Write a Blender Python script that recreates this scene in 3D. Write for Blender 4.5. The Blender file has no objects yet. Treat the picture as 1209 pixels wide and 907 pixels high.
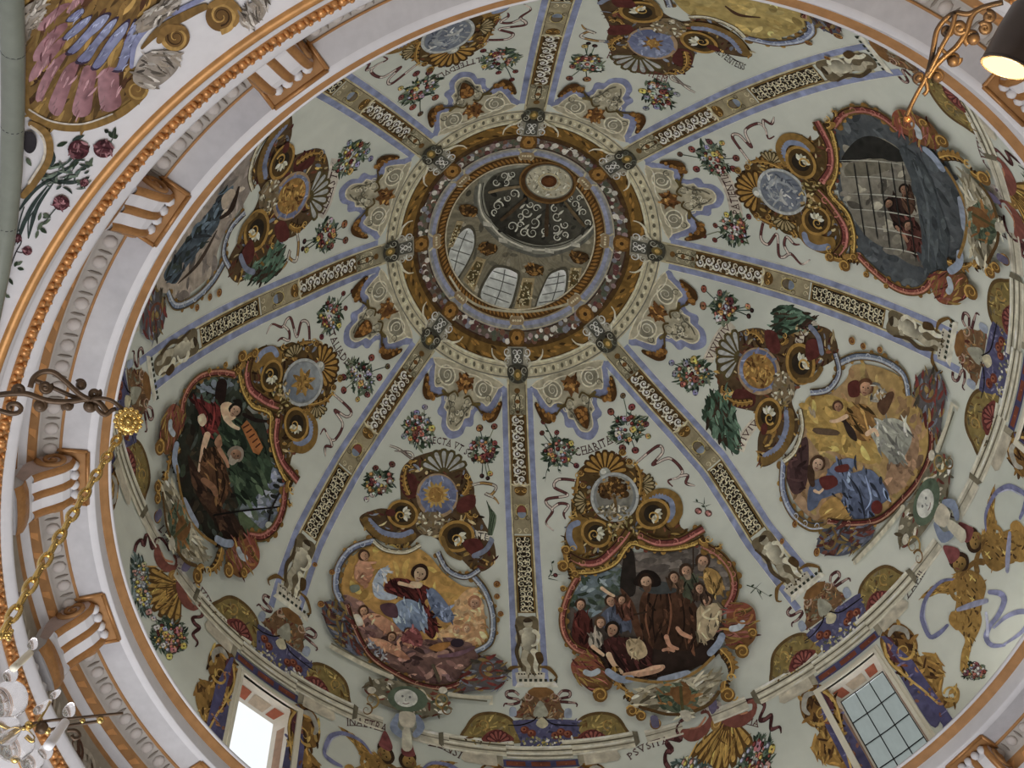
import bpy, math, random
import numpy as np
from mathutils import Matrix, Vector
from mathutils.geometry import delaunay_2d_cdt
random.seed(7)
SC = bpy.context.scene
COL = SC.collection
S = 4.0                      # metres per cornice radius
PI = math.pi
# ---------------------------------------------------------------- camera
def rotvec(v):
    v = np.array(v, float); th = np.linalg.norm(v); k = v/th
    K = np.array([[0, -k[2], k[1]], [k[2], 0, -k[0]], [-k[1], k[0], 0]])
    return np.eye(3)+math.sin(th)*K+(1-math.cos(th))*K@K
CP = np.array([-0.4155, -1.1135, -1.9312])*S
RM = rotvec([0.4044, -0.0942, -0.0054])
FPX = 1300.0
CX, CY = 604.5, 453.5
cam = bpy.data.cameras.new('camera'); camo = bpy.data.objects.new('camera', cam); COL.objects.link(camo)
cam.sensor_width = 36; cam.lens = FPX/1209*36; cam.clip_start = .02; cam.clip_end = 500
r_, u_, b_ = RM[0], -RM[1], -RM[2]
camo.matrix_world = Matrix(((r_[0], u_[0], b_[0], CP[0]), (r_[1], u_[1], b_[1], CP[1]), (r_[2], u_[2], b_[2], CP[2]), (0, 0, 0, 1)))
SC.camera = camo
SC.view_settings.view_transform = 'Standard'; SC.view_settings.look = 'None'
SC.view_settings.gamma = 1; SC.view_settings.use_curve_mapping = False
SC.view_settings.exposure = EXPOSURE = 0.0
# ---------------------------------------------------------------- sky
W = bpy.data.worlds.new('overcast_sky'); SC.world = W; W.use_nodes = True
nt = W.node_tree; nt.nodes.clear()
wo = nt.nodes.new('ShaderNodeOutputWorld'); wb = nt.nodes.new('ShaderNodeBackground')
wb.inputs[0].default_value = (.93, .97, 1.0, 1); wb.inputs[1].default_value = 1.25
nt.links.new(wb.outputs[0], wo.inputs[0])
def area(name, loc, target, size, power, col=(1, 1, 1)):
    l = bpy.data.lights.new(name, 'AREA'); l.shape = 'RECTANGLE'; l.size = size[0]; l.size_y = size[1]; l.energy = power; l.color = col
    o = bpy.data.objects.new(name, l); COL.objects.link(o); o.location = loc
    o.rotation_euler = (Vector(target)-Vector(loc)).to_track_quat('-Z', 'Y').to_euler()
    return o
# added area lamp standing in for unseen daylight from the left
area('added_side_fill', (-8, -3.5, -6.5), (0, 1, 1.5), (2.5, 4), 70, (1, .95, .97))
area('added_floor_fill', (-1.5, 1.0, -9.2), (-.5, .5, 0), (8, 8), 1000, (.98, .98, 1))  # added upward fill near the floor, in place of bounced daylight
# added fill lamps, unseen behind the cornice lip, to brighten the dome
for i in range(8):
    a = 2*math.pi*(i+.5)/8; l = area('added_dome_fill', (1.085*S*math.cos(a), 1.085*S*math.sin(a), .06*S), (0, 0, 1.5*S), (1.3, .25), 9, (1, .97, .93))
# ---------------------------------------------------------------- materials
def lin(c): 
    c = np.array(c, float)/255
    return np.where(c <= .04045, c/12.92, ((c+.055)/1.055)**2.4)
def alb(c, K):
    q = lin(c)*K; g = (q*np.array([.25, .6, .15])).sum(-1)[..., None] if q.ndim > 1 else (q*np.array([.25, .6, .15])).sum()
    return np.clip(g+(q-g)*SAT, 0, .88)
SAT = .8
KD, KC = 2.3, 1.15            # paint reflectance per photographed tone: dome, cornice
def mat(name, base, rough=.85, metal=0., var=.12, scale=3., bump=0., spec=.2, attr=False, stain=None, scale2=14.):
    m = bpy.data.materials.new(name); m.use_nodes = True
    n = m.node_tree.nodes; L = m.node_tree.links; p = n['Principled BSDF']
    p.inputs['Roughness'].default_value = rough; p.inputs['Metallic'].default_value = metal
    p.inputs['Specular IOR Level'].default_value = spec
    tc = n.new('ShaderNodeNewGeometry')
    def noise(sc, det=6):
        t = n.new('ShaderNodeTexNoise'); t.inputs['Scale'].default_value = sc; t.inputs['Detail'].default_value = det
        L.new(tc.outputs['Position'], t.inputs['Vector']); return t
    t1 = noise(scale); t2 = noise(scale2)
    ad = n.new('ShaderNodeMath'); ad.operation = 'ADD'; L.new(t1.outputs['Fac'], ad.inputs[0]); L.new(t2.outputs['Fac'], ad.inputs[1])
    mr = n.new('ShaderNodeMapRange'); mr.inputs[1].default_value = .6; mr.inputs[2].default_value = 1.4
    mr.inputs[3].default_value = 1-var; mr.inputs[4].default_value = 1+var*.8; L.new(ad.outputs[0], mr.inputs[0])
    mx = n.new('ShaderNodeVectorMath'); mx.operation = 'SCALE'; L.new(mr.outputs[0], mx.inputs['Scale'])
    if attr:
        at = n.new('ShaderNodeAttribute'); at.attribute_name = 'Col'; L.new(at.outputs['Color'], mx.inputs[0])
    elif stain is not None:
        mm = n.new('ShaderNodeMix'); mm.data_type = 'RGBA'
        t3 = noise(scale*.45, 8); rr = n.new('ShaderNodeMapRange'); rr.inputs[1].default_value = .45; rr.inputs[2].default_value = .7
        L.new(t3.outputs['Fac'], rr.inputs[0]); L.new(rr.outputs[0], mm.inputs[0])
        mm.inputs[6].default_value = (*base, 1); mm.inputs[7].default_value = (*stain, 1); L.new(mm.outputs[2], mx.inputs[0])
    else:
        mx.inputs[0].default_value = tuple(base)
    L.new(mx.outputs[0], p.inputs['Base Color'])
    if bump:
        b = n.new('ShaderNodeBump'); b.inputs['Strength'].default_value = bump; b.inputs['Distance'].default_value = .01
        L.new(t2.outputs['Fac'], b.inputs['Height']); L.new(b.outputs[0], p.inputs['Normal'])
    return m
PLASTER = mat('dome_plaster', alb((152, 156, 146), KD), var=.08, scale=.9, stain=alb((140, 146, 137), KD), scale2=5)
PAINT = mat('fresco_paint', (1, 1, 1), attr=True, var=.2, scale=7, scale2=26)
STUCCO = mat('white_stucco', alb((204, 203, 206), KC), var=.06, scale=1.5, stain=alb((190, 189, 193), KC), rough=.7)
MARBLE = mat('painted_marble', alb((182, 181, 184), KC), var=.12, scale=2.2, stain=alb((164, 163, 169), KC), rough=.6)
GILT = mat('gilding', alb((164, 110, 40), KC), var=.25, scale=9, rough=.38, metal=.35, spec=.5, bump=.3, scale2=40)
OCHRE = mat('ochre_paint', alb((160, 112, 55), KC), var=.22, scale=8, rough=.6)
IRON = mat('gilded_iron', alb((100, 74, 46), .75), var=.35, scale=14, rough=.45, metal=.4, spec=.5)
BRASS = mat('brass', alb((170, 140, 60), 1.8), var=.2, scale=15, rough=.22, metal=.85)
GREYST = mat('grey_stone', alb((112, 118, 104), 1.0), var=.15, scale=3, rough=.4, spec=.5)
STONEFLOOR = mat('stone_floor', (.42, .38, .33), var=.15, scale=1, rough=.5)
# ---------------------------------------------------------------- helpers
def setp(o, label=None, cat=None, group=None, kind=None):
    if label: o['label'] = label
    if cat: o['category'] = cat
    if group: o['group'] = group
    if kind: o['kind'] = kind
    return o
def mobj(name, v, f, m, parent=None, smooth=True, **kw):
    me = bpy.data.meshes.new(name); me.from_pydata([tuple(x) for x in v], [], f); me.materials.append(m)
    if smooth: me.polygons.foreach_set('use_smooth', [True]*len(me.polygons))
    me.update()
    o = bpy.data.objects.new(name, me); COL.objects.link(o)
    if parent: o.parent = parent
    return setp(o, **kw)
def empty(name, loc, rz=0, **kw):
    o = bpy.data.objects.new(name, None); COL.objects.link(o); o.location = loc; o.rotation_euler = (0, 0, rz); o.empty_display_size = .1
    return setp(o, **kw)
def copy_tree(o, parent=None):
    c = o.copy(); COL.objects.link(c); c.parent = parent
    for ch in list(o.children): copy_tree(ch, c)
    return c
def lathe(prof, seg=240, a0=0, a1=2*PI):
    n = len(prof); full = abs(a1-a0-2*PI) < 1e-6; k = seg if full else seg+1
    v = []; f = []
    for i in range(k):
        a = a0+(a1-a0)*i/seg
        for r, z in prof: v.append((r*S*math.cos(a), r*S*math.sin(a), z*S))
    for i in range(seg):
        j = (i+1) % k
        for q in range(n-1): f.append((i*n+q, i*n+q+1, j*n+q+1, j*n+q))
    return v, f
def tube(pts, rad, seg=8, closed=False):
    pts = [Vector(p) for p in pts]; n = len(pts); v = []; f = []
    rad = [rad]*n if not hasattr(rad, '__len__') else rad
    t0 = (pts[1]-pts[0]).normalized(); up = Vector((0, 0, 1)) if abs(t0.z) < .9 else Vector((1, 0, 0))
    for i, p in enumerate(pts):
        t = (pts[(i+1) % n]-pts[i-1]).normalized() if closed else (pts[min(i+1, n-1)]-pts[max(i-1, 0)]).normalized()
        x = up.cross(t).normalized(); y = t.cross(x); up = y
        for k in range(seg):
            a = 2*PI*k/seg; v.append(p+(x*math.cos(a)+y*math.sin(a))*rad[i])
    m = n if closed else n-1
    for i in range(m):
        j = (i+1) % n
        for k in range(seg): f.append((i*seg+k, i*seg+(k+1) % seg, j*seg+(k+1) % seg, j*seg+k))
    if not closed: f += [tuple(range(seg))[::-1], tuple(range((n-1)*seg, n*seg))]
    return v, f
def join(*parts):
    V = []; Fc = []
    for v, f in parts:
        b = len(V); V += [tuple(x) for x in v]; Fc += [tuple(i+b for i in q) for q in f]
    return V, Fc
def box(c, s, rot=None):
    v = []; f = [(0, 1, 3, 2), (4, 6, 7, 5), (0, 4, 5, 1), (2, 3, 7, 6), (0, 2, 6, 4), (1, 5, 7, 3)]
    for x in (-1, 1):
        for y in (-1, 1):
            for z in (-1, 1):
                p = Vector((x*s[0]/2, y*s[1]/2, z*s[2]/2))
                if rot is not None: p = rot@p
                v.append(p+Vector(c))
    return v, f
def uvs(c, r, nu=10, nv=6, sq=(1, 1, 1)):
    v = [(c[0], c[1], c[2]+r*sq[2])]; f = []
    for j in range(1, nv):
        t = PI*j/nv
        for i in range(nu):
            a = 2*PI*i/nu; v.append((c[0]+r*sq[0]*math.sin(t)*math.cos(a), c[1]+r*sq[1]*math.sin(t)*math.sin(a), c[2]+r*sq[2]*math.cos(t)))
    v.append((c[0], c[1], c[2]-r*sq[2])); e = len(v)-1
    for i in range(nu):
        f.append((0, 1+i, 1+(i+1) % nu)); f.append((e, e-nu+(i+1) % nu, e-nu+i))
        for j in range(nv-2): f.append((1+j*nu+i, 1+(j+1)*nu+i, 1+(j+1)*nu+(i+1) % nu, 1+j*nu+(i+1) % nu))
    return v, f
# ---------------------------------------------------------------- dome surface
PC = (1.0516, 2.4019, -5.6668, 2.321)
def rz(z):
    w = np.maximum(np.asarray(z, float), .5)/2
    return np.sqrt(np.maximum(PC[0]+PC[1]*w+PC[2]*w*w+PC[3]*w**3, 1e-9))
ZTOP = float(np.roots([PC[3]/8, PC[2]/4, PC[1]/2, PC[0]]).real[np.argmin(np.abs(np.roots([PC[3]/8, PC[2]/4, PC[1]/2, PC[0]])-2.1))])
PEND_C, PEND_R = -1.5, math.hypot(1.1455, 1.138)
def rpend(z): return np.sqrt(np.maximum(PEND_R**2-(np.asarray(z, float)-PEND_C)**2, 1e-9))
def rays(px): 
    px = np.atleast_2d(np.asarray(px, float))
    return np.concatenate([(px-np.array([CX, CY]))/FPX, np.ones((len(px), 1))], 1)@RM
def hit(px, rf=rz, zr=(-.35, 2.12)):
    d = rays(px); P = CP/S
    t0 = (zr[0]-P[2])/d[:, 2]; t1 = (zr[1]-P[2])/d[:, 2]
    ts = t0[:, None]+(t1-t0)[:, None]*np.linspace(0, 1, 120)[None]
    def g(t): 
        X = P[:, None, None]+d.T[:, :, None]*t[None]
        return np.hypot(X[0], X[1])-rf(X[2])
    v = g(ts); ok = (v[:, 1:] > 0) & (v[:, :-1] <= 0)
    idx = ok.shape[1]-1-np.argmax(ok[:, ::-1], 1)
    r = np.arange(len(d)); lo = ts[r, idx]; hi = ts[r, idx+1]
    for _ in range(24):
        m = (lo+hi)/2; q = g(m[:, None])[:, 0] > 0
        hi = np.where(q, m, hi); lo = np.where(q, lo, m)
    return P+d*hi[:, None]
def inward(X, rf=rz):
    r = np.maximum(np.hypot(X[:, 0], X[:, 1]), 1e-6); e = 1e-3
    s = (rf(X[:, 2]+e)-rf(X[:, 2]-e))/(2*e); s = np.clip(s, -30, 30)
    n = np.stack([-X[:, 0]/r, -X[:, 1]/r, s], 1)
    return n/np.linalg.norm(n, axis=1)[:, None]
def plane_hit(px, z):
    d = rays(px); P = CP/S
    return P+d*((z-P[2])/d[:, 2])[:, None]
def at_depth(px, dist):       # a point on the sight line at a given distance (metres)
    d = rays(px); d = d/np.linalg.norm(d, axis=1)[:, None]
    return [Vector(CP+q*dist) for q in d]
# ---------------------------------------------------------------- painting on curved surfaces
class T:                       # state
    x0 = y0 = 0.; s = 1.; mode = 'px'; rf = rz; zr = (-.35, 2.12); K = KD; layer = 0; cur = None; thing = None; grid = 5.; off0 = .004; dl = .0004; mapf = None
RN = np.random.RandomState(3)
ALLPARTS = []
class Part:
    def __init__(s, name, parent, **kw):
        s.name = name; s.parent = parent; s.kw = kw; s.v = []; s.c = []; s.f = []; s.n = 0; s.o = None; ALLPARTS.append(s)
def frame(x0, y0, s): T.x0, T.y0, T.s = x0, y0, s
def thing(name, label, cat, group=None, at=None, kind=None):
    T.thing = ['', name, dict(label=label, cat=cat, group=group, kind=kind), None]; T.layer = 0
    return T.thing
def part(name, under=None, **kw):
    T.cur = Part(name, under if under is not None else T.thing, **kw); return T.cur
def to3(p):                    # local drawing coordinates -> 3D on the surface, lifted by the layer
    p = np.asarray(p, float)
    off = T.off0+T.layer*T.dl
    if T.mapf is not None: X = T.mapf(p)
    else: X = hit(p*T.s+np.array([T.x0, T.y0]), T.rf, T.zr)
    return X*S+inward(X, T.rf)*off
def palb(c, K):                # fresco pigments: deep tones are denser than the plaster
    q = alb(c, K); L = (q*np.array([.25, .6, .15])).sum(-1)/K; f = np.clip((L/.30)**.5, .28, 1); q = np.where(((q[..., 0] > q[..., 1]*1.12) & (q[..., 1] > q[..., 2]*2.0))[..., None], q*np.array([.97, 1.13, .95]), q)
    return q*(f[..., None] if q.ndim > 1 else f)
def cols(c, p):
    p = np.asarray(p, float)
    if isinstance(c, np.ndarray): k = palb(c, T.K)
    elif len(c) == 3 and not hasattr(c[0], '__len__'): k = np.tile(palb(c, T.K), (len(p), 1))
    else:
        a = math.radians(c[2] if len(c) > 2 else 90); q = p@np.array([math.cos(a), math.sin(a)])
        t = ((q-q.min())/max(q.max()-q.min(), 1e-6))[:, None]
        k = palb(c[0], T.K)*(1-t)+palb(c[1], T.K)*t
    return np.clip(k*(1+.15*RN.randn(len(p), 1)), 0, .9)
def add(p2, faces, c):
    P = T.cur; v = to3(p2); P.v.append(v); P.c.append(cols(c, p2)); P.f += [tuple(i+P.n for i in q) for q in faces]; P.n += len(v); T.layer += 1
def cr(pts, closed=True, step=None):         # Catmull-Rom through points
    p = np.asarray(pts, float); n = len(p)
    if n < 3: return p
    step = step or 4/T.s
    out = []
    for i in range(n if closed else n-1):
        if closed: a, b, c, d = p[i-1], p[i], p[(i+1) % n], p[(i+2) % n]
        else: a, b, c, d = p[max(i-1, 0)], p[i], p[i+1], p[min(i+2, n-1)]
        m = max(2, min(24, int(np.linalg.norm(c-b)/step)+1)); t = (np.arange(m)/m)[:, None]
        out.append(.5*(2*b+(c-a)*t+(2*a-5*b+4*c-d)*t*t+(3*b-a-3*c+d)*t**3))
    if not closed: out.append(p[-1:])
    return np.concatenate(out)
def inside(poly, q):
    x, y = q[:, 0][:, None], q[:, 1][:, None]; a = poly; b = np.roll(poly, -1, 0)
    c = ((a[:, 1] > y) != (b[:, 1] > y)) & (x < (b[:, 0]-a[:, 0])*(y-a[:, 1])/(b[:, 1]-a[:, 1]+1e-12)+a[:, 0])
    return c.sum(1) % 2 == 1
def fill(pts, c, smooth=True):
    p = cr(pts) if smooth else np.asarray(pts, float)
    if not smooth:                            # subdivide long straight edges
        q = []; g = T.grid/T.s
        for i in range(len(p)):
            a, b = p[i], p[(i+1) % len(p)]; m = max(1, int(np.linalg.norm(b-a)/g)); q += [a+(b-a)*k/m for k in range(m)]
        p = np.array(q)
    g = T.grid/T.s; lo, hi = p.min(0), p.max(0)
    xs = np.arange(lo[0]+g/2, hi[0], g); ys = np.arange(lo[1]+g/2, hi[1], g)
    n = len(p); allp = p
    if len(xs) and len(ys):
        q = np.stack(np.meshgrid(xs, ys), -1).reshape(-1, 2); q = q+RN.uniform(-.15, .15, q.shape)*g
        q = q[inside(p, q)]
        if len(q):
            dist = np.min(np.linalg.norm(q[:, None]-p[None], axis=2), 1); q = q[dist > g*.3]
            allp = np.concatenate([p, q])
    r = delaunay_2d_cdt([Vector(x) for x in allp], [(i, (i+1) % n) for i in range(n)], [], 1, 1e-6)
    add(np.array([tuple(x) for x in r[0]]), [tuple(x) for x in r[2]], c)
def stroke(pts, w, c, taper=0, closed=False, smooth=True):
    p = cr(pts, closed) if smooth else np.asarray(pts, float)
    if closed: p = np.concatenate([p, p[:1]])
    if smooth and not closed and len(p) >= 2:   # extra points so the stroke ends are round
        a, b = p[0], p[-1]; p = np.concatenate([[a, a+(p[1]-a)*.15, a+(p[1]-a)*.5], p[1:-1], [p[-2]+(b-p[-2])*.5, p[-2]+(b-p[-2])*.85, b]]) if len(p) > 2 else np.array([a+(b-a)*k for k in (0, .05, .15, .5, .85, .95, 1)])
    t = np.gradient(p, axis=0); t /= np.maximum(np.linalg.norm(t, axis=1), 1e-9)[:, None]
    nn = np.stack([-t[:, 1], t[:, 0]], 1); n = len(p); u = np.concatenate([[0], np.cumsum(np.linalg.norm(np.diff(p, axis=0), axis=1))]); u = u/max(u[-1], 1e-9)
    if hasattr(w, '__len__'): ww = np.interp(u, np.linspace(0, 1, len(w)), w)
    elif taper == 1: ww = w*(1-u*.85)
    elif taper == 2: ww = w*np.sin(PI*(.08+.84*u))
    elif closed or not smooth: ww = np.full(n, float(w))
    else:
        L = np.linalg.norm(np.diff(p, axis=0), axis=1).sum(); e = min(1, .5*w/max(L, 1e-6)); uu = np.minimum(u, 1-u)/max(e, 1e-6); ww = w*np.sqrt(np.clip(1-(1-np.minimum(uu, 1))**2, .05, 1))
    if smooth and not closed and hasattr(w, '__len__') and n > 4:
        L = np.linalg.norm(np.diff(p, axis=0), axis=1).sum(); uu = np.minimum(np.minimum(u*L/max(ww[0]*.5, 1e-6), (1-u)*L/max(ww[-1]*.5, 1e-6)), 1); ww = ww*np.sqrt(np.clip(1-(1-uu)**2, .06, 1))
    ww = ww[:, None]/2
    add(np.concatenate([p+nn*ww, p-nn*ww]), [(i, i+1, n+i+1, n+i) for i in range(n-1)], c)
def ell(cx, cy, rx, ry=None, rot=0, n=14, a0=0, a1=360):
    ry = rx if ry is None else ry; a = np.radians(np.linspace(a0, a1, n, endpoint=(a1-a0 != 360))); c, s = math.cos(math.radians(rot)), math.sin(math.radians(rot))
    x, y = rx*np.cos(a), ry*np.sin(a)
    return np.stack([cx+x*c-y*s, cy+x*s+y*c], 1)
def dabs(poly, n, pal, l, w, ang=None, seed=1, spread=40, layers=5, curl=.5):
    "loose curved brush strokes scattered inside an outline"
    R = np.random.RandomState(seed); poly = cr(poly) if len(poly) < 40 else np.asarray(poly, float); lo, hi = poly.min(0), poly.max(0); pal = np.array(pal, float)
    for q in range(layers):
        m = max(1, n//layers); P = R.uniform(lo, hi, (m*6, 2)); P = P[inside(poly, P)][:m]; m = len(P)
        if not m: continue
        a = R.uniform(0, 360, m) if ang is None else R.normal(ang, spread, m); a = np.radians(a); L = l*R.uniform(.5, 1.3, m); W = w*R.uniform(.5, 1.3, m); k = curl*R.uniform(-1, 1, m)
        us = np.linspace(-.5, .5, 6); V = []; F = []; Cc = []
        for j, u in enumerate(us):
            aa = a+k*u*3; cx = P[:, 0]+L*u*np.cos(a+k*u); cy = P[:, 1]+L*u*np.sin(a+k*u); h = W*math.sqrt(max(.04, 1-(2*u)**2))/2
            V.append(np.stack([cx-h*np.sin(aa), cy+h*np.cos(aa)], 1)); V.append(np.stack([cx+h*np.sin(aa), cy-h*np.cos(aa)], 1))
        V = np.stack(V, 1)                       # m,12,2
        for i in range(m):
            for j in range(5): b = i*12+2*j; F.append((b, b+2, b+3, b+1))
        c = pal[R.randint(len(pal), size=m)]*R.uniform(.85, 1.15, (m, 1)); add(V.reshape(-1, 2), F, np.repeat(c, 12, 0))
def dot(cx, cy, r, c, ry=None, rot=0): fill(ell(cx, cy, r, ry, rot, 10 if r*T.s > 3 else 8), c)
def spiral(cx, cy, r, rot=0, turns=1.3, d=1, n=14):
    t = np.linspace(0, 1, n); a = math.radians(rot)+d*t*turns*2*PI; q = r*(1-.85*t)
    return np.stack([cx+q*np.cos(a), cy+q*np.sin(a)], 1)
def volute(cx, cy, r, rot, c, w=None, d=1, turns=1.3): stroke(spiral(cx, cy, r, rot, turns, d), w or r*.4, c, 1)
def lens(x0, y0, x1, y1, w, c):
    dx, dy = x1-x0, y1-y0; nx, ny = -dy, dx; l = math.hypot(dx, dy) or 1; nx, ny = nx/l*w/2, ny/l*w/2
    fill([(x0, y0), (x0+dx*.45+nx, y0+dy*.45+ny), (x1, y1), (x0+dx*.45-nx, y0+dy*.45-ny)], c)
def finish():
    for P in ALLPARTS:
        if not P.n: continue
        def make(p):
            if p.o: return p.o
            par = None; off = Vector((0, 0, 0))
            if isinstance(p.parent, Part): par = make(p.parent); off = p.parent.origin
            elif p.parent is not None:
                t = p.parent
                if t[3] is None:
                    allv = np.concatenate([np.concatenate(q.v) for q in ALLPARTS if q.parent is t and q.n])
                    t[3] = empty(t[1], tuple(allv.mean(0)), **{k: x for k, x in t[2].items() if x})
                par = t[3]; off = par.location.copy()
            p.origin = off if par else Vector((0, 0, 0))
            V = np.concatenate(p.v)-np.array(p.origin); Cc = np.concatenate(p.c)
            me = bpy.data.meshes.new(p.name); me.from_pydata(V.tolist(), [], p.f); me.materials.append(PAINT)
            a = me.color_attributes.new('Col', 'FLOAT_COLOR', 'POINT')
            a.data.foreach_set('color', np.concatenate([Cc, np.ones((len(Cc), 1))], 1).astype(np.float32).ravel())
            p.o = bpy.data.objects.new(p.name, me); COL.objects.link(p.o)
            if par: p.o.parent = par
            setp(p.o, **p.kw)
            return p.o
        make(P)
# ================================================================ the building
fv, ff = box((0, 0, -9.35), (40, 40, .1)); mobj('floor', fv, ff, STONEFLOOR, smooth=False, kind='structure')
v, f = lathe([(1.603, -1.45), (3, -1.5), (3, -2.335)], 64); mobj('wall_nave', v, f, mat('nave_plaster', (.5, .48, .45), var=.1), kind='structure')
WIN_AZ = [46.9, 91.5, 135.0, 181.5, 226.5, 271.5, 316.5, 361.5]
WH, WZ0, WZ1 = 4.7, .03, .497         # half width (deg), sill, head
def dome_shell():
    az = []
    for a in WIN_AZ: az += [a-WH, a+WH]
    az = sorted(x % 360 for x in az); full = []
    for i in range(len(az)):
        a, b = az[i], az[(i+1) % len(az)]+(360 if i == len(az)-1 else 0); m = max(2, round((b-a)/1.6))
        full += [a+(b-a)*k/m for k in range(m)]
    zs = [-.05, WZ0, .12, .25, .4, WZ1]+list(np.linspace(WZ1, 1.9, 56)[1:])+list(ZTOP-(ZTOP-1.9)*np.linspace(1, 0, 16)[1:]**2)
    R = rz(np.array(zs)); R[-1] = .001
    n = len(zs); v = []; f = []
    for a in full:
        c, s = math.cos(math.radians(a)), math.sin(math.radians(a))
        for r, z in zip(R, zs): v.append((r*S*c, r*S*s, z*S))
    N = len(full)
    def isw(a0, a1, z0, z1):
        m = (a0+((a1-a0) % 360)/2) % 360
        return any(abs((m-w+180) % 360-180) < WH for w in WIN_AZ) and WZ0-1e-6 <= z0 and z1 <= WZ1+1e-6
    for i in range(N):
        j = (i+1) % N
        for q in range(n-1):
            if isw(full[i], full[j], zs[q], zs[q+1]): continue
            f.append((i*n+q, j*n+q, j*n+q+1, i*n+q+1))
    return v, f
mobj('ceiling', *dome_shell(), PLASTER, kind='structure')
def ring(name, prof, m, seg=240, **kw): return mobj(name, *lathe(prof, seg), m, kind='structure', **kw)
ring('trim_1', [(1.165, .03), (1.0, 0), (.9985, -.003), (1.0, -.008), (1.003, -.008)], STUCCO)
ring('trim_2', [(1.003, -.008), (1.004, -.014), (1.009, -.015), (1.012, -.022), (1.016, -.024)], OCHRE)
ring('trim_3', [(1.016, -.024), (1.016, -.056), (1.0165, -.06), (1.03, -.0605)], STUCCO)
ring('trim_4', [(1.03, -.0605), (1.074, -.0615)], MARBLE)
ring('trim_5', [(1.074, -.0615), (1.0745, -.066), (1.078, -.067), (1.0785, -.064)], OCHRE)
egg_bed = ring('trim_6', [(1.0785, -.064), (1.085, -.067), (1.100, -.074), (1.108, -.080), (1.108, -.084), (1.111, -.086)], mat('grisaille_bed', alb((164, 157, 149), KC), var=.1))
leaf_bed = ring('trim_7', [(1.111, -.086), (1.113, -.095), (1.121, -.103), (1.122, -.108)], OCHRE)
ring('trim_8', [(1.122, -.108), (1.124, -.116), (1.131, -.118), (1.131, -.13)], STUCCO)
ring('trim_9', [(1.131, -.13), (1.134, -.134), (1.134, -.142)], OCHRE)
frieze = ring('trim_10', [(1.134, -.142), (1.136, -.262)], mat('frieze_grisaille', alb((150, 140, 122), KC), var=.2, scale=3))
ring('trim_11', [(1.136, -.262), (1.098, -.262), (1.097, -.266), (1.099, -.272), (1.106, -.284), (1.109, -.288)], STUCCO)
gold_bed = ring('trim_12', [(1.109, -.288), (1.112, -.292), (1.120, -.302), (1.123, -.306)], OCHRE)
ring('trim_13', [(1.123, -.306), (1.124, -.312), (1.130, -.318), (1.129, -.328), (1.130, -.336), (1.132, -.345)], STUCCO)
tor = [(1.1375+.0078*math.cos(a), -.3535+.0085*math.sin(a)) for a in np.linspace(2.0, 6.0, 10)]
ring('trim_14', tor, mat('gilt_torus', alb((180, 122, 38), KC), var=.22, scale=7, rough=.4, metal=.3, spec=.5))
pz = np.linspace(-.358, -1.45, 26)
v, f = lathe([(float(rpend(z)), float(z)) for z in pz], 240)
mobj('wall_pendentive', v, f, STUCCO, kind='structure')
# repeated carved pieces of the cornice, one object each (mesh data shared)
def ring_pieces(name, n, mesh, parent, a0=0., phase=0.):
    for i in range(n):
        o = bpy.data.objects.new(name, mesh); COL.objects.link(o); o.parent = parent
        o.rotation_euler = (0, 0, 2*PI*(i+phase)/n)
def piece_mesh(name, v, f, m, smooth=True):
    me = bpy.data.meshes.new(name); me.from_pydata([tuple(x) for x in v], [], f); me.materials.append(m)
    if smooth: me.polygons.foreach_set('use_smooth', [True]*len(f))
    me.update(); return me
def loc_uv(r, z, tr, tz, w, l, h, nu=8):     # an oval boss on the moulding slope
    v, f = uvs((0, 0, 0), 1, nu, 5)
    o = Vector((r*S, 0, z*S)); ax = Vector((tr, 0, tz)).normalized(); nr = Vector((ax.z, 0, -ax.x))
    if nr.z > 0: nr = -nr
    return [o+ax*p[0]*l*S+Vector((0, 1, 0))*p[1]*w*S+nr*p[2]*h*S for p in v], f
EGG = mat('grisaille_egg', alb((178, 170, 164), KC), var=.12, rough=.6)
NEGG = 164
me = piece_mesh('egg', *loc_uv(1.093, -.0715, .03, -.012, .0125, .0135, .007), EGG); ring_pieces('egg', NEGG, me, egg_bed)
DARKG = mat('grisaille_dart', alb((134, 126, 117), KC), var=.15)
me = piece_mesh('dart', *loc_uv(1.093, -.0715, .03, -.012, .0028, .0135, .0045, 6), DARKG); ring_pieces('dart', NEGG, me, egg_bed, phase=.5)
LEAFM = mat('painted_leaf', alb((188, 128, 58), KC), var=.2, scale=9)
lv = [(1.1125*S, -.013*S, -.0945*S), (1.1125*S, .004*S, -.0945*S), (1.1225*S, .013*S, -.106*S), (1.1225*S, .002*S, -.106*S), (1.117*S, .0*S, -.104*S)]
me = piece_mesh('leaf', lv, [(0, 1, 4), (1, 2, 4), (2, 3, 4), (3, 0, 4)], LEAFM); ring_pieces('leaf', NEGG, me, leaf_bed)
GILTL = mat('gilt_carving', alb((196, 130, 48), KC), var=.3, scale=20, rough=.32, metal=.45, spec=.6)
def carv():
    a = loc_uv(1.1155, -.297, .012, -.014, .0075, .0085, .0065, 8); b = loc_uv(1.1175, -.300, .012, -.014, .004, .007, .009, 6)
    b = ([(p[0], p[1]+.010*S, p[2]) for p in b[0]], b[1]); c = loc_uv(1.112, -.2925, .012, -.014, .0035, .003, .0075, 6); c = ([(p[0], p[1]-.008*S, p[2]) for p in c[0]], c[1])
    d = loc_uv(1.1195, -.302, .012, -.014, .006, .0045, .008, 6); d = ([(p[0], p[1]-.011*S, p[2]) for p in d[0]], d[1]); e = loc_uv(1.1125, -.2935, .012, -.014, .0055, .004, .007, 6); e = ([(p[0], p[1]+.012*S, p[2]) for p in e[0]], e[1])
    return join(a, b, c, d, e)
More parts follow.
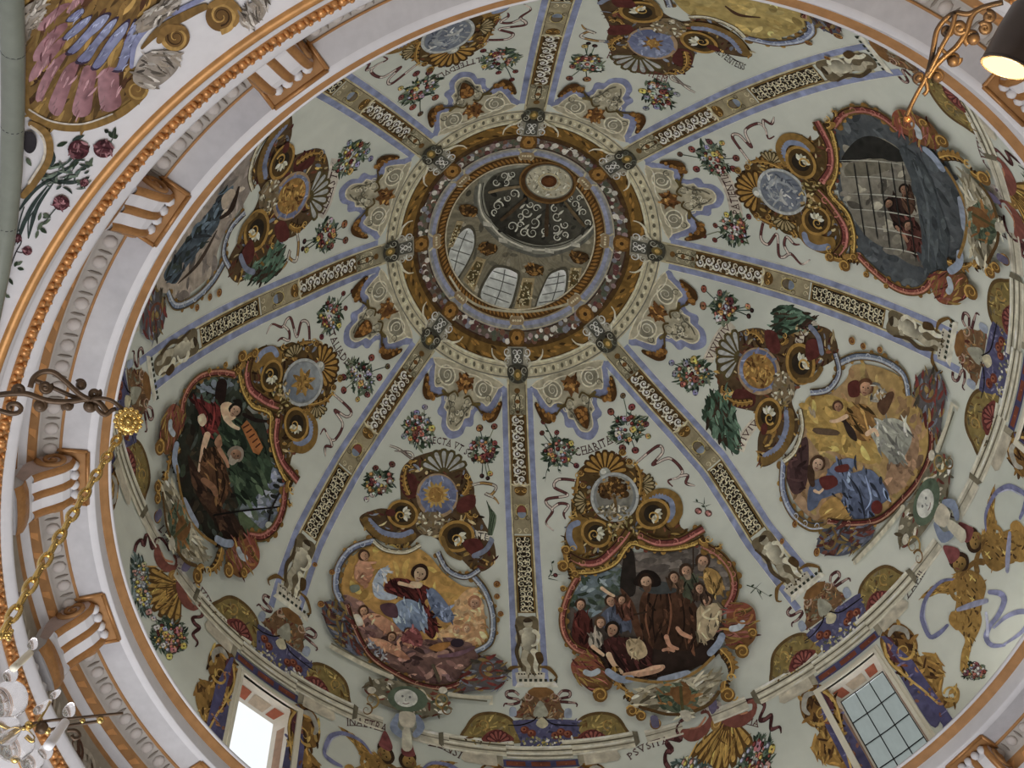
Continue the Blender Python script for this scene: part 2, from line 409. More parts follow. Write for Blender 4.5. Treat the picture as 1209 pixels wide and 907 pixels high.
me = piece_mesh('gilt_leaf', *carv(), GILTL); ring_pieces('gilt_leaf', 210, me, gold_bed)
# ---------------------------------------------------------------- windows
def glassmat(name, col, trans):
    m = bpy.data.materials.new(name); m.use_nodes = True; n = m.node_tree.nodes; L = m.node_tree.links; n.clear()
    o = n.new('ShaderNodeOutputMaterial'); t = n.new('ShaderNodeBsdfTransparent'); l = n.new('ShaderNodeBsdfTranslucent'); g = n.new('ShaderNodeBsdfGlossy'); g.inputs['Roughness'].default_value = .2
    tx = n.new('ShaderNodeTexNoise'); tx.inputs['Scale'].default_value = 3; r = n.new('ShaderNodeMix'); r.data_type = 'RGBA'
    r.inputs[6].default_value = (*[c*.8 for c in col], 1); r.inputs[7].default_value = (*col, 1); L.new(tx.outputs['Fac'], r.inputs[0]); L.new(r.outputs[2], l.inputs[0])
    m1 = n.new('ShaderNodeMixShader'); m1.inputs[0].default_value = trans; L.new(l.outputs[0], m1.inputs[1]); L.new(t.outputs[0], m1.inputs[2])
    m2 = n.new('ShaderNodeMixShader'); m2.inputs[0].default_value = .04; L.new(m1.outputs[0], m2.inputs[1]); L.new(g.outputs[0], m2.inputs[2]); L.new(m2.outputs[0], o.inputs[0])
    return m
DIMMED = glassmat('dimmed_glass', (.52, .55, .53), .09)  # lower window brightness put into the glass: passes less sky light
CLEAR = glassmat('clear_glass', (.8, .85, .85), .85)  # more see-through, so the left window looks overexposed
LEAD = mat('lead_bars', (.03, .032, .035), rough=.6)
REV = mat('window_reveal', alb((165, 158, 146), KD), var=.1)
REDP = mat('reveal_red_panel', alb((132, 66, 42), KD), var=.3, scale=8)
def cyl(r, az, z): a = math.radians(az); return (r*S*math.cos(a), r*S*math.sin(a), z*S)
def patch(r0, a0, z0, r1, a1, z1, r2, a2, z2, r3, a3, z3): return [cyl(r0, a0, z0), cyl(r1, a1, z1), cyl(r2, a2, z2), cyl(r3, a3, z3)], [(0, 1, 2, 3)]
RW = float(rz(.3)); RG = 1.225; GH = 3.45
def make_window(idx, az, clear):
    w = empty('window_%d' % idx, (0, 0, 0), math.radians(az), kind='structure')
    rv = join(patch(RW, -WH, WZ0, RG, -GH, WZ0, RG, -GH, WZ1, RW, -WH, WZ1), patch(RW, WH, WZ0, RW, WH, WZ1, RG, GH, WZ1, RG, GH, WZ0),
              patch(RW, -WH, WZ1, RG, -GH, WZ1, RG, GH, WZ1, RW, WH, WZ1), patch(RW, -WH, WZ0, RW, WH, WZ0, RG, GH, WZ0, RG, -GH, WZ0))
    mobj('reveal', *rv, REV, w, smooth=False)
    # painted panels sunk in the splayed head and jambs
    def pan(name, u0, u1, v0, v1, m, side='head'):
        def q(u, v):
            r = RW+(RG-RW)*v; h = WH+(GH-WH)*v
            return (r, u*h) 
        if side == 'head':
            pts = [cyl(*q(u0, v0), WZ1-.0015), cyl(*q(u1, v0), WZ1-.0015), cyl(*q(u1, v1), WZ1-.0015), cyl(*q(u0, v1), WZ1-.0015)]
        else:
            sg = side; e = .03*sg
            pts = [cyl(q(0, v0)[0], sg*(WH+(GH-WH)*v0)-e, u0), cyl(q(0, v1)[0], sg*(WH+(GH-WH)*v1)-e, u0), cyl(q(0, v1)[0], sg*(WH+(GH-WH)*v1)-e, u1), cyl(q(0, v0)[0], sg*(WH+(GH-WH)*v0)-e, u1)]
        mobj(name, pts, [(0, 1, 2, 3)], m, w, smooth=False)
    pan('red_panel', -.82, -.45, .32, .8, REDP); pan('red_panel', .45, .82, .32, .8, REDP)
    pan('relief_panel', -.32, .32, .32, .8, mat_relief)
    for sg in (-1, 1): pan('brown_panel', .1, .46, .45, .78, BRNP, sg)
    # moulded surround
    def bar(a0, a1, z0, z1, t, d=0):
        r0 = RW-t
        n = 4; v = []; f = []
        for k in range(n+1):
            a = a0+(a1-a0)*k/n
            v += [cyl(RW+.002, a, z0), cyl(r0, a, z0+d), cyl(r0, a, z1-d), cyl(RW+.002, a, z1)]
        for k in range(n):
            for j in range(3): f.append((k*4+j, k*4+j+1, k*4+5+j, k*4+4+j))
        f += [(0, 3, 2, 1), (n*4, n*4+1, n*4+2, n*4+3)]
        return v, f
    for nm, o, t in (('frame', .9, .004), ('frame', .45, .009)):
        mobj(nm, *join(bar(-WH-o, -WH, WZ0, WZ1+o*.022, t), bar(WH, WH+o, WZ0, WZ1+o*.022, t), bar(-WH, WH, WZ1, WZ1+o*.022, t)), REVW, w, smooth=False)
    cols_, rows = (1, 1) if clear else (3, 5)
    zs0 = .05; dz = (WZ1-zs0)/rows; da = 2*GH/cols_
    for i in range(cols_):
        for j in range(rows):
            a0, a1 = -GH+da*i, -GH+da*(i+1); z0, z1 = zs0+dz*j, zs0+dz*(j+1)
            v = [cyl(RG, a0, z0), cyl(RG, a1, z0), cyl(RG, a1, z1), cyl(RG, a0, z1)]; v += [(x*1.0013, y*1.0013, z) for x, y, z in v]
            mobj('pane', v, [(0, 1, 2, 3), (7, 6, 5, 4), (0, 4, 5, 1), (1, 5, 6, 2), (2, 6, 7, 3), (3, 7, 4, 0)], CLEAR if clear else DIMMED, w, smooth=False)
    b = .0032
    if not clear:
        for i in range(cols_+1):
            a = -GH+da*i; h = math.degrees(b/RG)/2; p0 = cyl(RG-.003, a, zs0); p1 = cyl(RG-.003, a, WZ1); mobj('glazing_bar', *tube([p0, p1], b*S/2, 6), LEAD, w)
        for j in range(rows+1):
            z = zs0+dz*j; mobj('glazing_bar', *tube([cyl(RG-.003, -GH, z), cyl(RG-.003, 0, z), cyl(RG-.003, GH, z)], b*S/2, 6), LEAD, w)
    mobj('sill', *bar(-WH-1, WH+1, WZ0-.02, WZ0, .012), REVW, w, smooth=False)
BRNP = mat('reveal_brown_panel', alb((126, 98, 78), KD), var=.25, scale=8)
mat_relief = mat('reveal_relief', alb((150, 132, 110), KD), var=.3, scale=10)
REVW = mat('window_surround', alb((160, 156, 140), KD), var=.08)
for i, a in enumerate(WIN_AZ): make_window(i+1, a, i == 2)
# ---------------------------------------------------------------- corbels
def corbel(az, label):
    root = empty('corbel', (0, 0, 0), math.radians(az), label=label, cat='corbel', group=None)
    W2 = .045                                       # half width (units)
    R0, Z0 = 1.134, -.205; 
    def P(x, y, z): return ((R0-x)*S, y*S, z*S)
    # side outline of the scroll bracket (x inward, z up)
    prof = [(0, -.205), (.022, -.205), (.030, -.190), (.030, -.170), (.034, -.150), (.046, -.134), (.060, -.120), (.074, -.104), (.082, -.088), (.083, -.074), (.076, -.065)]
    pc = []
    for i in range(len(prof)-1):
        for k in range(3): pc.append(tuple(np.array(prof[i])*(1-k/3)+np.array(prof[i+1])*k/3))
    pc.append(prof[-1])
    def strip(y0, y1, lift, i0=0, i1=None):
        sel = pc[i0:i1]; v = []; f = []
        for i, (x, z) in enumerate(sel):
            a = sel[max(i-1, 0)]; b = sel[min(i+1, len(sel)-1)]; tx, tz = b[0]-a[0], b[1]-a[1]; l = math.hypot(tx, tz); nx, nz = tz/l, -tx/l
            if nz > 0 and nx < 0: nx, nz = -nx, -nz
            for y, h in ((y0, 0), (y0+(y1-y0)*.2, lift*.8), ((y0+y1)/2, lift), (y1-(y1-y0)*.2, lift*.8), (y1, 0)): v.append(P(x+nx*h, y, z+nz*h))
        for i in range(len(sel)-1):
            for j in range(4): f.append((i*5+j, i*5+j+1, i*5+6+j, i*5+5+j))
        return v, f
    # body sides
    body_v = []; f = []
    for y in (-W2, W2):
        body_v += [P(x, y, z) for x, z in pc]+[P(0, y, -.062)]
    m = len(pc)+1
    f += [tuple(range(m)), tuple(range(m, 2*m))[::-1]]; f += [(i, i+1, m+i+1, m+i) for i in range(m-1)]
    mobj('body', body_v, f, STUCCO, root, smooth=False)
    for k, y in enumerate((-.037, 0, .037)): mobj('gilt_rib', *strip(y-.008, y+.008, .0065, 12), GILT, root)
    for y in (-.0185, .0185): mobj('flute', *strip(y-.0105, y+.0105, -.003, 12), STUCCO, root)
    mobj('gilt_band', *join(strip(-W2-.002, W2+.002, .006, 3, 10), ), GILT, root)
    for sg in (-1, 1):                              # volute on each cheek
        sp = spiral(.052, -.088, .026, 200, 1.6, 1, 26)
        mobj('volute', *tube([P(x, sg*(W2+.001), z) for x, z in sp], [S*.0062*(1-.5*i/25) for i in range(26)], 6), OCHRE, root)
        v, q = uvs(P(.052, sg*W2, -.088), .006*S, 8, 6); mobj('volute_eye', v, q, GILT, root)
        mobj('cheek_panel', [P(x, sg*(W2+.0006), z) for x, z in pc[8:]]+[P(.01, sg*(W2+.0006), -.064), P(.01, sg*(W2+.0006), -.16)], [tuple(range(len(pc)-8+2))[::sg]], OCHRE2, root, smooth=False)
    # gilt-edged panel fixed under the soffit
    pl0, pl1, ph = .022, .107, .0545
    mobj('back_panel', *box(P((pl0+pl1)/2, 0, -.0625), ((pl1-pl0)*S, 2*ph*S, .003*S)), OCHRE, root, smooth=False)
    e = []
    for (x0, y0, x1, y1) in ((pl1, -ph, pl1, ph), (pl0, -ph, pl1, -ph), (pl0, ph, pl1, ph)):
        e.append(tube([P(x0, y0, -.0635), P(x1, y1, -.0635)], .0042*S, 6))
    mobj('panel_edge', *join(*e), GILT, root)
    # white acanthus drops at the tip
    for k in range(4):
        v, q = uvs(P(.086, -.03+.02*k, -.073), 1, 8, 6, (.009*S, .0095*S, .011*S)); mobj('acanthus_tip', v, q, STUCCO, root)
    # white drop leaf below on the frieze
    for k, (y, z, r) in enumerate(((-.022, -.225, .013), (.0, -.235, .016), (.022, -.225, .013), (0, -.252, .010))):
        v, q = uvs(P(.008, y, z), 1, 8, 6, (.012*S, r*S, r*1.2*S)); mobj('drop_leaf', v, q, STUCCO, root)
    return root
OCHRE2 = mat('corbel_cheek', alb((190, 168, 160), KC), var=.2, scale=6)
CORB = [(-124.7, 'fluted gold and white corbel, topmost on the left of the cornice ring'), (-142.4, 'fluted gold and white corbel below the painted scallop shell'),
        (187.9, 'fluted gold and white corbel just under the iron bracket with the gilt rosette'), (170.7, 'fluted gold and white corbel beside the pale candle at lower left'),
        (145.4, 'fluted corbel cut by the bottom picture edge left of the bright window'), (37.6, 'fluted gilt corbel in the bottom right corner of the cornice ring'),
        (-52.6, 'fluted gilt corbel next to the glowing lamp at upper right')]
for a, l in CORB: corbel(a, l)
# ================================================================ the painted dome: crown, ribs
ZT = np.concatenate([np.linspace(-.05, 1.9, 600), ZTOP-(ZTOP-1.9)*np.linspace(1, 0, 300)[1:]**2]); RT = rz(ZT); RT[-1] = 0
_m = ZT > .72
ST = np.concatenate([[0], np.cumsum(np.hypot(np.diff(RT), np.diff(ZT)))]); ST = ST[-1]-ST      # arc length from the crown
def z_of_r(r): return np.interp(-np.asarray(r), -RT[_m], ZT[_m])
def polar_map(azc):
    a = math.radians(azc); er = np.array([math.cos(a), math.sin(a)]); et = np.array([er[1], -er[0]])
    def f(p):
        q = (p[:, :1]*et+p[:, 1:]*er)/1000; r = np.hypot(q[:, 0], q[:, 1])
        return np.concatenate([q, z_of_r(r)[:, None]], 1)
    return f
def merid_map(azf):            # (lateral, arc length from crown), thousandths of a radius
    def f(p):
        z = np.interp(-p[:, 1]/1000, -ST, ZT); r = np.interp(z, ZT, RT)
        a = np.radians(azf(z))-p[:, 0]/1000/np.maximum(r, .02)
        return np.stack([r*np.cos(a), r*np.sin(a), z], 1)
    return f
def s_of_z(z): return float(np.interp(z, ZT, ST))*1000
def local(mf): T.mapf = mf; T.s = .4; T.dl = .0007; T.grid = 7.
def pixels(x0=0, y0=0, s=1): T.mapf = None; T.dl = .0002; T.grid = 5.; T.rf, T.zr = rz, (-.35, 2.12); T.K = KD; frame(x0, y0, s)
PL = (150, 148, 135); CREAM = (150, 143, 114); CREAM2 = (128, 120, 92); OCH = (138, 90, 30); OCHL = (168, 118, 48); DKB = (58, 40, 26); BRN = (92, 60, 28)
BLU = (110, 119, 150); BLUL = (140, 150, 172); WHT = (172, 170, 156); GRY = (108, 106, 92); GRYD = (72, 72, 62); RED = (112, 50, 38); REDL = (146, 84, 70); PNK = (170, 122, 108)
GRN = (66, 84, 58); GRND = (42, 54, 40); GRNL = (104, 120, 92); MAUVE = (110, 62, 62); SKIN = (178, 140, 108); SKIND = (140, 98, 68); YEL = (170, 130, 52)
def annulus(r0, r1, a0, a1, c, n=None, wob=0):
    n = n or max(3, int(abs(a1-a0)/3)); a = np.radians(np.linspace(a0, a1, n+1)); m = max(1, int((r1-r0)/22)); v = []; f = []
    for i, t in enumerate(a):
        for k in range(m+1):
            r = r0+(r1-r0)*k/m; v.append((r*math.sin(t), r*math.cos(t)))
    for i in range(n):
        for k in range(m): f.append((i*(m+1)+k, (i+1)*(m+1)+k, (i+1)*(m+1)+k+1, i*(m+1)+k+1))
    add(np.array(v), f, c)
def arc(r, a0, a1, w, c): annulus(r-w/2, r+w/2, a0, a1, c, int(abs(a1-a0)/1.5))
def flower(x, y, r, c, c2=YEL, n=5, rot=0):
    for k in range(n):
        a = rot+2*PI*k/n; dot(x+r*.55*math.cos(a), y+r*.55*math.sin(a), r*.5, c)
    dot(x, y, r*.32, c2)
# ---- rings round the painted lantern
AZN = [92.3, 48.8, 0.8, -43.0, -87.5, -133.5, -179.5, 136.2]     # bottom, lower right, right, ... counter-clockwise in the picture
crown = thing('crown_wreath', 'painted ring of ochre, flowers and blue bands circling the lantern', 'painted ring')
local(polar_map(90))
part('cream_moulding'); annulus(446, 498, 0, 360, CREAM, 240); arc(451, 0, 360, 5, (172, 164, 134)); arc(462, 0, 360, 3, GRY); arc(493, 0, 360, 4, GRY)
P = T.cur
for i in range(176):
    a = math.radians(i*360/176); T.layer = 8
    fill(ell(477*math.sin(a), 477*math.cos(a), 5.2, 8, 0, 8), (100, 96, 76) if i % 2 else (166, 160, 132))
part('ochre_band'); T.layer = 9; annulus(388, 447, 0, 360, BRN, 240); annulus(404, 444, 0, 360, (122, 82, 26), 240)
T.layer = 12
for i in range(150):
    a = math.radians(i*2.4+RN.uniform(-.6, .6)); r = RN.uniform(406, 440); T.layer = 12+i % 3
    lens(r*math.sin(a-.03), r*math.cos(a-.03), (r+9)*math.sin(a+.035), (r+9)*math.cos(a+.035), 9, (150, 98, 28) if i % 3 else (84, 54, 22))
part('flower_garland'); T.layer = 13; annulus(348, 390, 0, 360, (98, 88, 74), 240); arc(388, 0, 360, 5, (84, 56, 40)); arc(352, 0, 360, 5, (80, 60, 44))
for i in range(420):
    a = math.radians(i*360/420); r = RN.uniform(353, 386); T.layer = 14+i % 4
    c = [(82, 90, 74), (150, 148, 138), (104, 62, 60), (128, 106, 104), (166, 160, 148), (84, 90, 70), (120, 82, 62), (110, 112, 122), (92, 70, 56)][RN.randint(9)]
    dot(r*math.sin(a), r*math.cos(a), RN.uniform(6, 11), c)
part('blue_band'); T.layer = 18; annulus(314, 349, 0, 360, (118, 120, 122), 240); annulus(320, 338, 0, 360, (116, 122, 146), 240); arc(317, 0, 360, 5, (132, 118, 84)); arc(346, 0, 360, 4, (140, 132, 106))
part('rope_moulding'); T.layer = 22; annulus(278, 315, 0, 360, (96, 58, 20), 240); arc(281, 0, 360, 5, (150, 142, 116))
for i in range(120):
    a = math.radians(i*3); T.layer = 25; lens(287*math.sin(a), 287*math.cos(a), 310*math.sin(a+.05), 310*math.cos(a+.05), 9, (140, 88, 26))
NODE_L = ['at the foot of the lantern ring, above the bottom rib', 'of the lantern ring pointing to the lower right', 'of the lantern ring pointing right', 'of the lantern ring pointing to the upper right',
          'of the lantern ring at its top edge', 'of the lantern ring pointing to the upper left', 'of the lantern ring pointing left', 'of the lantern ring pointing to the lower left']
for k, az in enumerate(AZN):
    th = thing('painted_console', 'small painted scroll console '+NODE_L[k], 'console', 'consoles round the lantern ring'); T.layer = 30
    local(polar_map(az))
    part('rosette'); fill([(-26, 352), (0, 344), (26, 352), (30, 372), (24, 396), (0, 402), (-24, 396), (-30, 372)], (112, 70, 24))
    flower(0, 374, 22, (146, 94, 30), (80, 48, 20), 6)
    part('collar'); stroke([(-34, 346), (-20, 330), (-24, 312), (-16, 300)], 7, CREAM, 0); stroke([(34, 346), (22, 330), (26, 312), (16, 300)], 7, CREAM, 0)
    fill([(-20, 305), (20, 305), (24, 330), (-24, 330)], (132, 112, 78)); 
    for x in (-14, -5, 5, 14): dot(x, 318, 4, (160, 150, 120))
    part('bracket'); fill([(-36, 402), (36, 402), (44, 430), (40, 462), (-40, 462), (-44, 430)], (124, 120, 104), False)
    fill([(-24, 406), (24, 406), (22, 456), (-22, 456)], (84, 84, 74), False)
    for x in (-10, 10):
        volute(x, 420, 11, 90, WHT, 5, 1 if x > 0 else -1); volute(x, 444, 10, 270, WHT, 5, -1 if x > 0 else 1)
    volute(-38, 418, 15, 40, WHT, 6); volute(38, 418, 15, 140, WHT, 6, -1); volute(-40, 448, 12, -40, (150, 148, 136), 5, -1); volute(40, 448, 12, 220, (150, 148, 136), 5)
    part('horn'); stroke([(-36, 470), (-56, 452), (-78, 444), (-96, 424), (-98, 405)], [3, 8, 8, 6, 3], (164, 158, 134)); part('horn'); stroke([(36, 470), (56, 452), (78, 444), (96, 424), (98, 405)], [3, 8, 8, 6, 3], (164, 158, 134))
    part('mask'); fill([(-34, 462), (0, 456), (34, 462), (40, 484), (28, 506), (0, 514), (-28, 506), (-40, 484)], (72, 70, 58)); dot(0, 488, 15, (112, 86, 42), 17); dot(0, 489, 8, (164, 122, 60)); 
    for sg in (-1, 1): volute(sg*26, 476, 13, 90, (140, 138, 122), 5, sg); volute(sg*24, 500, 11, 270, (96, 100, 86), 5, -sg); dot(sg*12, 470, 4, DKB)
# ---- lambrequins
LAMB = ['below the lantern ring, between the bottom and lower right ribs', 'right of the lantern ring, under the right rib', 'right of the lantern ring, above the right rib', 'upper right of the lantern beside the top rib',
        'upper left of the lantern beside the top rib', 'left of the lantern ring, above the left rib', 'left of the lantern ring, under the left rib', 'below the lantern ring, left of the bottom rib']
for k in range(8):
    a0, a1 = AZN[k], AZN[(k+1) % 8]; azc = a1+((a0-a1) % 360)/2
    th = thing('painted_lambrequin', 'blue edged grey scroll ornament '+LAMB[k], 'ornament', 'blue edged ornaments round the crown'); T.layer = 0
    local(polar_map(azc))
    half = [(0, 694), (28, 684), (44, 668), (47, 650), (62, 646), (72, 636), (66, 614), (74, 596), (96, 606), (120, 600), (132, 572), (142, 535), (136, 496)]
    pol = half+[(-x, y) for x, y in half[:0:-1]]
    part('blue_border'); fill(pol, (108, 115, 146))
    half = [(0, 672), (22, 664), (30, 648), (34, 630), (50, 622), (48, 606), (56, 578), (84, 570), (104, 574), (118, 545), (126, 515), (124, 494)]
    pol2 = half+[(-x, y) for x, y in half[:0:-1]]
    part('scroll_field'); fill(pol2, (140, 134, 110)); stroke(pol2, 4, (166, 158, 132), 0, True)
    part('scrollwork')
    for sg in (-1, 1):
        fill(ell(sg*74, 534, 32, 24, sg*-20), (118, 114, 94)); stroke(ell(sg*74, 534, 34, 26, sg*-20), 5, (165, 158, 134), 0, True)
        volute(sg*74, 534, 20, 90, (168, 162, 140), 5, sg, 1.6); volute(sg*30, 588, 17, 0 if sg > 0 else 180, (88, 86, 70), 4, sg); volute(sg*16, 622, 14, 90, (92, 88, 72), 4, -sg)
        volute(sg*48, 596, 11, 200, (164, 158, 136), 4, sg); volute(sg*100, 556, 12, 20, (92, 90, 74), 4, -sg); stroke([(sg*8, 660), (sg*24, 640), (sg*30, 615), (sg*42, 600)], 4, (96, 92, 76))
        stroke([(sg*128, 512), (sg*104, 518), (sg*40, 508), (0, 512)], 4, (168, 160, 136)); dot(sg*38, 620, 5, (98, 94, 78)); dot(sg*22, 600, 5, (160, 154, 132))
    part('ochre_flower'); of = [(-34, 518), (-18, 522), (-4, 510), (8, 522), (30, 514), (24, 534), (34, 546), (20, 554), (14, 572), (0, 560), (-16, 574), (-20, 554), (-36, 548), (-24, 536)]; fill(of, (118, 70, 28)); dabs(of, 26, [(146, 90, 36), (92, 52, 24), (160, 106, 48), (112, 62, 28)], 16, 8, seed=k)
    part('garland')
    for sg in (-1, 1):
        stroke([(sg*44, 590), (sg*62, 586), (sg*78, 580)], 10, (104, 82, 44)); stroke([(sg*10, 584), (sg*28, 572), (sg*50, 588), (sg*68, 592), (sg*92, 604)], 6, (96, 72, 40))
        fill([(sg*86, 596), (sg*104, 612), (sg*126, 618), (sg*146, 604), (sg*154, 580), (sg*156, 552), (sg*146, 548), (sg*136, 570), (sg*122, 592), (sg*104, 596)], (92, 54, 20))
        for q in range(12):
            t = q/11; T.layer += 1; dot(sg*(100+46*t+RN.uniform(-5, 5)), 608-46*t*t+RN.uniform(-6, 6), 8-3*t, (146, 92, 30) if q % 2 else (120, 72, 24))
    part('grapes' if k % 2 == 0 else 'grey_scrolls')
    if k in (0, 4, 6):
        fill([(-24, 616), (0, 606), (24, 616), (20, 644), (0, 670), (-20, 644)], (96, 54, 20))
        for q in range(16):
            j = q//5; dot((q % 5-2)*9*(1-.2*j)+RN.uniform(-2, 2), 618+13*j+RN.uniform(-3, 3), 6, (150, 92, 32) if q % 3 else (116, 66, 24))
    else:
        for q in range(9): volute(RN.uniform(-26, 26), RN.uniform(610, 650), 8, RN.uniform(0, 360), (90, 88, 72) if q % 2 else (162, 156, 134), 4, 1 if q % 2 else -1)
RIB_AZ = [([1.87, 1.38, 1.1, .86], [92.6, 92.8, 93.1, 93.5]), ([1.87, 1.75, 1.54, 1.38, 1.1, .8], [49.2, 48.1, 46.4, 45.6, 46.7, 45.8]), ([1.87, 1.38, .9], [.9, .2, 0.2]), ([1.87, 1.4, .8], [-43.3, -44.6, -45.4]),
          ([1.87, 1.4, .8], [-87.3, -87.6, -88]), ([1.87, 1.4, .8], [-133.4, -133.4, -133.4]), ([1.87, 1.55, .8], [-180.0, -181.6, -181.0]), ([1.87, 1.4, 1.1, .8], [-224.7, -223.0, -222.8, -224.0])]
def rib_az(k, z): q = RIB_AZ[k % 8]; return np.interp(-np.asarray(z), [-x for x in q[0]], q[1])-360*(k//8)
def replay(k0, k1, ribs=False, mirror=False):
    "drawing made over panel (or rib) k0 of the photograph, carried round the dome to panel (rib) k1"
    T.mapf = None; T.rf, T.zr = rz, (-.35, 2.12); T.K = KD; T.dl = .0002; T.grid = 5.
    if k0 == k1 and not mirror: return
    def f(p):
        X = hit(p*T.s+np.array([T.x0, T.y0])); z = X[:, 2]; r = np.hypot(X[:, 0], X[:, 1]); a = np.degrees(np.arctan2(X[:, 1], X[:, 0]))
        b0, b1, c0, c1 = rib_az(k0, z), rib_az(k0+1, z), rib_az(k1, z), rib_az(k1+1, z)
        if ribs: d = (a-b0+180) % 360-180; n = c0+(-d if mirror else d)
        else:
            mid = (b0+b1)/2; d = ((a-mid+180) % 360-180)/(b0-b1); n = (c0+c1)/2+(-d if mirror else d)*(c0-c1)
        n = np.radians(n); return np.stack([r*np.cos(n), r*np.sin(n), z], 1)
    T.mapf = f
# ---- ribs
sz = s_of_z
RIBZ = dict(a=1.846, b=1.765, c=1.76, d=1.543, e=1.535, f=1.38, g=1.374, h=1.104, i=1.09, j=.885, k=.86)
RIBL = ['running straight down the middle of the picture to the bottom edge', 'running from the lantern towards the barred window at lower right', 'running right between the barred prison scene and the blue robed woman', 'running up right above the barred prison scene',
        'running straight up from the lantern to the top edge', 'running up left to the white cornice ring', 'running left above the forest scene', 'running down left to the bright open window']
for k in range(8):
    azf = lambda z, k=k: rib_az(k, z)
    th = thing('painted_rib', 'blue edged rib '+RIBL[k], 'rib', 'painted ribs of the dome'); T.layer = 0
    mf = merid_map(azf); local(mf); zb = .80 if k else .84
    top, bot = sz(1.875), sz(zb)
    T.K = KD
    def strip(x0, x1, s0, s1, c):
        n = max(2, int((s1-s0)/22)); m = max(1, int(abs(x1-x0)/25)); v = [(x0+(x1-x0)*j/m, s0+(s1-s0)*i/n) for i in range(n+1) for j in range(m+1)]
        add(np.array(v), [(i*(m+1)+j, i*(m+1)+j+1, (i+1)*(m+1)+j+1, (i+1)*(m+1)+j) for i in range(n) for j in range(m)], c)
    for sg in (-1, 1):
        part('blue_border'); T.layer = 1; q = [(sg*36, top+30), (sg*47, top+70), (sg*55, top+150)]; strip(sg*37, sg*58, top+55, bot, BLU)
        part('fillet'); T.layer = 3; strip(sg*30, sg*38, top+20, sz(.9), (150, 142, 108)); T.layer = 4; strip(sg*29.5, sg*32, top+40, sz(1.09), (88, 70, 44)); T.layer = 4; strip(sg*58, sg*60, top+75, bot, (168, 166, 150))
    part('acanthus_cap'); T.layer = 3; strip(-30, 30, top+10, sz(1.76), (122, 116, 90))
    s0 = sz(1.81)
    for sg in (-1, 1):
        volute(sg*14, s0, 14, 90, (160, 152, 122), 6, sg); volute(sg*14, s0+34, 14, 270, (152, 146, 118), 6, -sg); volute(sg*22, s0+58, 10, 90, (92, 88, 66), 5, sg); stroke([(0, s0-20), (sg*10, s0+10), (sg*6, s0+60)], 4, (78, 70, 46))
    dot(0, s0-28, 11, (112, 72, 28)); dot(0, s0+16, 9, (124, 74, 30)); dot(0, s0+58, 7, (92, 56, 26))
    # upper panel: white vine on ochre brown
    s0, s1 = sz(1.76), sz(1.543)
    part('upper_panel'); T.layer = 4; strip(-30, 30, s0, s1, (112, 74, 26)); strip(-24, 24, s0+8, s1-6, (84, 56, 28))
    part('white_vine', kind='stuff'); n = 8
    pts = [(10*math.sin(i*PI), s0+14+(s1-s0-28)*i/12) for i in range(13)]
    stroke([(11*math.sin(i*PI/2), s0+12+(s1-s0-24)*i/12) for i in range(13)], 4, (138, 130, 108))
    for i in range(n):
        y = s0+22+(s1-s0-40)*i/(n-1); sg = 1 if i % 2 else -1
        T.layer = 8; volute(sg*6, y, 16, 90*sg, (176, 172, 152), 9, sg, 1.4); T.layer = 9
        volute(-sg*13, y+10, 10, 200, (160, 154, 134), 6.5, -sg); lens(-sg*4, y-12, -sg*20, y-18, 8, (168, 164, 146)); lens(sg*16, y+10, sg*22, y+24, 7, (150, 144, 124)); dot(sg*7, y, 4.5, (190, 186, 166))
    # cartouche between
    s0, s1 = sz(1.54), sz(1.377)
    part('cartouche'); T.layer = 4; strip(-30, 30, s0, s1, (128, 118, 88)); h = s1-s0
    stroke([(-32, s0-3), (-14, s0+4), (0, s0-6), (14, s0+4), (32, s0-3)], 7, (160, 150, 112))
    fill([(-22, s0+12), (0, s0+6), (22, s0+12), (18, s0+36), (0, s0+44), (-18, s0+36)], (104, 68, 26)); volute(-14, s0+22, 9, 0, OCHL, 4); volute(14, s0+22, 9, 180, OCHL, 4, -1)
    my = s0+h*.55
    fill(ell(0, my, 20, 28), (88, 58, 32)); fill(ell(0, my-6, 15, 18), (132, 66, 52) if k in (0, 7) else (104, 92, 72)); fill([(-15, my+4), (15, my+4), (10, my+22), (0, my+26), (-10, my+22)], (104, 116, 132)); stroke(ell(0, my, 20, 28), 4, (150, 124, 76), 0, True)
    for sg in (-1, 1): volute(sg*22, my-22, 9, 90, (150, 140, 104), 4, sg); volute(sg*22, my+26, 10, 270, (92, 80, 52), 4, -sg); volute(sg*14, s1-14, 10, 90, (160, 150, 118), 4, sg)
    # lower panel: dense cream scrolls on dark brown
    s0, s1 = sz(1.372), sz(1.104)
    part('lower_panel'); T.layer = 4; strip(-30, 30, s0, s1, (120, 86, 40)); strip(-25, 25, s0+6, s1-6, (52, 38, 26))
    part('dense_scrollwork', kind='stuff'); n = 15
    for i in range(n):
        y = s0+16+(s1-s0-30)*i/(n-1)
        for sg in (-1, 1):
            T.layer = 7; volute(sg*13+RN.uniform(-2, 2), y+RN.uniform(-2, 2), RN.uniform(9, 12), RN.uniform(0, 360), (166, 160, 132), 5.6, sg*(1 if i % 2 else -1), 1.2); T.layer = 8
            dot(sg*2, y+8, 3.2, (158, 150, 118)); lens(sg*4, y+4, sg*21, y+11, 4, (150, 140, 108))
    # putto and pedestal
    s0, s1 = sz(1.09), sz(.875); h = s1-s0
    part('putto'); T.layer = 5; g1, g2, g3 = (138, 132, 110), (92, 86, 70), (164, 160, 138)
    fill([(-36, s0+4), (-20, s0-4), (0, s0), (20, s0-4), (34, s0+6), (36, s0+40), (24, s0+h*.6), (34, s0+h*.8), (20, s1), (-20, s1), (-30, s0+h*.75), (-22, s0+h*.5), (-40, s0+40)], (104, 92, 66))
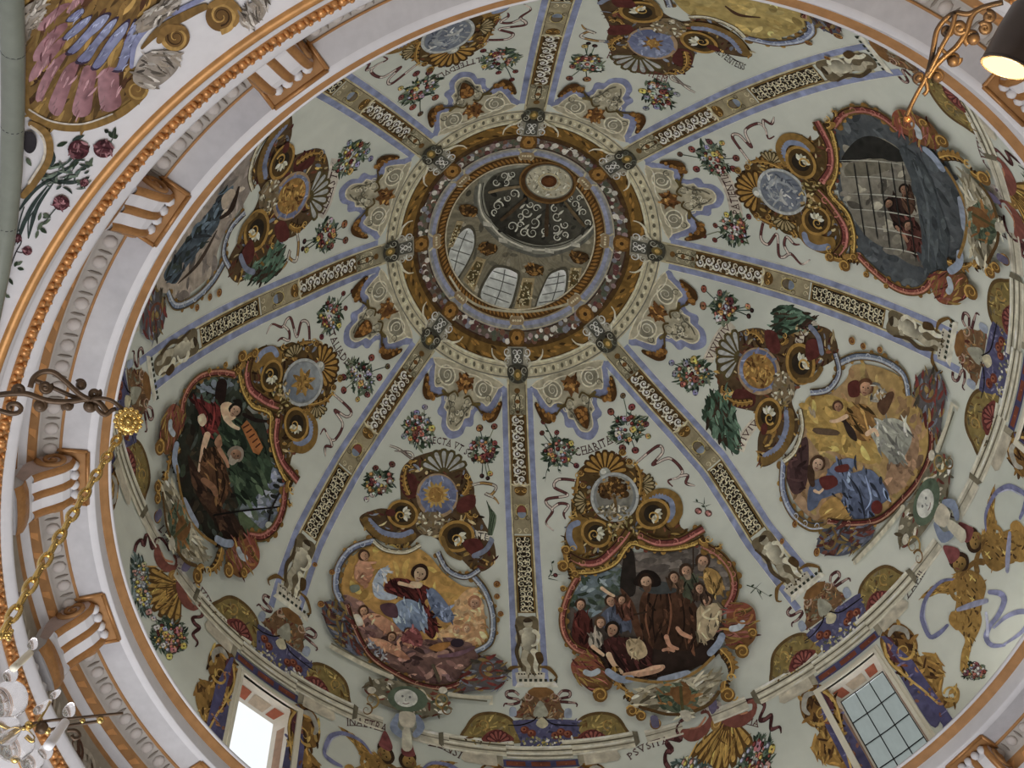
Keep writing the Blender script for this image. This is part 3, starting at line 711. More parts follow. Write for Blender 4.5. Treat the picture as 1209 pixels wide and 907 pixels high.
    fill([(-14, s0+44), (14, s0+40), (24, s0+80), (18, s0+h*.55), (4, s0+h*.62), (-16, s0+h*.56), (-22, s0+78)], (g3, g2, 20)); dot(2, s0+24, 15, g1, 18); fill([(-14, s0+14), (2, s0+2), (18, s0+14), (12, s0+20), (-8, s0+22)], (74, 60, 40))
    stroke([(-14, s0+52), (-34, s0+72), (-34, s0+100), (-16, s0+112)], [16, 12, 8], g1); stroke([(16, s0+50), (34, s0+70), (26, s0+104), (8, s0+110)], [16, 12, 8], g3)
    stroke([(-8, s0+h*.55), (-18, s0+h*.72), (-4, s0+h*.84), (-10, s1-6)], [24, 18, 10], g1); stroke([(10, s0+h*.54), (26, s0+h*.68), (18, s0+h*.84), (24, s1-8)], [24, 18, 10], g3)
    stroke([(-40, s0+30), (-30, s0+90), (-40, s0+h*.6), (-26, s0+h*.86)], [6, 14, 10], (86, 70, 44)); fill([(20, s0+h*.62), (40, s0+h*.6), (46, s0+h*.74), (30, s0+h*.8)], (92, 62, 34)); dot(-4, s0+20, 2, DKB); dot(8, s0+20, 2, DKB)
    if k in (0, 1, 2, 7):
        part('pedestal'); T.layer = 5; p0 = s1
        fill([(-48, p0-14), (-30, p0-20), (30, p0-20), (48, p0-14), (44, p0+22), (-44, p0+22)], (148, 144, 128), False)
        for i in range(9): dot(-36+9*i, p0-10, 3, DKB)
        for sg in (-1, 1): stroke([(sg*30, p0-36), (sg*60, p0-30), (sg*84, p0+6), (sg*72, p0+18)], [6, 14, 10, 4], (116, 78, 34))
# ================================================================ motifs of the fresco
GREENS = [(58, 78, 54), (44, 60, 44), (92, 108, 84), (70, 88, 80), (108, 116, 92)]
BLOOM = [(124, 58, 50), (150, 92, 78), (160, 122, 52), (150, 148, 140), (104, 44, 42), (158, 104, 56), (124, 126, 146)]
def bouquet(label, cx, cy, rx, ry, seed, blooms=(), n=26, rot=0, pal=None, leafpal=None):
    th = thing('painted_bouquet', label, 'bouquet'); R = np.random.RandomState(seed); k = 1/T.s; pal = pal or BLOOM; lp = leafpal or GREENS
    c, s = math.cos(math.radians(rot)), math.sin(math.radians(rot))
    def W(x, y): return cx+x*rx*c-y*ry*s, cy+x*rx*s+y*ry*c
    part('foliage', kind='stuff')
    for i in range(n*4):
        a = R.uniform(0, 2*PI); d = R.uniform(.25, .75); x, y = W(d*math.cos(a), d*math.sin(a)); a2 = a+R.uniform(-.6, .6); d2 = d+R.uniform(.2, .45); x2, y2 = W(d2*math.cos(a2), d2*math.sin(a2))
        T.layer = i % 12; lens(x, y, x2, y2, R.uniform(2, 4)*k, lp[R.randint(len(lp))])
    fs = [(x, y, r*k*.82, tuple(.85*q+14 for q in col)) for x, y, r, col in blooms]
    for x, y, r, col in fs: T.layer = 5; stroke([(cx+.35*(x-cx), cy+.35*(y-cy)), ((x+cx)/2+R.uniform(-2, 2)*k, (y+cy)/2+R.uniform(-2, 2)*k), (x, y)], 1.1*k, lp[R.randint(len(lp))], 0)
    for i in range(n):
        a = R.uniform(0, 2*PI); d = math.sqrt(R.uniform(0, .62)); x, y = W(d*math.cos(a), d*math.sin(a)); fs.append((x, y, R.uniform(1.2, 3.0)*k, pal[R.randint(len(pal))]))
    small = []
    for i, (x, y, r, col) in enumerate(fs):
        if r*T.s >= 2.9:
            part('flower'); T.layer = 14+i % 14
            cd = tuple(q*.62 for q in col); fill(ell(x, y, r*1.1, r, R.uniform(0, 180)), cd)
            for q in range(4): a = q*PI/2+R.uniform(0, 1); dot(x+r*.5*math.cos(a), y+r*.5*math.sin(a), r*.5, tuple(min(255, z*R.uniform(.95, 1.25)) for z in col))
            dot(x, y, r*.25, tuple(z*.5 for z in col))
        else: small.append((x, y, r, col))
    if small:
        part('small_blooms', kind='stuff')
        for i, (x, y, r, col) in enumerate(small):
            T.layer = 14+i % 14; dot(x, y, r, tuple(q*.7 for q in col)); dot(x-r*.2, y-r*.2, r*.6, tuple(min(255, q*1.15) for q in col))
def sprig(label, stems, blooms=(), leaf=(60, 78, 58), w=1.2):
    thing('painted_sprig', label, 'sprig'); k = 1/T.s
    part('stem', kind='stuff')
    for st in stems:
        stroke(st, w*k, leaf, 1); p = cr(st, False)
        for i in range(2, len(p)-1, 3):
            t = p[i]-p[i-1]; t = t/(np.linalg.norm(t)+1e-9); sg = 1 if i % 2 else -1; q = p[i]+4.5*k*(t*.6+sg*np.array([-t[1], t[0]])*.8); lens(p[i][0], p[i][1], q[0], q[1], 2.4*k, leaf)
    for x, y, r, c in blooms:
        part('flower'); r = r*k; fill(ell(x, y, r*1.1, r, 20), tuple(q*.65 for q in c)); dot(x-r*.3, y-r*.2, r*.5, c); dot(x+r*.35, y+r*.2, r*.4, tuple(min(255, q*1.15) for q in c)); dot(x, y+r*.5, r*.3, c)
def ribbon(label, *paths, w=3.4, ca=(158, 146, 136), cb=(108, 62, 60), name='painted_ribbon'):
    thing(name, label, 'ribbon'); k = 1/T.s
    for p in paths:
        part('ribbon_tail'); q = cr(p, False, 2*k); n = len(q)
        stroke(q, [w*.9*k, w*k*1.15, w*k, w*k*1.15, w*.4*k], (82, 50, 48), 0, False, False)
        m = max(2, len(p)-1)
        for i in range(m):
            a, b = int(n*i/m), min(n, int(n*(i+1)/m)+1)
            if b-a > 2: stroke(q[a:b], w*k*.62, ca if i % 2 == 0 else cb, 2 if i == m-1 else 0, False, False)
FONT = {}
def glyph(ch):
    if ch not in FONT:
        cu = bpy.data.curves.new('g', 'FONT'); cu.body = ch; cu.size = 1; cu.resolution_u = 2; o = bpy.data.objects.new('g', cu); COL.objects.link(o)
        bpy.context.view_layer.update(); dg = bpy.context.evaluated_depsgraph_get(); e = o.evaluated_get(dg); m = e.to_mesh()
        v = np.array([x.co[:2] for x in m.vertices]) if len(m.vertices) else np.zeros((0, 2)); f = [tuple(p.vertices) for p in m.polygons]; w = (v[:, 0].max()+.09) if len(v) else .3
        e.to_mesh_clear(); bpy.data.objects.remove(o); bpy.data.curves.remove(cu); FONT[ch] = (v, f, w)
    return FONT[ch]
def lettering(txt, path, h, col, flip=False, wx=1.0):
    q = cr(path, False, 2/T.s); d = np.concatenate([[0], np.cumsum(np.linalg.norm(np.diff(q, axis=0), axis=1))])
    tot = sum(glyph(c)[2] for c in txt); sc = d[-1]/tot; x = 0
    for c in txt:
        v, f, w = glyph(c)
        if len(v):
            m = x+w/2-.04; pos = np.array([np.interp(m*sc, d, q[:, 0]), np.interp(m*sc, d, q[:, 1])]); p2 = np.array([np.interp(m*sc+.01*d[-1], d, q[:, 0]), np.interp(m*sc+.01*d[-1], d, q[:, 1])]); t = p2-pos
            if np.linalg.norm(t) < 1e-6: t = q[-1]-q[-2]
            t /= np.linalg.norm(t); up = np.array([t[1], -t[0]])
            if flip: up = -up
            part('letter'); loc = pos+(v[:, :1]-w/2+.04)*sc*wx*t+v[:, 1:]*h/.72*up; add(loc, f, col); T.layer -= 1
            # serifs
            for yy in (0, .70): 
                xs = v[np.abs(v[:, 1]-yy) < .04, 0]
                if len(xs): a, b = xs.min(), xs.max(); p0 = pos+(a-.05-w/2+.04)*sc*wx*t+yy*h/.72*up; p1 = pos+(b+.05-w/2+.04)*sc*wx*t+yy*h/.72*up; stroke([p0, p1], h*.1, col, 0, False, False); T.layer -= 1
        x += w
def inscription(label, txt, path, h, col=(84, 46, 44), band=None, flip=False, bw=1.8):
    thing('inscription', label, 'inscription')
    if band:
        part('scroll_band'); q = cr(path, False); t = np.gradient(q, axis=0); t /= np.linalg.norm(t, axis=1)[:, None]; q2 = q+np.stack([t[:, 1], -t[:, 0]], 1)*h*.5*(-1 if flip else 1)
        e0 = q2[:1]-t[:1]*h*.5; e1 = q2[-1:]+t[-1:]*h*.5; stroke(np.concatenate([e0, q2, e1]), h*bw, band, 0, False, False)
    T.layer = max(T.layer, 6); lettering(txt, path, h, col, flip)
def head(x, y, r, hair=(70, 48, 34), skin=SKIN, ang=0, beard=None, veil=None):
    c, s = math.cos(math.radians(ang)), math.sin(math.radians(ang))
    def w(a, b): return x+r*(a*c-b*s), y+r*(a*s+b*c)
    if veil: fill([w(*q) for q in ((-1.2, .9), (-1.3, -.4), (-.6, -1.4), (.5, -1.4), (1.2, -.5), (1.1, .8), (.4, 1.3), (-.5, 1.4))], veil)
    fill([w(*q) for q in ((-1.05, .5), (-1.1, -.5), (-.4, -1.25), (.5, -1.2), (1.05, -.4), (1.0, .5), (0, .9))], hair)
    fill([w(*q) for q in ((-.7, -.3), (-.3, -.75), (.4, -.75), (.78, -.2), (.7, .45), (.25, 1.05), (-.2, 1.05), (-.65, .4))], (skin, tuple(q*.72 for q in skin), 30+ang))
    if r*T.s > 2.6:
        d = tuple(q*.4 for q in skin)
        for a in (-.3, .35): dot(*w(a, -.05), r*.11, d)
        stroke([w(.02, 0), w(.1, .35), w(-.02, .4)], r*.1, tuple(q*.65 for q in skin), 0); stroke([w(-.2, .66), w(.25, .66)], r*.12, (120, 56, 48), 0, False, False)
    if beard: fill([w(*q) for q in ((-.65, .3), (-.2, .55), (.3, .55), (.7, .25), (.45, 1.3), (0, 1.5), (-.4, 1.3))], beard)
def limb(pts, w, c=SKIN): stroke(pts, w, c); 
def robe(pts, c, folds=(), dark=.55, light=1.25, w=None):
    fill(pts, c); b = c if not hasattr(c[0], '__len__') else c[0]; w = w or 2.2/T.s
    for i, f in enumerate(folds): stroke(f, w, tuple(min(255, q*(dark if i % 2 == 0 else light)) for q in b), 2)
def lily(cx, cy, r, rot=0, blue=True, flip=1):
    "volute medallion with a white leaf swirl, gilt rim and blue crescent"
    c = math.radians(rot)
    fill(ell(cx, cy, r*1.15, r, rot), (92, 62, 28)); stroke(ell(cx, cy, r*1.08, r*.94, rot), r*.2, (150, 104, 40), 0, True)
    if blue: stroke(ell(cx, cy, r*.85, r*.78, rot, 12, 100, 290), r*.34, (104, 116, 140), 2)
    dot(cx, cy, r*.62, (58, 48, 34))
    for k in range(5):
        a = c+flip*(k*.5-1.6); lens(cx+r*.12*math.cos(a), cy+r*.12*math.sin(a), cx+r*.66*math.cos(a+.25), cy+r*.66*math.sin(a+.25), r*.3, (170, 166, 146) if k % 2 == 0 else (140, 138, 116))
    volute(cx+r*.2*math.cos(c+2), cy+r*.2*math.sin(c+2), r*.4, rot+90, (164, 118, 48), r*.16, flip)
def fan(cx, cy, r, a0, a1, n, ca, cb, r0=.15):
    for q in (0, 1):
        for i in range(n):
            t0, t1 = math.radians(a0+(a1-a0)*i/n), math.radians(a0+(a1-a0)*(i+1)/n); tm = (t0+t1)/2
            if q == 0: fill([(cx+r*r0*math.cos(t0), cy+r*r0*math.sin(t0)), (cx+r*.9*math.cos(t0), cy+r*.9*math.sin(t0)), (cx+r*1.04*math.cos(tm), cy+r*1.04*math.sin(tm)), (cx+r*.9*math.cos(t1), cy+r*.9*math.sin(t1)), (cx+r*r0*math.cos(t1), cy+r*r0*math.sin(t1))], cb, True)
            else: stroke([(cx+r*u*math.cos(tm), cy+r*u*math.sin(tm)) for u in (r0+.1, .35, .6, .8, .93)], [r*.08*abs(t1-t0), r*.2*abs(t1-t0), r*.36*abs(t1-t0), r*.48*abs(t1-t0), r*.4*abs(t1-t0)], ca)
            T.layer -= 1
        T.layer += 2
def band(pts, w, c, hi, lo, closed=False, knobs=0, seed=1):
    R = np.random.RandomState(seed); p = cr(pts, closed, 2/T.s)
    if knobs:
        t = np.gradient(p, axis=0); t /= np.linalg.norm(t, axis=1)[:, None]+1e-9; nn = np.stack([-t[:, 1], t[:, 0]], 1)
        for i in range(knobs):
            k = int((i+.5)*len(p)/knobs); sg = R.choice([-1, 1]); q = p[k]+nn[k]*w*.5*sg; dot(q[0], q[1], w*R.uniform(.22, .4), [(128, 84, 30), (150, 104, 42), (96, 58, 26), (120, 60, 44)][R.randint(4)]); T.layer -= 1
        T.layer += 1
    stroke(p, w, lo, 0, closed, False); stroke(p, w*.72, c, 0, closed, False)
    t = np.gradient(p, axis=0); t /= np.linalg.norm(t, axis=1)[:, None]+1e-9; nn = np.stack([-t[:, 1], t[:, 0]], 1)
    stroke(p+nn*w*.18, w*.2, hi, 0, closed, False); stroke(p-nn*w*.3, w*.12, tuple(q*.6 for q in c), 0, closed, False)
    if knobs:
        for i in range(knobs):
            k = int((i+.2)*len(p)/knobs); volute(p[k][0], p[k][1], w*.36, R.uniform(0, 360), hi, w*.13, R.choice([-1, 1]), 1.1); T.layer -= 1
        T.layer += 1
def acanth(x0, y0, x1, y1, w, c=(138, 92, 34), hi=(172, 126, 56), lo=(78, 48, 22), n=5, flip=1):
    "curling gilt acanthus leaf from base to tip"
    d = np.array([x1-x0, y1-y0], float); L = np.linalg.norm(d); t = d/L; nn = np.array([-t[1], t[0]])*flip
    sp = [np.array([x0, y0])+t*L*u+nn*w*.5*math.sin(PI*u) for u in np.linspace(0, 1, 7)]
    stroke(sp, [w*.7, w*1.1, w, w*.7, w*.3], lo); stroke(sp, [w*.5, w*.85, w*.75, w*.5, w*.2], c)
    for k in range(n):
        u = .1+.8*k/n; b = sp[int(u*6)]; e = b+nn*w*.75+t*w*.3; lens(b[0], b[1], e[0], e[1], w*.45, c); e2 = b-nn*w*.5+t*w*.4; lens(b[0], b[1], e2[0], e2[1], w*.3, lo)
    stroke(sp, w*.16, hi, 1); volute(x1, y1, w*.5, 0, hi, w*.2, flip)
# ================================================================ panels with the double volute crest (type A, drawn over the friar panel)
BUSY = [(132, 90, 36), (96, 62, 28), (158, 116, 54), (70, 46, 26), (116, 66, 40), (150, 134, 92), (104, 112, 126)]
REDF = [(124, 58, 50), (104, 48, 42), (150, 88, 76), (112, 76, 34), (136, 100, 44)]
SCENE_A = [(262, 205), (330, 190), (420, 165), (450, 115), (520, 105), (640, 92), (735, 82), (800, 135), (842, 200), (838, 260), (805, 330), (812, 400), (780, 480), (700, 540), (580, 578), (470, 578), (375, 560), (300, 480), (245, 440), (215, 350), (228, 260)]
def crestA(i, medal):
    replay(0, i); frame(600, 430, .2757); T.layer = 0
    part('crest'); und = [(300, 460), (345, 420), (415, 375), (490, 400), (540, 440), (600, 480), (630, 540), (700, 555), (745, 620), (735, 690), (780, 740), (600, 760), (500, 780), (350, 830), (262, 830), (240, 740), (270, 660), (270, 590), (300, 540)]
    fill(und, (96, 66, 34)); dabs(und, 260, BUSY, 34, 11, seed=i)
    fan(415, 468, 98, 180, 360, 9, (152, 104, 36), (88, 54, 22)); dot(415, 468, 24, (126, 130, 122)); dot(408, 462, 12, (164, 164, 152))
    for x0, y0, x1, y1, w, fl in ((330, 640, 300, 480, 34, -1), (560, 560, 540, 420, 30, 1), (350, 600, 275, 640, 26, 1), (585, 600, 625, 520, 26, -1)): acanth(x0, y0, x1, y1, w, flip=fl)
    fan(570, 520, 60, -60, 60, 6, (140, 124, 84), (82, 62, 34)); fan(340, 590, 60, 110, 240, 6, (140, 124, 84), (82, 62, 34))
    for q in ((490, 380, 16), (520, 420, 14), (310, 470, 14), (320, 520, 14)): dot(*q, (110, 68, 30)); volute(q[0], q[1], q[2], 0, (160, 116, 50), 5)
    part('medallion'); fill(ell(457, 572, 104, 106), (108, 112, 112)); stroke(ell(457, 572, 98, 100), 12, (136, 140, 138), 0, True); medal()
    part('volute_medallion'); fill([(250, 700), (290, 660), (340, 665), (350, 700), (320, 760), (330, 810), (290, 820), (250, 780)], (128, 88, 34)); stroke([(310, 680), (268, 700), (262, 750), (290, 800)], 26, (106, 118, 144)); lily(378, 728, 58, 30, False)
    part('volute_medallion'); stroke([(590, 590), (650, 555), (715, 575), (730, 640), (690, 700)], 40, (128, 88, 34)); stroke([(600, 590), (655, 566), (700, 590), (706, 640), (680, 680)], 26, (106, 118, 144)); lily(622, 645, 64, -20, False, -1)
    part('knot'); dabs([(430, 660), (540, 650), (560, 720), (500, 760), (430, 730)], 60, [(140, 116, 70), (112, 84, 44), (158, 134, 88), (90, 66, 36)], 22, 10, seed=3)
def frameA(i):
    replay(0, i); frame(600, 620, .3165); T.layer += 2
    part('frame')
    band([(262, 205), (235, 250), (212, 310), (202, 370), (215, 425), (250, 470), (310, 495)], 30, (128, 62, 52), (164, 108, 84), (110, 76, 30), False, 9); band([(735, 85), (800, 125), (845, 190), (850, 260), (822, 320)], 36, (122, 54, 46), (156, 96, 82), (110, 76, 30), False, 8)
    band([(250, 185), (330, 180), (400, 150), (440, 95), (470, 75), (540, 95), (620, 95), (690, 80), (740, 55)], 26, (132, 92, 36), (172, 130, 58), (80, 52, 22), False, 18)
    band([(220, 120), (280, 150), (340, 145), (395, 100), (430, 60), (450, 30)], 40, (124, 58, 52), (166, 100, 88), (104, 70, 28), False, 5); band([(490, 45), (560, 75), (640, 70), (700, 40), (735, 20)], 36, (124, 58, 52), (166, 100, 88), (104, 70, 28), False, 4)
    for x0, y0, x1, y1, w, fl in ((240, 210, 205, 160, 30, 1), (225, 150, 240, 100, 26, -1), (720, 60, 755, 60, 30, 1), (780, 95, 800, 80, 16, 1)): part('gilt_scroll'); acanth(x0, y0, x1, y1, w, flip=fl)
    for q in ((205, 165, 22), (215, 105, 18), (250, 195, 14), (195, 330, 10), (205, 250, 12)): part('gilt_knob'); dot(*q, (118, 76, 28)); volute(q[0], q[1], q[2], 200, (164, 116, 46), q[2]*.35)
    part('volute_scroll'); a = [(235, 530), (280, 495), (330, 500), (360, 545), (390, 590), (380, 630), (320, 640), (280, 615), (245, 580)]; fill(a, ((140, 74, 50), (104, 66, 30), 90)); dabs(a, 50, REDF, 60, 7, 30, 2, 15); stroke([(280, 560), (310, 572), (345, 556)], 22, (132, 142, 150))
    part('volute_scroll'); a = [(830, 320), (880, 300), (925, 325), (935, 380), (930, 440), (880, 480), (830, 470), (812, 420), (822, 360)]; fill(a, ((136, 68, 46), (112, 72, 30), 90)); dabs(a, 50, REDF, 60, 7, -10, 3, 15); stroke([(832, 402), (870, 395), (890, 370)], 24, (136, 144, 150)); volute(880, 345, 42, 0, (150, 92, 46), 10)
    for j, (x0, y0, x1, y1, w, fl) in enumerate(((400, 545, 450, 640, 30, 1), (440, 650, 480, 720, 34, -1), (800, 480, 840, 590, 38, -1), (820, 600, 850, 660, 34, 1), (860, 480, 890, 500, 30, -1), (330, 640, 350, 655, 26, 1))): part('gilt_scroll'); acanth(x0, y0, x1, y1, w, flip=fl)
    for q in ((345, 655, 28), (465, 715, 22), (830, 655, 28), (885, 490, 26), (925, 420, 18), (555, 765, 22), (500, 735, 20)): part('gilt_knob'); dot(*q, (118, 76, 28)); volute(q[0], q[1], q[2], 200, (164, 116, 46), q[2]*.35)
    part('blue_lining'); stroke([(365, 560), (420, 595), (475, 592)], 28, (112, 124, 142)); stroke([(560, 605), (620, 590), (690, 572)], 30, (116, 126, 142)); stroke([(755, 505), (795, 460), (812, 420)], 28, (112, 124, 142)); stroke([(440, 590), (540, 606), (640, 600), (720, 560), (780, 505)], 12, (132, 92, 42)); fill([(755, 690), (775, 650), (790, 700), (770, 730)], (92, 84, 112)); fill([(535, 740), (560, 735), (570, 775), (545, 780)], (90, 86, 112))
    part('leaf_apron'); a = [(470, 660), (530, 625), (620, 605), (700, 585), (800, 572), (790, 630), (740, 690), (690, 740), (640, 735), (540, 710), (480, 700)]; fill(a, (122, 116, 96)); dabs(a, 90, [(152, 146, 122), (128, 122, 100), (92, 84, 62), (164, 158, 136), (108, 98, 70)], 60, 12, -20, 5, 25)
    fill([(560, 640), (620, 610), (680, 620), (720, 660), (690, 715), (620, 722), (570, 690)], (84, 96, 74)); dabs([(560, 640), (620, 610), (680, 620), (720, 660), (690, 715), (620, 722), (570, 690)], 50, [(78, 94, 72), (60, 74, 56), (126, 76, 40), (100, 108, 86), (138, 88, 44)], 40, 12, 20, 6)
    fill([(610, 640), (650, 622), (690, 640), (680, 690), (640, 690)], (120, 74, 38)); stroke([(650, 620), (655, 680), (660, 720)], 12, (88, 72, 42)); fill([(645, 722), (680, 715), (692, 745), (668, 758)], (142, 138, 122)); stroke([(490, 700), (540, 715), (600, 730), (650, 730)], 12, (96, 62, 30)); stroke([(700, 720), (760, 690), (800, 640)], 14, (100, 68, 34))
def pictureA(i, col, pal=None, n=160):
    replay(0, i); frame(600, 620, .3165); T.layer += 2; P = part('picture'); fill(SCENE_A, col)
    if pal: dabs(SCENE_A, n, pal, 60, 26, seed=i+20)
    return P
def tree_medal():
    fill(ell(457, 566, 80, 84), ((124, 122, 108), (98, 98, 92), 90)); stroke([(455, 660), (460, 600), (452, 560)], [22, 14, 10], (112, 78, 40))
    for q in ((440, 530, 34), (480, 535, 30), (415, 560, 24), (500, 560, 20), (455, 505, 26)): fill(ell(q[0], q[1], q[2], q[2]*.8), (88, 54, 24))
    dabs(ell(455, 532, 70, 48), 90, [(124, 78, 32), (76, 44, 20), (146, 100, 44), (96, 60, 26)], 16, 10, seed=4); dabs(ell(455, 630, 72, 26), 40, [(158, 152, 134), (130, 122, 100), (108, 86, 50)], 22, 9, seed=5)
def flame_medal():          # gilt star flame on blue
    fill(ell(457, 570, 86, 92), ((122, 128, 130), (94, 104, 116), 60)); 
    for a in range(0, 360, 45): lens(457, 570, 457+66*math.cos(math.radians(a)), 570+66*math.sin(math.radians(a)), 24, (130, 88, 34) if a % 90 else (150, 104, 42))
    dabs(ell(457, 570, 44, 44), 30, [(150, 104, 42), (112, 72, 30)], 22, 9, seed=2)
def cloud_medal():
    fill(ell(457, 570, 88, 92), (98, 106, 118)); stroke([(420, 540), (460, 520), (500, 545), (500, 600), (470, 630)], 22, (122, 128, 132)); stroke([(400, 600), (430, 570), (470, 575)], 14, (140, 142, 140)); volute(480, 590, 30, 0, (84, 92, 108), 10); volute(430, 545, 26, 90, (134, 138, 138), 9)
    dabs(ell(457, 570, 80, 84), 60, [(122, 128, 132), (84, 92, 108), (140, 142, 138)], 26, 8, seed=9)
# ---- the friar
fp = thing('fresco_panel', 'frescoed panel of a brown robed friar among kneeling people, in a red and gold frame', 'fresco')
crestA(0, tree_medal)
sc_ = pictureA(0, ((104, 96, 88), (64, 46, 34), 90), None); pixels(600, 620, .3165)
dabs([(450, 120), (735, 90), (800, 160), (830, 260), (700, 200), (480, 180)], 60, [(108, 100, 92), (96, 88, 80), (88, 80, 74)], 70, 26, 0, 4, 10); dabs([(480, 440), (790, 400), (780, 480), (600, 570), (400, 560), (300, 480)], 90, [(62, 46, 36), (78, 58, 44), (50, 38, 32)], 60, 22, 0, 5, 20)
fill([(262, 205), (330, 190), (420, 165), (425, 235), (350, 320), (300, 350), (228, 290)], ((96, 112, 122), (76, 88, 78), 60)); dabs([(262, 205), (420, 165), (425, 235), (350, 320), (300, 350), (228, 290)], 50, [(96, 112, 120), (74, 88, 76), (60, 76, 60), (110, 122, 126)], 40, 18, seed=6); fill([(435, 115), (470, 105), (475, 260), (420, 250)], (56, 48, 42)); fill([(500, 420), (760, 420), (770, 480), (700, 535), (520, 560), (460, 480)], (62, 46, 38)); fill([(420, 240), (470, 300), (505, 430), (480, 420), (440, 300)], (98, 62, 40))
def dress(o, pts, c, folds=(), n=40, ang=70, seed=1):
    P = part('person', o); fill(pts, c); b = np.array(c if not hasattr(c[0], '__len__') else c[0], float); dabs(pts, n, [b*.7, b*.85, b*1.18, b, b*.55], 46, 10, ang, seed, 18); 
    for i, f in enumerate(folds): stroke(f, 2.4/T.s, tuple(b*(.5 if i % 2 == 0 else 1.3)), 2)
    return P
dress(sc_, [(505, 258), (560, 225), (640, 240), (700, 300), (740, 400), (700, 470), (560, 470), (510, 430), (490, 330)], ((94, 60, 38), (60, 40, 28), 70), [[(560, 260), (540, 340), (550, 440)], [(600, 260), (610, 340), (590, 450)], [(650, 280), (660, 360), (650, 450)], [(520, 300), (515, 360), (530, 430)], [(700, 330), (710, 400), (680, 460)]], 70, 85)
fill([(490, 240), (560, 215), (650, 235), (620, 258), (540, 262)], (70, 74, 74)); fill([(470, 215), (500, 175), (545, 178), (572, 210), (560, 235), (480, 232)], (46, 34, 28)); head(516, 218, 26, (62, 42, 30), (176, 138, 108), -10, (104, 74, 52)); limb([(630, 385), (650, 410), (690, 428)], [14, 18, 12], (166, 120, 90)); limb([(590, 415), (605, 455), (640, 470)], [20, 16, 10], (160, 114, 86)); limb([(575, 475), (600, 470), (625, 478)], 12, (158, 112, 84)); stroke([(520, 330), (430, 340), (440, 262)], 7, (70, 50, 36))
for j, (pts, c, h) in enumerate((([(345, 345), (380, 312), (430, 320), (458, 372), (436, 404), (370, 395), (340, 370)], (84, 92, 112), (383, 290, 20)), ([(248, 345), (280, 322), (312, 370), (325, 445), (290, 475), (240, 430)], (98, 44, 36), (270, 304, 19)), ([(640, 205), (690, 190), (722, 230), (715, 285), (665, 275)], (76, 82, 62), (668, 178, 23)), ([(735, 170), (785, 180), (808, 235), (790, 268), (745, 250)], (146, 104, 54), (730, 142, 25)), ([(598, 225), (625, 215), (652, 232), (640, 248)], (112, 84, 60), (622, 203, 19)), ([(715, 315), (790, 300), (802, 350), (770, 425), (715, 445), (708, 370)], (146, 130, 98), (745, 288, 20)), ([(690, 250), (730, 240), (748, 278), (698, 290)], (92, 68, 52), (718, 245, 18)), ([(400, 300), (450, 295), (470, 350), (430, 365)], (102, 62, 46), (425, 288, 16)))):
    dress(sc_, pts, c, (), 22, 80, j); head(h[0], h[1], h[2], (76, 54, 38), (170, 130, 100), 15 if j % 2 else -15, (120, 100, 80) if j in (2, 3) else None)
stroke([(760, 320), (730, 345), (770, 360), (795, 330)], 8, (170, 158, 124)); limb([(345, 240), (375, 262), (400, 275)], [14, 12, 10], SKIN)
dress(sc_, [(360, 440), (440, 430), (520, 450), (540, 500), (480, 570), (400, 560), (360, 500)], ((84, 42, 38), (58, 36, 30), 60), [[(380, 460), (420, 520), (450, 560)], [(430, 450), (470, 500)]], 50, 50); fill([(445, 440), (500, 440), (522, 490), (485, 512), (450, 490)], (148, 130, 96)); dabs([(445, 440), (500, 440), (522, 490), (485, 512), (450, 490)], 16, [(160, 142, 106), (120, 104, 74)], 30, 8, 80, 3); limb([(372, 485), (395, 530), (430, 566)], [24, 18, 14], SKIN); limb([(428, 572), (500, 562), (545, 545), (588, 538)], [14, 22, 20, 14], (172, 134, 104)); limb([(588, 538), (560, 556), (480, 572)], [10, 16, 18], (160, 122, 94)); head(390, 400, 25, (50, 40, 32), (164, 124, 94), 20)
dress(sc_, [(300, 435), (330, 405), (352, 422), (348, 462), (310, 468)], (136, 128, 114), (), 14); head(345, 375, 19, (98, 70, 46), (174, 134, 104)); limb([(310, 460), (335, 480), (360, 500)], [16, 14, 12], SKIN); stroke([(695, 95), (696, 175)], 5, (70, 52, 38), 0, False, False)
frameA(0)
pixels(600, 430, .2757)
inscription('dark red lettering CHARITAS between two bouquets above the brown robed friar', 'CHARITAS', [(288, 395), (350, 380), (410, 355), (470, 325)], 34)
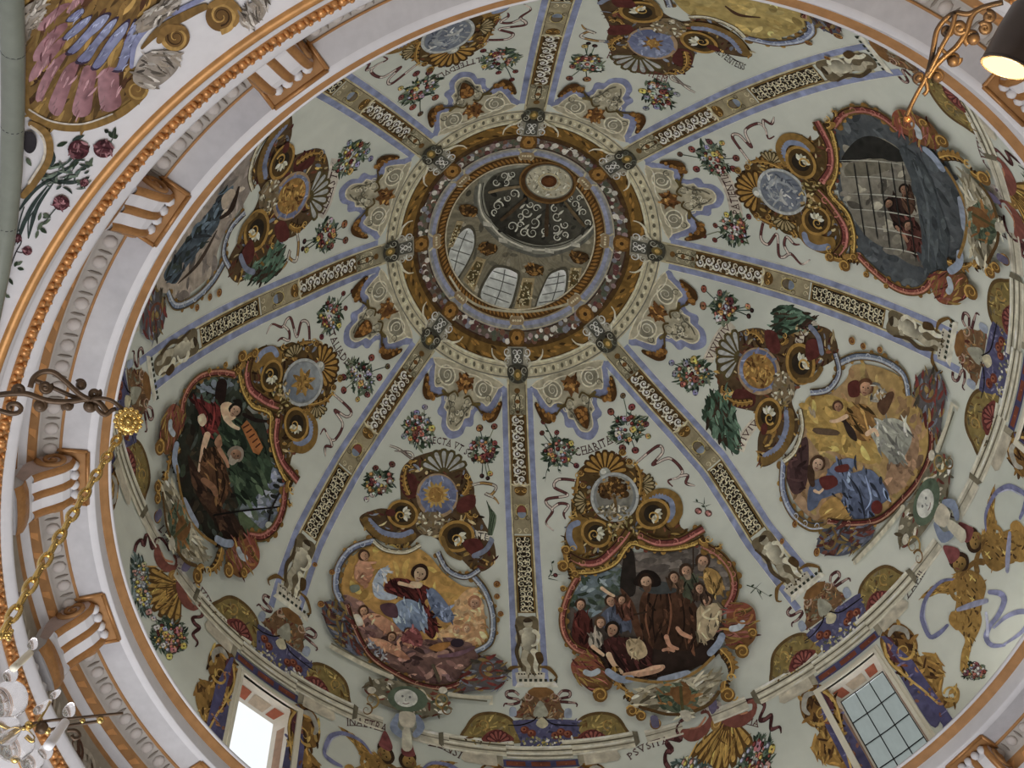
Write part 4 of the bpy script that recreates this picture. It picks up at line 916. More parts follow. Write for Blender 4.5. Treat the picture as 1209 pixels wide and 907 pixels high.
def bouquetsA(i, la, lb, lc=None, ld=None, le=None, s=0):
    replay(0, i); frame(600, 430, .2757)
    bouquet(la, 215, 378, 80, 68, 11+s, [(150, 248, 3.6, (112, 44, 38)), (145, 296, 3.6, (104, 44, 38)), (208, 294, 3.6, (116, 50, 44)), (292, 436, 4, (104, 40, 46)), (225, 385, 5, (150, 140, 134)), (240, 410, 5, (130, 60, 50)), (270, 340, 4, YEL), (180, 370, 4, (140, 90, 80))], n=30)
    bouquet(lb, 510, 275, 92, 66, 12+s, [(440, 205, 5, (120, 56, 46)), (530, 185, 5, (128, 58, 48)), (492, 136, 4, (96, 70, 46)), (590, 258, 4.5, (110, 56, 52)), (545, 370, 5, (116, 52, 46)), (490, 360, 5, (112, 48, 48)), (535, 280, 5, YEL), (470, 300, 5, (152, 148, 138)), (600, 310, 4, (158, 120, 60)), (500, 235, 4, (130, 120, 140))], rot=-25, n=32)
    if lc: ribbon(lc, [(325, 520), (290, 500), (215, 495), (198, 528), (255, 562), (170, 578), (165, 600), (190, 630), (162, 680), (195, 715)], [(185, 622), (220, 598), (258, 606), (238, 640), (245, 665)])
    if ld: ribbon(ld, [(550, 422), (640, 352), (662, 378), (618, 432), (690, 404), (745, 455), (730, 485), (685, 500), (705, 525)], [(735, 480), (770, 478), (762, 510), (800, 522)])
    if le: sprig(le, [[(850, 640), (835, 600), (790, 590)], [(840, 600), (840, 570)], [(845, 610), (870, 600)]], [(815, 630, 4, (150, 96, 88)), (858, 640, 4, (158, 106, 98))])
bouquetsA(0, 'bouquet left of the word CHARITAS beside the bottom rib', 'bouquet of roses right of the word CHARITAS', 'curling pink ribbon left of the tree medallion', 'curling pink ribbon right of the word CHARITAS', 'small pair of pink roses right of the tree medallion')
sprig('leafy stems with dark red buds hooked beside the bottom rib', [[(205, 400), (185, 320), (160, 255)], [(200, 380), (195, 320), (205, 290)], [(180, 430), (165, 460), (158, 505)], [(215, 430), (215, 460), (230, 470)]])
pixels(600, 620, .3165)
sprig('tiny dark sprig left of the friar picture frame', [[(150, 195), (165, 170), (160, 135)], [(160, 190), (195, 185)], [(150, 200), (185, 208)]], [(176, 188, 2.6, (108, 50, 50))])
sprig('small dark leafy twig right of the friar picture', [[(890, 225), (930, 240), (980, 270)], [(905, 255), (945, 215)], [(930, 245), (950, 280)]])
# ---- the barred prison
thing('fresco_panel', 'frescoed panel of dark prison window with iron bars and small figures behind', 'fresco')
crestA(2, cloud_medal); sc_ = pictureA(2, (78, 84, 88), [(72, 79, 83), (80, 86, 90), (68, 74, 79), (86, 92, 94)], 140)
pixels(880, 80, .3307); op = [(350, 330), (400, 260), (470, 240), (560, 290), (600, 400), (640, 540), (640, 690), (600, 700), (520, 650), (440, 600), (380, 510), (350, 420)]
part('prison_cell', sc_); fill(op, ((118, 114, 100), (92, 88, 78), 30)); dabs(op, 80, [(116, 112, 98), (102, 98, 88), (124, 120, 104), (92, 88, 78)], 50, 26, seed=3); fill([(350, 330), (400, 255), (470, 240), (560, 290), (570, 330), (450, 320)], (52, 52, 48)); fill([(370, 340), (500, 320), (520, 360), (380, 390)], (104, 100, 84))
dress(sc_, [(510, 470), (540, 450), (580, 480), (600, 540), (570, 600), (530, 540)], (66, 44, 38), (), 24); head(520, 480, 16, (44, 34, 28), (140, 104, 78), 30)
dress(sc_, [(570, 440), (600, 430), (615, 480), (600, 520), (570, 490)], (92, 64, 46), (), 16); head(575, 430, 17, (50, 38, 30), (138, 102, 76))
dress(sc_, [(560, 560), (600, 530), (640, 580), (640, 670), (600, 660), (580, 620)], (94, 52, 44), (), 30); head(590, 560, 17, (60, 44, 34), (150, 112, 86), 20); limb([(545, 560), (570, 590), (590, 620)], [10, 12, 10], (136, 98, 74))
for y0, x0, y1, x1 in ((325, 345, 340, 585), (383, 362, 400, 600), (445, 375, 465, 615), (500, 385, 530, 630), (560, 415, 605, 640), (640, 500, 668, 640)): part('iron_bar', sc_); stroke([(x0, y0), ((x0+x1)/2, (y0+y1)/2-6), (x1, y1)], 5, (136, 136, 124), 2)
for xa, ya, xb, yb in ((395, 330, 435, 600), (440, 330, 482, 610), (485, 325, 525, 640), (530, 330, 575, 660), (570, 330, 620, 690)): part('iron_bar', sc_); stroke([(xa, ya), (xb, yb)], 4.5, (50, 50, 48), 0)
part('stone_jamb', sc_); fill([(560, 280), (640, 330), (700, 470), (735, 600), (720, 700), (650, 720), (640, 600), (610, 420)], (72, 80, 84)); dabs([(560, 280), (640, 330), (700, 470), (735, 600), (720, 700), (650, 720), (640, 600), (610, 420)], 60, [(70, 78, 82), (78, 86, 89), (66, 73, 78)], 70, 16, 75, 4, 10); stroke([(610, 330), (660, 480), (665, 690)], 9, (86, 94, 98), 2)
frameA(2)
bouquetsA(2, 'bouquet right of the lantern ring just above the right rib', 'bouquet beside the upper right rib, above the word PATIENTIA', 'pink ribbon curling under the blue cloud medallion', 'pink ribbon curling above the blue cloud medallion', None, 20)
replay(0, 2); frame(600, 430, .2757); inscription('ladder like lettering PATIENTIA between two bouquets right of the lantern', 'PATIENTIA', [(288, 398), (350, 382), (410, 357), (470, 322)], 32, band=(150, 142, 128))
# ---- the forest
thing('fresco_panel', 'frescoed forest panel of red clothed angel holding an orange tablet over seated old man', 'fresco')
crestA(6, flame_medal); sc_ = pictureA(6, ((62, 70, 56), (48, 44, 34), 60), [(56, 66, 50), (44, 50, 38), (70, 60, 44), (78, 88, 80), (50, 40, 32)], 200)
pixels(160, 390, .3086)
part('sky_patch', sc_); a = [(500, 330), (560, 540), (580, 640), (540, 740), (490, 790), (420, 740), (390, 690), (450, 600), (520, 520)]; fill(a, ((112, 120, 146), (86, 100, 92), 90)); dabs(a, 60, [(118, 126, 148), (96, 106, 122), (132, 138, 150), (84, 98, 80)], 50, 20, 20, 8); fill([(390, 690), (470, 760), (520, 790), (470, 815), (400, 760)], (82, 98, 66)); dabs([(210, 240), (270, 190), (350, 190), (330, 260), (250, 280)], 30, [(104, 114, 126), (70, 86, 76), (86, 100, 104)], 40, 18, 20, 7)
part('tree', sc_); stroke([(310, 300), (318, 230), (325, 185)], [34, 44, 40], (56, 34, 30)); a = [(270, 290), (330, 300), (420, 380), (500, 470), (510, 560), (470, 620), (420, 670), (380, 640), (350, 540), (300, 440)]; fill(a, (56, 76, 56)); dabs(a, 110, [(58, 80, 58), (44, 62, 46), (76, 96, 70), (36, 50, 38)], 70, 16, 55, 6, 14); stroke([(400, 320), (450, 345), (505, 350)], [14, 16, 10], (52, 36, 32))
part('rock', sc_); a = [(190, 480), (240, 560), (300, 680), (360, 700), (420, 800), (440, 840), (360, 820), (280, 720), (220, 620)]; fill(a, (66, 44, 32)); dabs(a, 60, [(74, 50, 36), (54, 36, 28), (90, 62, 42)], 60, 18, 60, 4, 15)
dress(sc_, [(205, 265), (240, 265), (270, 280), (310, 290), (315, 350), (290, 395), (245, 390), (230, 310)], (118, 42, 40), [[(240, 280), (270, 330), (260, 380)], [(290, 290), (290, 340), (280, 385)]], 40, 60); fill([(228, 330), (250, 320), (262, 350), (245, 370), (230, 355)], (178, 150, 122)); fill([(315, 290), (345, 275), (380, 300), (370, 340), (330, 345)], SKIN); limb([(330, 330), (360, 365), (390, 380)], [26, 18, 12], (180, 146, 116)); limb([(268, 390), (250, 450), (240, 500), (232, 545)], [26, 22, 16, 12], (176, 140, 110)); head(372, 308, 24, (48, 38, 30), (172, 136, 106), 40); fill([(360, 270), (390, 265), (400, 290), (380, 285)], (44, 36, 30))
dress(sc_, [(250, 470), (300, 450), (330, 520), (350, 580), (340, 640), (300, 700), (275, 690), (290, 600), (250, 560), (235, 530)], ((108, 72, 42), (80, 52, 34), 60), [[(290, 480), (300, 560), (310, 660)], [(260, 500), (300, 540)], [(320, 540), (330, 600), (310, 670)]], 60, 70); limb([(240, 570), (285, 605), (300, 640)], [22, 26, 20], (132, 92, 62)); limb([(305, 450), (335, 500), (345, 530)], [18, 16, 10], (150, 108, 78)); head(372, 480, 28, (120, 110, 96), (150, 112, 84), 30, (136, 128, 114)); fill([(290, 430), (310, 400), (320, 440), (305, 455)], (146, 106, 76))
part('tablet', sc_); fill([(393, 370), (415, 345), (450, 390), (478, 450), (462, 480), (440, 470)], (158, 88, 40), False)
for j in range(5): stroke([(400+12*j, 376+19*j), (424+11*j, 362+18*j)], 6, (92, 44, 26), 0); T.layer -= 1
part('spear', sc_); stroke([(285, 712), (400, 695), (545, 680)], 7, (28, 24, 24), 0)
part('sapling', sc_); stroke([(495, 770), (510, 690), (545, 620)], 7, (52, 44, 38)); 
for q in ((530, 600), (555, 625), (520, 640), (545, 580), (560, 610), (505, 700)): dot(*q, 15, (46, 50, 44), 8, 20)
dot(500, 750, 14, (136, 140, 128)); frameA(6)
bouquetsA(6, 'bouquet at the upper right of the forest scene, beside the left rib', 'bouquet beside lower left rib near the word TALIADIVI', 'pink ribbon curling above the forest scene under the left rib', 'pale pink ribbon curling right of the gilt star medallion', None, 40)
replay(0, 6); frame(600, 430, .2757); inscription('dark red lettering TALIADIVI running down beside the gilt star medallion', 'TALIADIVI', [(288, 398), (350, 382), (410, 357), (470, 322)], 32)
# ---- top left panel, cut by the cornice
thing('fresco_panel', 'frescoed panel cut off by the top edge, left of the top rib', 'fresco')
crestA(4, cloud_medal); pictureA(4, (110, 96, 70), BUSY, 100); frameA(4)
bouquetsA(4, 'bouquet at top left beside the upper left rib', 'bouquet at the top edge just left of the top rib', 'maroon ribbon beside the upper left rib near the cornice', 'maroon ribbon at the top edge left of the top rib', None, 60)
replay(0, 4); frame(600, 430, .2757); inscription('small dark lettering between two bouquets at the top edge of the picture', 'ILTTEEDVLA', [(288, 398), (350, 382), (410, 357), (470, 322)], 30)
# ================================================================ panels with the blue lined frame (type B, drawn over the woman in the clouds)
SCENE_B = [(172, 210), (190, 110), (235, 50), (290, 20), (350, 45), (430, 50), (480, 30), (530, 60), (590, 130), (660, 180), (715, 195), (750, 280), (758, 390), (722, 450), (690, 520), (600, 582), (480, 572), (380, 522), (280, 470), (228, 390), (190, 300)]
BLUF = [(104, 114, 140), (88, 96, 120), (128, 136, 152), (120, 84, 44), (140, 104, 54)]
GREYW = [(150, 144, 122), (112, 106, 84), (166, 160, 140), (132, 104, 62), (86, 74, 52)]
def crestB(i, medal, swag=True):
    replay(7, i); frame(380, 430, .2757); T.layer = 0
    part('crest'); und = [(335, 470), (380, 410), (460, 378), (540, 370), (605, 430), (650, 520), (655, 600), (690, 670), (735, 760), (740, 850), (660, 890), (560, 800), (440, 730), (350, 790), (220, 740), (160, 660), (240, 620), (330, 610)]
    fill(und, (92, 70, 42)); dabs(und, 240, BUSY+[(96, 44, 40)], 34, 11, seed=i+3)
    fan(522, 470, 105, 195, 345, 7, (134, 136, 134), (92, 74, 44)); fill([(345, 470), (400, 480), (405, 560), (360, 570), (335, 520)], (98, 46, 40)); fill([(590, 580), (650, 560), (655, 610), (600, 640), (575, 620)], (104, 48, 42))
    for x0, y0, x1, y1, w, fl in ((375, 560, 360, 445, 26, -1), (600, 560, 620, 480, 28, 1), (400, 420, 380, 440, 18, 1), (620, 640, 655, 650, 22, 1)): acanth(x0, y0, x1, y1, w, flip=fl)
    part('medallion'); fill(ell(492, 566, 90, 96), (140, 116, 84)); fill(ell(495, 562, 80, 84), ((104, 114, 142), (84, 92, 126), 60)); dabs(ell(495, 562, 76, 80), 40, [(104, 114, 142), (94, 100, 132), (116, 124, 146)], 34, 10, seed=1); medal()
    part('knot'); a = [(405, 650), (500, 640), (520, 700), (470, 740), (410, 720)]; fill(a, (116, 98, 68)); dabs(a, 50, GREYW, 20, 9, seed=2)
    part('volute_medallion'); stroke([(175, 660), (240, 735), (330, 755), (400, 730)], 40, (120, 84, 40)); stroke([(190, 665), (250, 722), (330, 738), (390, 718)], 26, (104, 114, 140)); lily(342, 645, 58, 20, False); dot(290, 640, 22, (98, 46, 38), 16)
    part('volute_medallion'); lily(575, 742, 66, -10, False, -1); fill([(600, 770), (660, 750), (690, 790), (640, 820)], (102, 46, 40)); stroke([(510, 740), (540, 810), (600, 840)], 20, (120, 84, 40)); stroke([(640, 830), (700, 800), (730, 750)], 22, (104, 112, 132))
def frameB(i):
    replay(7, i); frame(350, 640, .2944); T.layer += 2
    part('frame'); band([(300, 5), (215, 35), (160, 105), (148, 190), (172, 250)], 34, (100, 110, 138), (136, 144, 156), (112, 80, 38), False, 7); band([(700, 140), (755, 210), (785, 310), (775, 410), (715, 452)], 30, (100, 112, 132), (138, 144, 150), (112, 80, 38), False, 8)
    band([(300, 5), (350, 40), (430, 48), (490, 20)], 22, (146, 138, 112), (170, 164, 142), (92, 78, 52), False, 6); band([(560, 50), (600, 120), (670, 150), (730, 120)], 26, (104, 112, 132), (140, 146, 150), (96, 66, 34), False, 6)
    part('red_band'); band([(190, 260), (225, 360), (290, 470), (400, 545), (500, 588), (600, 595), (700, 545), (740, 470)], 26, (110, 46, 40), (150, 110, 84), (92, 62, 34), False, 9)
    part('volute_scroll'); a = [(90, 260), (150, 250), (195, 290), (210, 370), (260, 440), (230, 470), (160, 420), (110, 350)]; fill(a, (78, 82, 96)); dabs(a, 70, [(90, 96, 112), (112, 56, 46), (70, 66, 62), (128, 98, 56), (100, 60, 50)], 50, 12, 50, 3, 25); volute(140, 290, 40, 0, (120, 84, 44), 10)
    part('volute_scroll'); a = [(700, 500), (760, 465), (820, 490), (845, 540), (810, 600), (720, 610), (640, 620), (650, 580)]; fill(a, (86, 82, 84)); dabs(a, 70, [(104, 110, 122), (118, 50, 44), (84, 76, 62), (130, 98, 54)], 50, 12, -10, 4, 25); volute(765, 520, 40, 90, (116, 66, 46), 12)
    for q in ((800, 180, 14), (815, 300, 12), (130, 130, 12), (85, 260, 14), (800, 230, 12), (60, 100, 10)): part('gilt_knob'); dot(*q, (120, 66, 34)); volute(q[0], q[1], q[2], 0, (156, 108, 46), q[2]*.35)
    part('moon_medallion'); a = [(260, 590), (330, 560), (420, 580), (520, 600), (600, 640), (590, 700), (500, 720), (420, 700), (300, 650)]; fill(a, (104, 98, 78)); dabs(a, 90, GREYW+[(84, 96, 74), (112, 56, 44)], 34, 11, 20, 5, 40); fill(ell(437, 645, 82, 52, 8), (82, 98, 78)); fill(ell(430, 642, 48, 36, 8), (150, 152, 144)); dot(416, 634, 5, (96, 100, 98)); dot(446, 638, 5, (96, 100, 98)); stroke([(430, 640), (426, 652), (432, 654)], 3, (112, 116, 112)); stroke([(416, 662), (430, 666), (444, 662)], 4, (120, 96, 92))
    for sg, x in ((-1, 290), (1, 580)): volute(x, 650, 34, 90, (140, 104, 54), 10, sg); volute(x+sg*20, 690, 26, 270, (120, 80, 40), 9, -sg); dot(x, 610, 18, (150, 146, 130), 14)
    part('blue_bow'); stroke([(400, 705), (380, 760), (420, 800)], [16, 34, 24], (104, 116, 138)); stroke([(470, 710), (490, 760), (460, 800)], [16, 34, 24], (104, 116, 138)); fill([(405, 700), (465, 706), (460, 760), (410, 755)], (150, 144, 126)); stroke([(430, 760), (435, 860)], [30, 40, 50], (150, 146, 128))
    part('cornice_return'); stroke([(120, 430), (250, 500), (380, 560)], 20, (150, 146, 126)); stroke([(125, 420), (250, 488), (370, 545)], 7, (104, 100, 80)); part('cornice_return'); stroke([(600, 625), (700, 640), (780, 640), (775, 670)], 16, (150, 146, 126), 0, False, False); stroke([(605, 640), (760, 655)], 6, (104, 100, 80), 0, False, False)
def pictureB(i, col, pal=None, n=140):
    replay(7, i); frame(350, 640, .2944); T.layer += 2; P = part('picture'); fill(SCENE_B, col)
    if pal: dabs(SCENE_B, n, pal, 60, 24, seed=i+40)
    return P
def sun_medal(cx=487, cy=562, r=60, n=16, c=(158, 116, 52)):
    for k in range(n): a = 2*PI*k/n; lens(cx+r*.4*math.cos(a), cy+r*.4*math.sin(a), cx+r*(1.05 if k % 2 else .85)*math.cos(a), cy+r*(1.05 if k % 2 else .85)*math.sin(a), r*.26, c)
    dot(cx, cy, r*.55, (146, 98, 40)); dabs(ell(cx, cy, r*.45, r*.45), 14, [(162, 114, 50), (128, 82, 34)], 16, 6)
def star_medal(): sun_medal(490, 565, 44, 8, (120, 78, 36))
def tower_medal(): fill(ell(492, 566, 66, 72), (140, 94, 40)); dabs(ell(492, 566, 62, 66), 60, [(150, 98, 40), (112, 66, 28), (162, 116, 54)], 26, 10, seed=4)
# ---- woman in the clouds
thing('fresco_panel', 'frescoed panel of red and blue robed woman rising on clouds before a golden sky', 'fresco')
crestB(7, sun_medal); sc_ = pictureB(7, ((166, 116, 52), (146, 96, 56), 90), [(168, 118, 53), (162, 112, 50), (170, 122, 58)], 90); pixels(350, 640, .2944)
part('cloud', sc_); a = [(180, 225), (230, 230), (300, 280), (400, 360), (520, 400), (640, 390), (740, 420), (690, 520), (600, 578), (480, 570), (380, 520), (270, 460), (215, 360)]; fill(a, ((140, 104, 92), (92, 66, 62), 90)); dabs(a, 130, [(128, 92, 84), (104, 72, 68), (148, 112, 98), (88, 62, 60), (116, 88, 90)], 50, 18, 20, 7, 30)
part('cloud', sc_); a = [(640, 240), (700, 190), (745, 250), (752, 370), (730, 420), (640, 390), (560, 385), (620, 330)]; fill(a, ((168, 132, 84), (160, 118, 76), 30)); dabs(a, 60, [(170, 134, 88), (162, 120, 74), (174, 142, 98)], 40, 18, 10, 8); head(712, 250, 24, (150, 100, 66), (176, 132, 100), 10); head(640, 360, 15, (160, 112, 76), (180, 140, 104)); head(680, 355, 16, (156, 110, 74), (182, 142, 106))
W1 = dress(sc_, [(350, 175), (400, 150), (470, 165), (530, 190), (540, 220), (510, 250), (560, 320), (550, 390), (520, 380), (480, 300), (440, 240), (360, 210)], ((104, 42, 38), (84, 36, 34), 60), [[(380, 170), (440, 210), (500, 290)], [(480, 180), (500, 240)]], 60, 50)
fill([(300, 170), (330, 115), (370, 110), (350, 150), (345, 200), (400, 225), (360, 240), (310, 225)], (134, 146, 158)); dabs([(300, 170), (330, 115), (370, 110), (345, 200), (400, 225), (310, 225)], 24, [(150, 160, 168), (112, 124, 142)], 34, 9, 60, 2); fill([(540, 190), (590, 240), (630, 310), (590, 330), (540, 280), (520, 220)], (92, 106, 132)); dabs([(540, 190), (590, 240), (630, 310), (590, 330), (540, 280), (520, 220)], 26, [(108, 122, 148), (72, 86, 112)], 40, 9, 50, 3); fill([(390, 260), (440, 235), (500, 265), (520, 330), (480, 370), (420, 365), (385, 320)], ((112, 130, 152), (92, 108, 134), 60)); dabs([(390, 260), (440, 235), (500, 265), (520, 330), (480, 370), (420, 365), (385, 320)], 36, [(134, 150, 166), (84, 100, 126), (110, 128, 152)], 44, 9, 70, 4, 14); fill([(330, 260), (390, 255), (400, 310), (350, 300)], (92, 62, 72))
head(490, 133, 31, (66, 42, 30), (186, 146, 112), 20); fill([(455, 165), (500, 172), (490, 192), (450, 185)], (184, 146, 112)); limb([(400, 170), (440, 180), (470, 190)], [16, 14, 10], SKIN)
for j, (x, y, r, body) in enumerate(((265, 62, 21, [(240, 85), (290, 95), (300, 140), (270, 180), (225, 150)]), (262, 285, 19, [(275, 300), (330, 300), (410, 360), (380, 390), (320, 350)]), (375, 390, 18, [(270, 400), (340, 400), (410, 440), (450, 480), (400, 470)]), (440, 370, 15, [(420, 390), (470, 390), (475, 430), (430, 425)]))):
    part('cherub', sc_); fill(body, ((176, 126, 92), (140, 92, 68), 60)); dabs(body, 18, [(184, 136, 100), (150, 102, 74), (164, 116, 86)], 24, 8, seed=j); head(x, y, r, (88, 58, 38), (176, 130, 96), 30*j-30)
    bx, by = body[0]; limb([(bx, by), (bx+30, by+6), (bx+75, by+4)] if j == 0 else [(bx, by+4), (bx-20, by+20), (bx-10, by+50)], [14, 12, 8], (172, 124, 92))
part('foot', sc_); limb([(240, 160), (275, 182), (260, 190)], 14, (150, 104, 76)); part('drapery', sc_); fill([(205, 185), (240, 180), (245, 200), (215, 212)], (104, 112, 96))
part('drapery', sc_); fill([(410, 400), (450, 355), (480, 360), (500, 400), (490, 430), (450, 420)], (128, 68, 68)); dabs([(410, 400), (450, 355), (480, 360), (500, 400), (490, 430), (450, 420)], 20, [(146, 84, 82), (104, 50, 52)], 24, 9); part('drapery', sc_); fill([(525, 435), (570, 415), (620, 415), (570, 450)], (150, 92, 40)); part('shadow_cloud', sc_); dot(640, 415, 28, (62, 48, 62), 18); part('drapery', sc_); stroke([(560, 470), (640, 460), (720, 430)], [10, 20, 8], (112, 80, 92)); stroke([(540, 500), (560, 550), (570, 575)], 14, (92, 80, 62)); part('drapery', sc_, kind='stuff'); dabs([(250, 400), (330, 430), (360, 500), (290, 470)], 30, [(120, 126, 140), (96, 100, 116), (140, 140, 140)], 24, 8, seed=5); part('drapery', sc_); fill([(200, 310), (240, 300), (260, 340), (225, 345)], (170, 160, 142))
frameB(7)
def bouquetsB(i, la, lb, lc=None, ld=None, le=None, s=0, palm=False, lf=None):
    replay(7, i); frame(380, 430, .2757)
    bouquet(la, 415, 285, 88, 66, 31+s, [(405, 210, 4.5, (104, 108, 130)), (440, 185, 4, (104, 108, 130)), (450, 245, 4, (110, 112, 136)), (400, 300, 5, (128, 60, 52)), (470, 275, 5, YEL), (430, 270, 5, (150, 146, 130)), (370, 250, 4, (130, 60, 50)), (350, 310, 4, (110, 120, 134)), (440, 320, 4, (150, 146, 136))], n=34, rot=70)
    bouquet(lb, 690, 370, 66, 62, 32+s, [(675, 275, 5, (132, 78, 44)), (738, 268, 4.5, (122, 66, 46)), (720, 390, 5.5, (104, 46, 46)), (690, 398, 5, (112, 50, 48)), (645, 350, 5, (148, 146, 140)), (740, 340, 4, (124, 62, 54)), (685, 480, 3.5, (72, 40, 36)), (710, 490, 3.2, (62, 38, 36)), (720, 470, 4, (158, 120, 60))], n=30)
    if lc: ribbon(lc, [(640, 520), (690, 510), (745, 525), (725, 560), (700, 555), (740, 575), (758, 600)], w=3.6, ca=(150, 146, 134), cb=(150, 108, 62))
    if ld: ribbon(ld, [(290, 350), (330, 365), (385, 405), (380, 380), (310, 372)], w=3, ca=(150, 146, 134), cb=(120, 110, 100))
    if le: bouquet(le, 245, 505, 60, 75, 33+s, [(230, 445, 4, (104, 46, 46)), (300, 430, 4.5, (112, 54, 50)), (290, 500, 5, (130, 70, 62)), (215, 500, 4.5, (104, 46, 46)), (260, 540, 5, (120, 76, 66)), (190, 580, 4, (150, 140, 126)), (215, 560, 4, (150, 144, 130))], n=26, rot=80)
    if lf:
        thing('painted_palm', lf, 'leaf'); part('palm_leaf')
        if palm == 'pine':
            a = [(640, 620), (700, 590), (760, 600), (775, 680), (760, 760), (720, 790), (690, 700)]; fill(a, (58, 84, 66)); dabs(a, 90, [(66, 96, 76), (48, 66, 50), (84, 112, 92), (70, 54, 40)], 60, 13, 60, s, 14)
        else:
            for k in range(9): t = k/8; stroke([(705+22*t, 585+6*k), (722+22*t, 650), (708+20*t, 735)], [3, 11, 4], GREENS[k % 3]); T.layer -= 0
bouquetsB(7, 'tall bouquet left of the words ELECTA VT SOL', 'bouquet with dark roses right of the words ELECTA VT SOL', 'grey and gold ribbon end right of the blue sun medallion', 'short grey ribbon at upper left of the blue sun medallion', 'dark red flowers left of the blue sun medallion', 0, True, 'green palm fronds right of the blue sun medallion')
pixels(380, 430, .2757)
inscription('dark red lettering ELECTA VT SOL above the blue sun medallion', 'ELECTA VT SOL', [(438, 338), (500, 342), (560, 358), (610, 385), (650, 420)], 28)
inscription('white scroll lettered IN MATE at lower right of the blue sun medallion', 'IN MATE', [(552, 742), (610, 738), (660, 742), (715, 750)], 22, col=(52, 44, 38), band=(156, 152, 138))
# ---- annunciation like scene
thing('fresco_panel', 'frescoed panel of blue cloaked kneeling woman below an angel on a golden cloud', 'fresco')
crestB(1, tower_medal); sc_ = pictureB(1, ((140, 112, 84), (150, 112, 58), 60), [(142, 110, 68), (136, 104, 64), (148, 116, 70), (130, 102, 74)], 110); pixels(860, 330, .3418)
part('golden_glow', sc_); a = [(270, 420), (360, 400), (470, 460), (540, 580), (500, 640), (380, 600), (290, 560)]; fill(a, (154, 114, 54)); dabs(a, 60, [(158, 118, 56), (150, 110, 50), (162, 124, 64)], 50, 18, 40, 3)
part('curtain', sc_); a = [(200, 640), (270, 545), (282, 620), (270, 720), (225, 740)]; fill(a, (84, 58, 58)); dabs(a, 20, [(96, 66, 66), (72, 48, 48)], 50, 12, 100, 4)
part('wall', sc_); a = [(600, 500), (660, 540), (655, 640), (600, 730), (540, 740), (560, 640)]; fill(a, (136, 106, 76)); dabs(a, 24, [(142, 110, 80), (122, 94, 68)], 50, 16, 70, 4); stroke([(620, 540), (600, 600), (590, 650)], 14, (104, 82, 64))
A1 = dress(sc_, [(410, 460), (470, 430), (520, 480), (520, 540), (470, 560), (420, 520)], ((140, 94, 46), (116, 74, 40), 60), [[(430, 470), (460, 520)], [(470, 450), (490, 530)]], 30, 50); fill([(500, 520), (560, 480), (620, 500), (640, 560), (590, 640), (540, 600), (510, 560)], ((138, 140, 126), (110, 112, 104), 80)); dabs([(500, 520), (560, 480), (620, 500), (640, 560), (590, 640), (540, 600), (510, 560)], 40, [(152, 154, 140), (104, 104, 98), (126, 128, 116)], 60, 10, 60, 5, 20); part('wing', sc_); fill([(520, 430), (560, 390), (580, 395), (560, 450), (540, 470)], (96, 66, 44)); fill([(400, 480), (440, 520), (450, 560), (420, 540)], (64, 50, 44)); limb([(420, 470), (380, 490), (355, 490)], [16, 14, 10], SKIN); limb([(480, 540), (510, 520), (525, 545)], [18, 16, 10], SKIN)
head(480, 375, 26, (104, 66, 38), (170, 126, 92), 10); part('wing', sc_); fill([(420, 360), (455, 350), (460, 400), (425, 405)], (104, 48, 40)); part('wing', sc_, kind='stuff'); dabs([(500, 370), (540, 360), (545, 430), (500, 420)], 24, [(110, 110, 104), (84, 80, 72), (140, 136, 122)], 24, 8, seed=6); part('cherub', sc_); head(385, 440, 17, (92, 62, 42), (160, 116, 84), -10); part('scroll', sc_); fill([(300, 515), (380, 522), (385, 540), (310, 535)], (98, 78, 58)); part('dove', sc_); stroke([(285, 440), (295, 470), (300, 450), (305, 480)], 8, (140, 126, 100))
M1 = dress(sc_, [(360, 650), (410, 620), (450, 630), (430, 670), (500, 660), (550, 720), (560, 760), (510, 800), (520, 850), (430, 860), (390, 800), (400, 740), (330, 760), (320, 740)], ((92, 106, 134), (70, 80, 108), 70), [[(420, 680), (460, 740), (480, 840)], [(480, 680), (500, 760), (480, 800)], [(410, 760), (420, 820), (440, 850)]], 70, 65)
fill([(285, 720), (320, 690), (360, 700), (400, 720), (330, 760), (310, 790), (280, 800)], (80, 92, 118)); fill([(320, 690), (370, 680), (385, 710), (340, 730)], (108, 46, 40)); fill([(375, 650), (420, 640), (420, 665), (380, 668)], (110, 48, 42)); part('red_lining', sc_); dot(520, 790, 20, (112, 44, 38), 24)
part('person', sc_); stroke([(292, 640), (292, 690), (300, 720)], [20, 26, 16], (82, 58, 40)); head(315, 640, 24, (86, 60, 40), (176, 140, 112), 20); limb([(300, 730), (320, 740), (335, 725)], [12, 10, 8], SKIN)
part('lectern', sc_); fill([(320, 800), (380, 755), (440, 850), (430, 868), (350, 840)], (150, 106, 52)); dabs([(320, 800), (380, 755), (440, 850), (430, 868), (350, 840)], 16, [(160, 118, 62), (124, 84, 42)], 50, 8, -35, 4, 5)
frameB(1)
bouquetsB(1, 'bouquet at the left of the tower medallion close to the lower right rib', 'bouquet with red flowers just under the right rib', None, None, None, 20, 'pine', 'dark green pine bough above the golden tower medallion, under the right rib')
replay(7, 1, mirror=True); frame(380, 430, .2757)
thing('painted_palm', 'dark green pine bough left of the golden tower medallion, beside the lower right rib', 'leaf'); part('palm_leaf'); a = [(600, 520), (660, 500), (750, 540), (775, 640), (760, 760), (710, 720), (660, 640)]; fill(a, (60, 88, 70)); dabs(a, 100, [(66, 96, 76), (48, 66, 50), (84, 112, 92), (70, 54, 40)], 60, 13, 60, 2, 14)
pixels(820, 330, .2536)
inscription('small pale scroll with dark red zigzag marks at left of the golden tower medallion', 'VIVIVIV', [(80, 375), (110, 310), (140, 260), (175, 225)], 28, col=(92, 50, 46), band=(150, 144, 128))
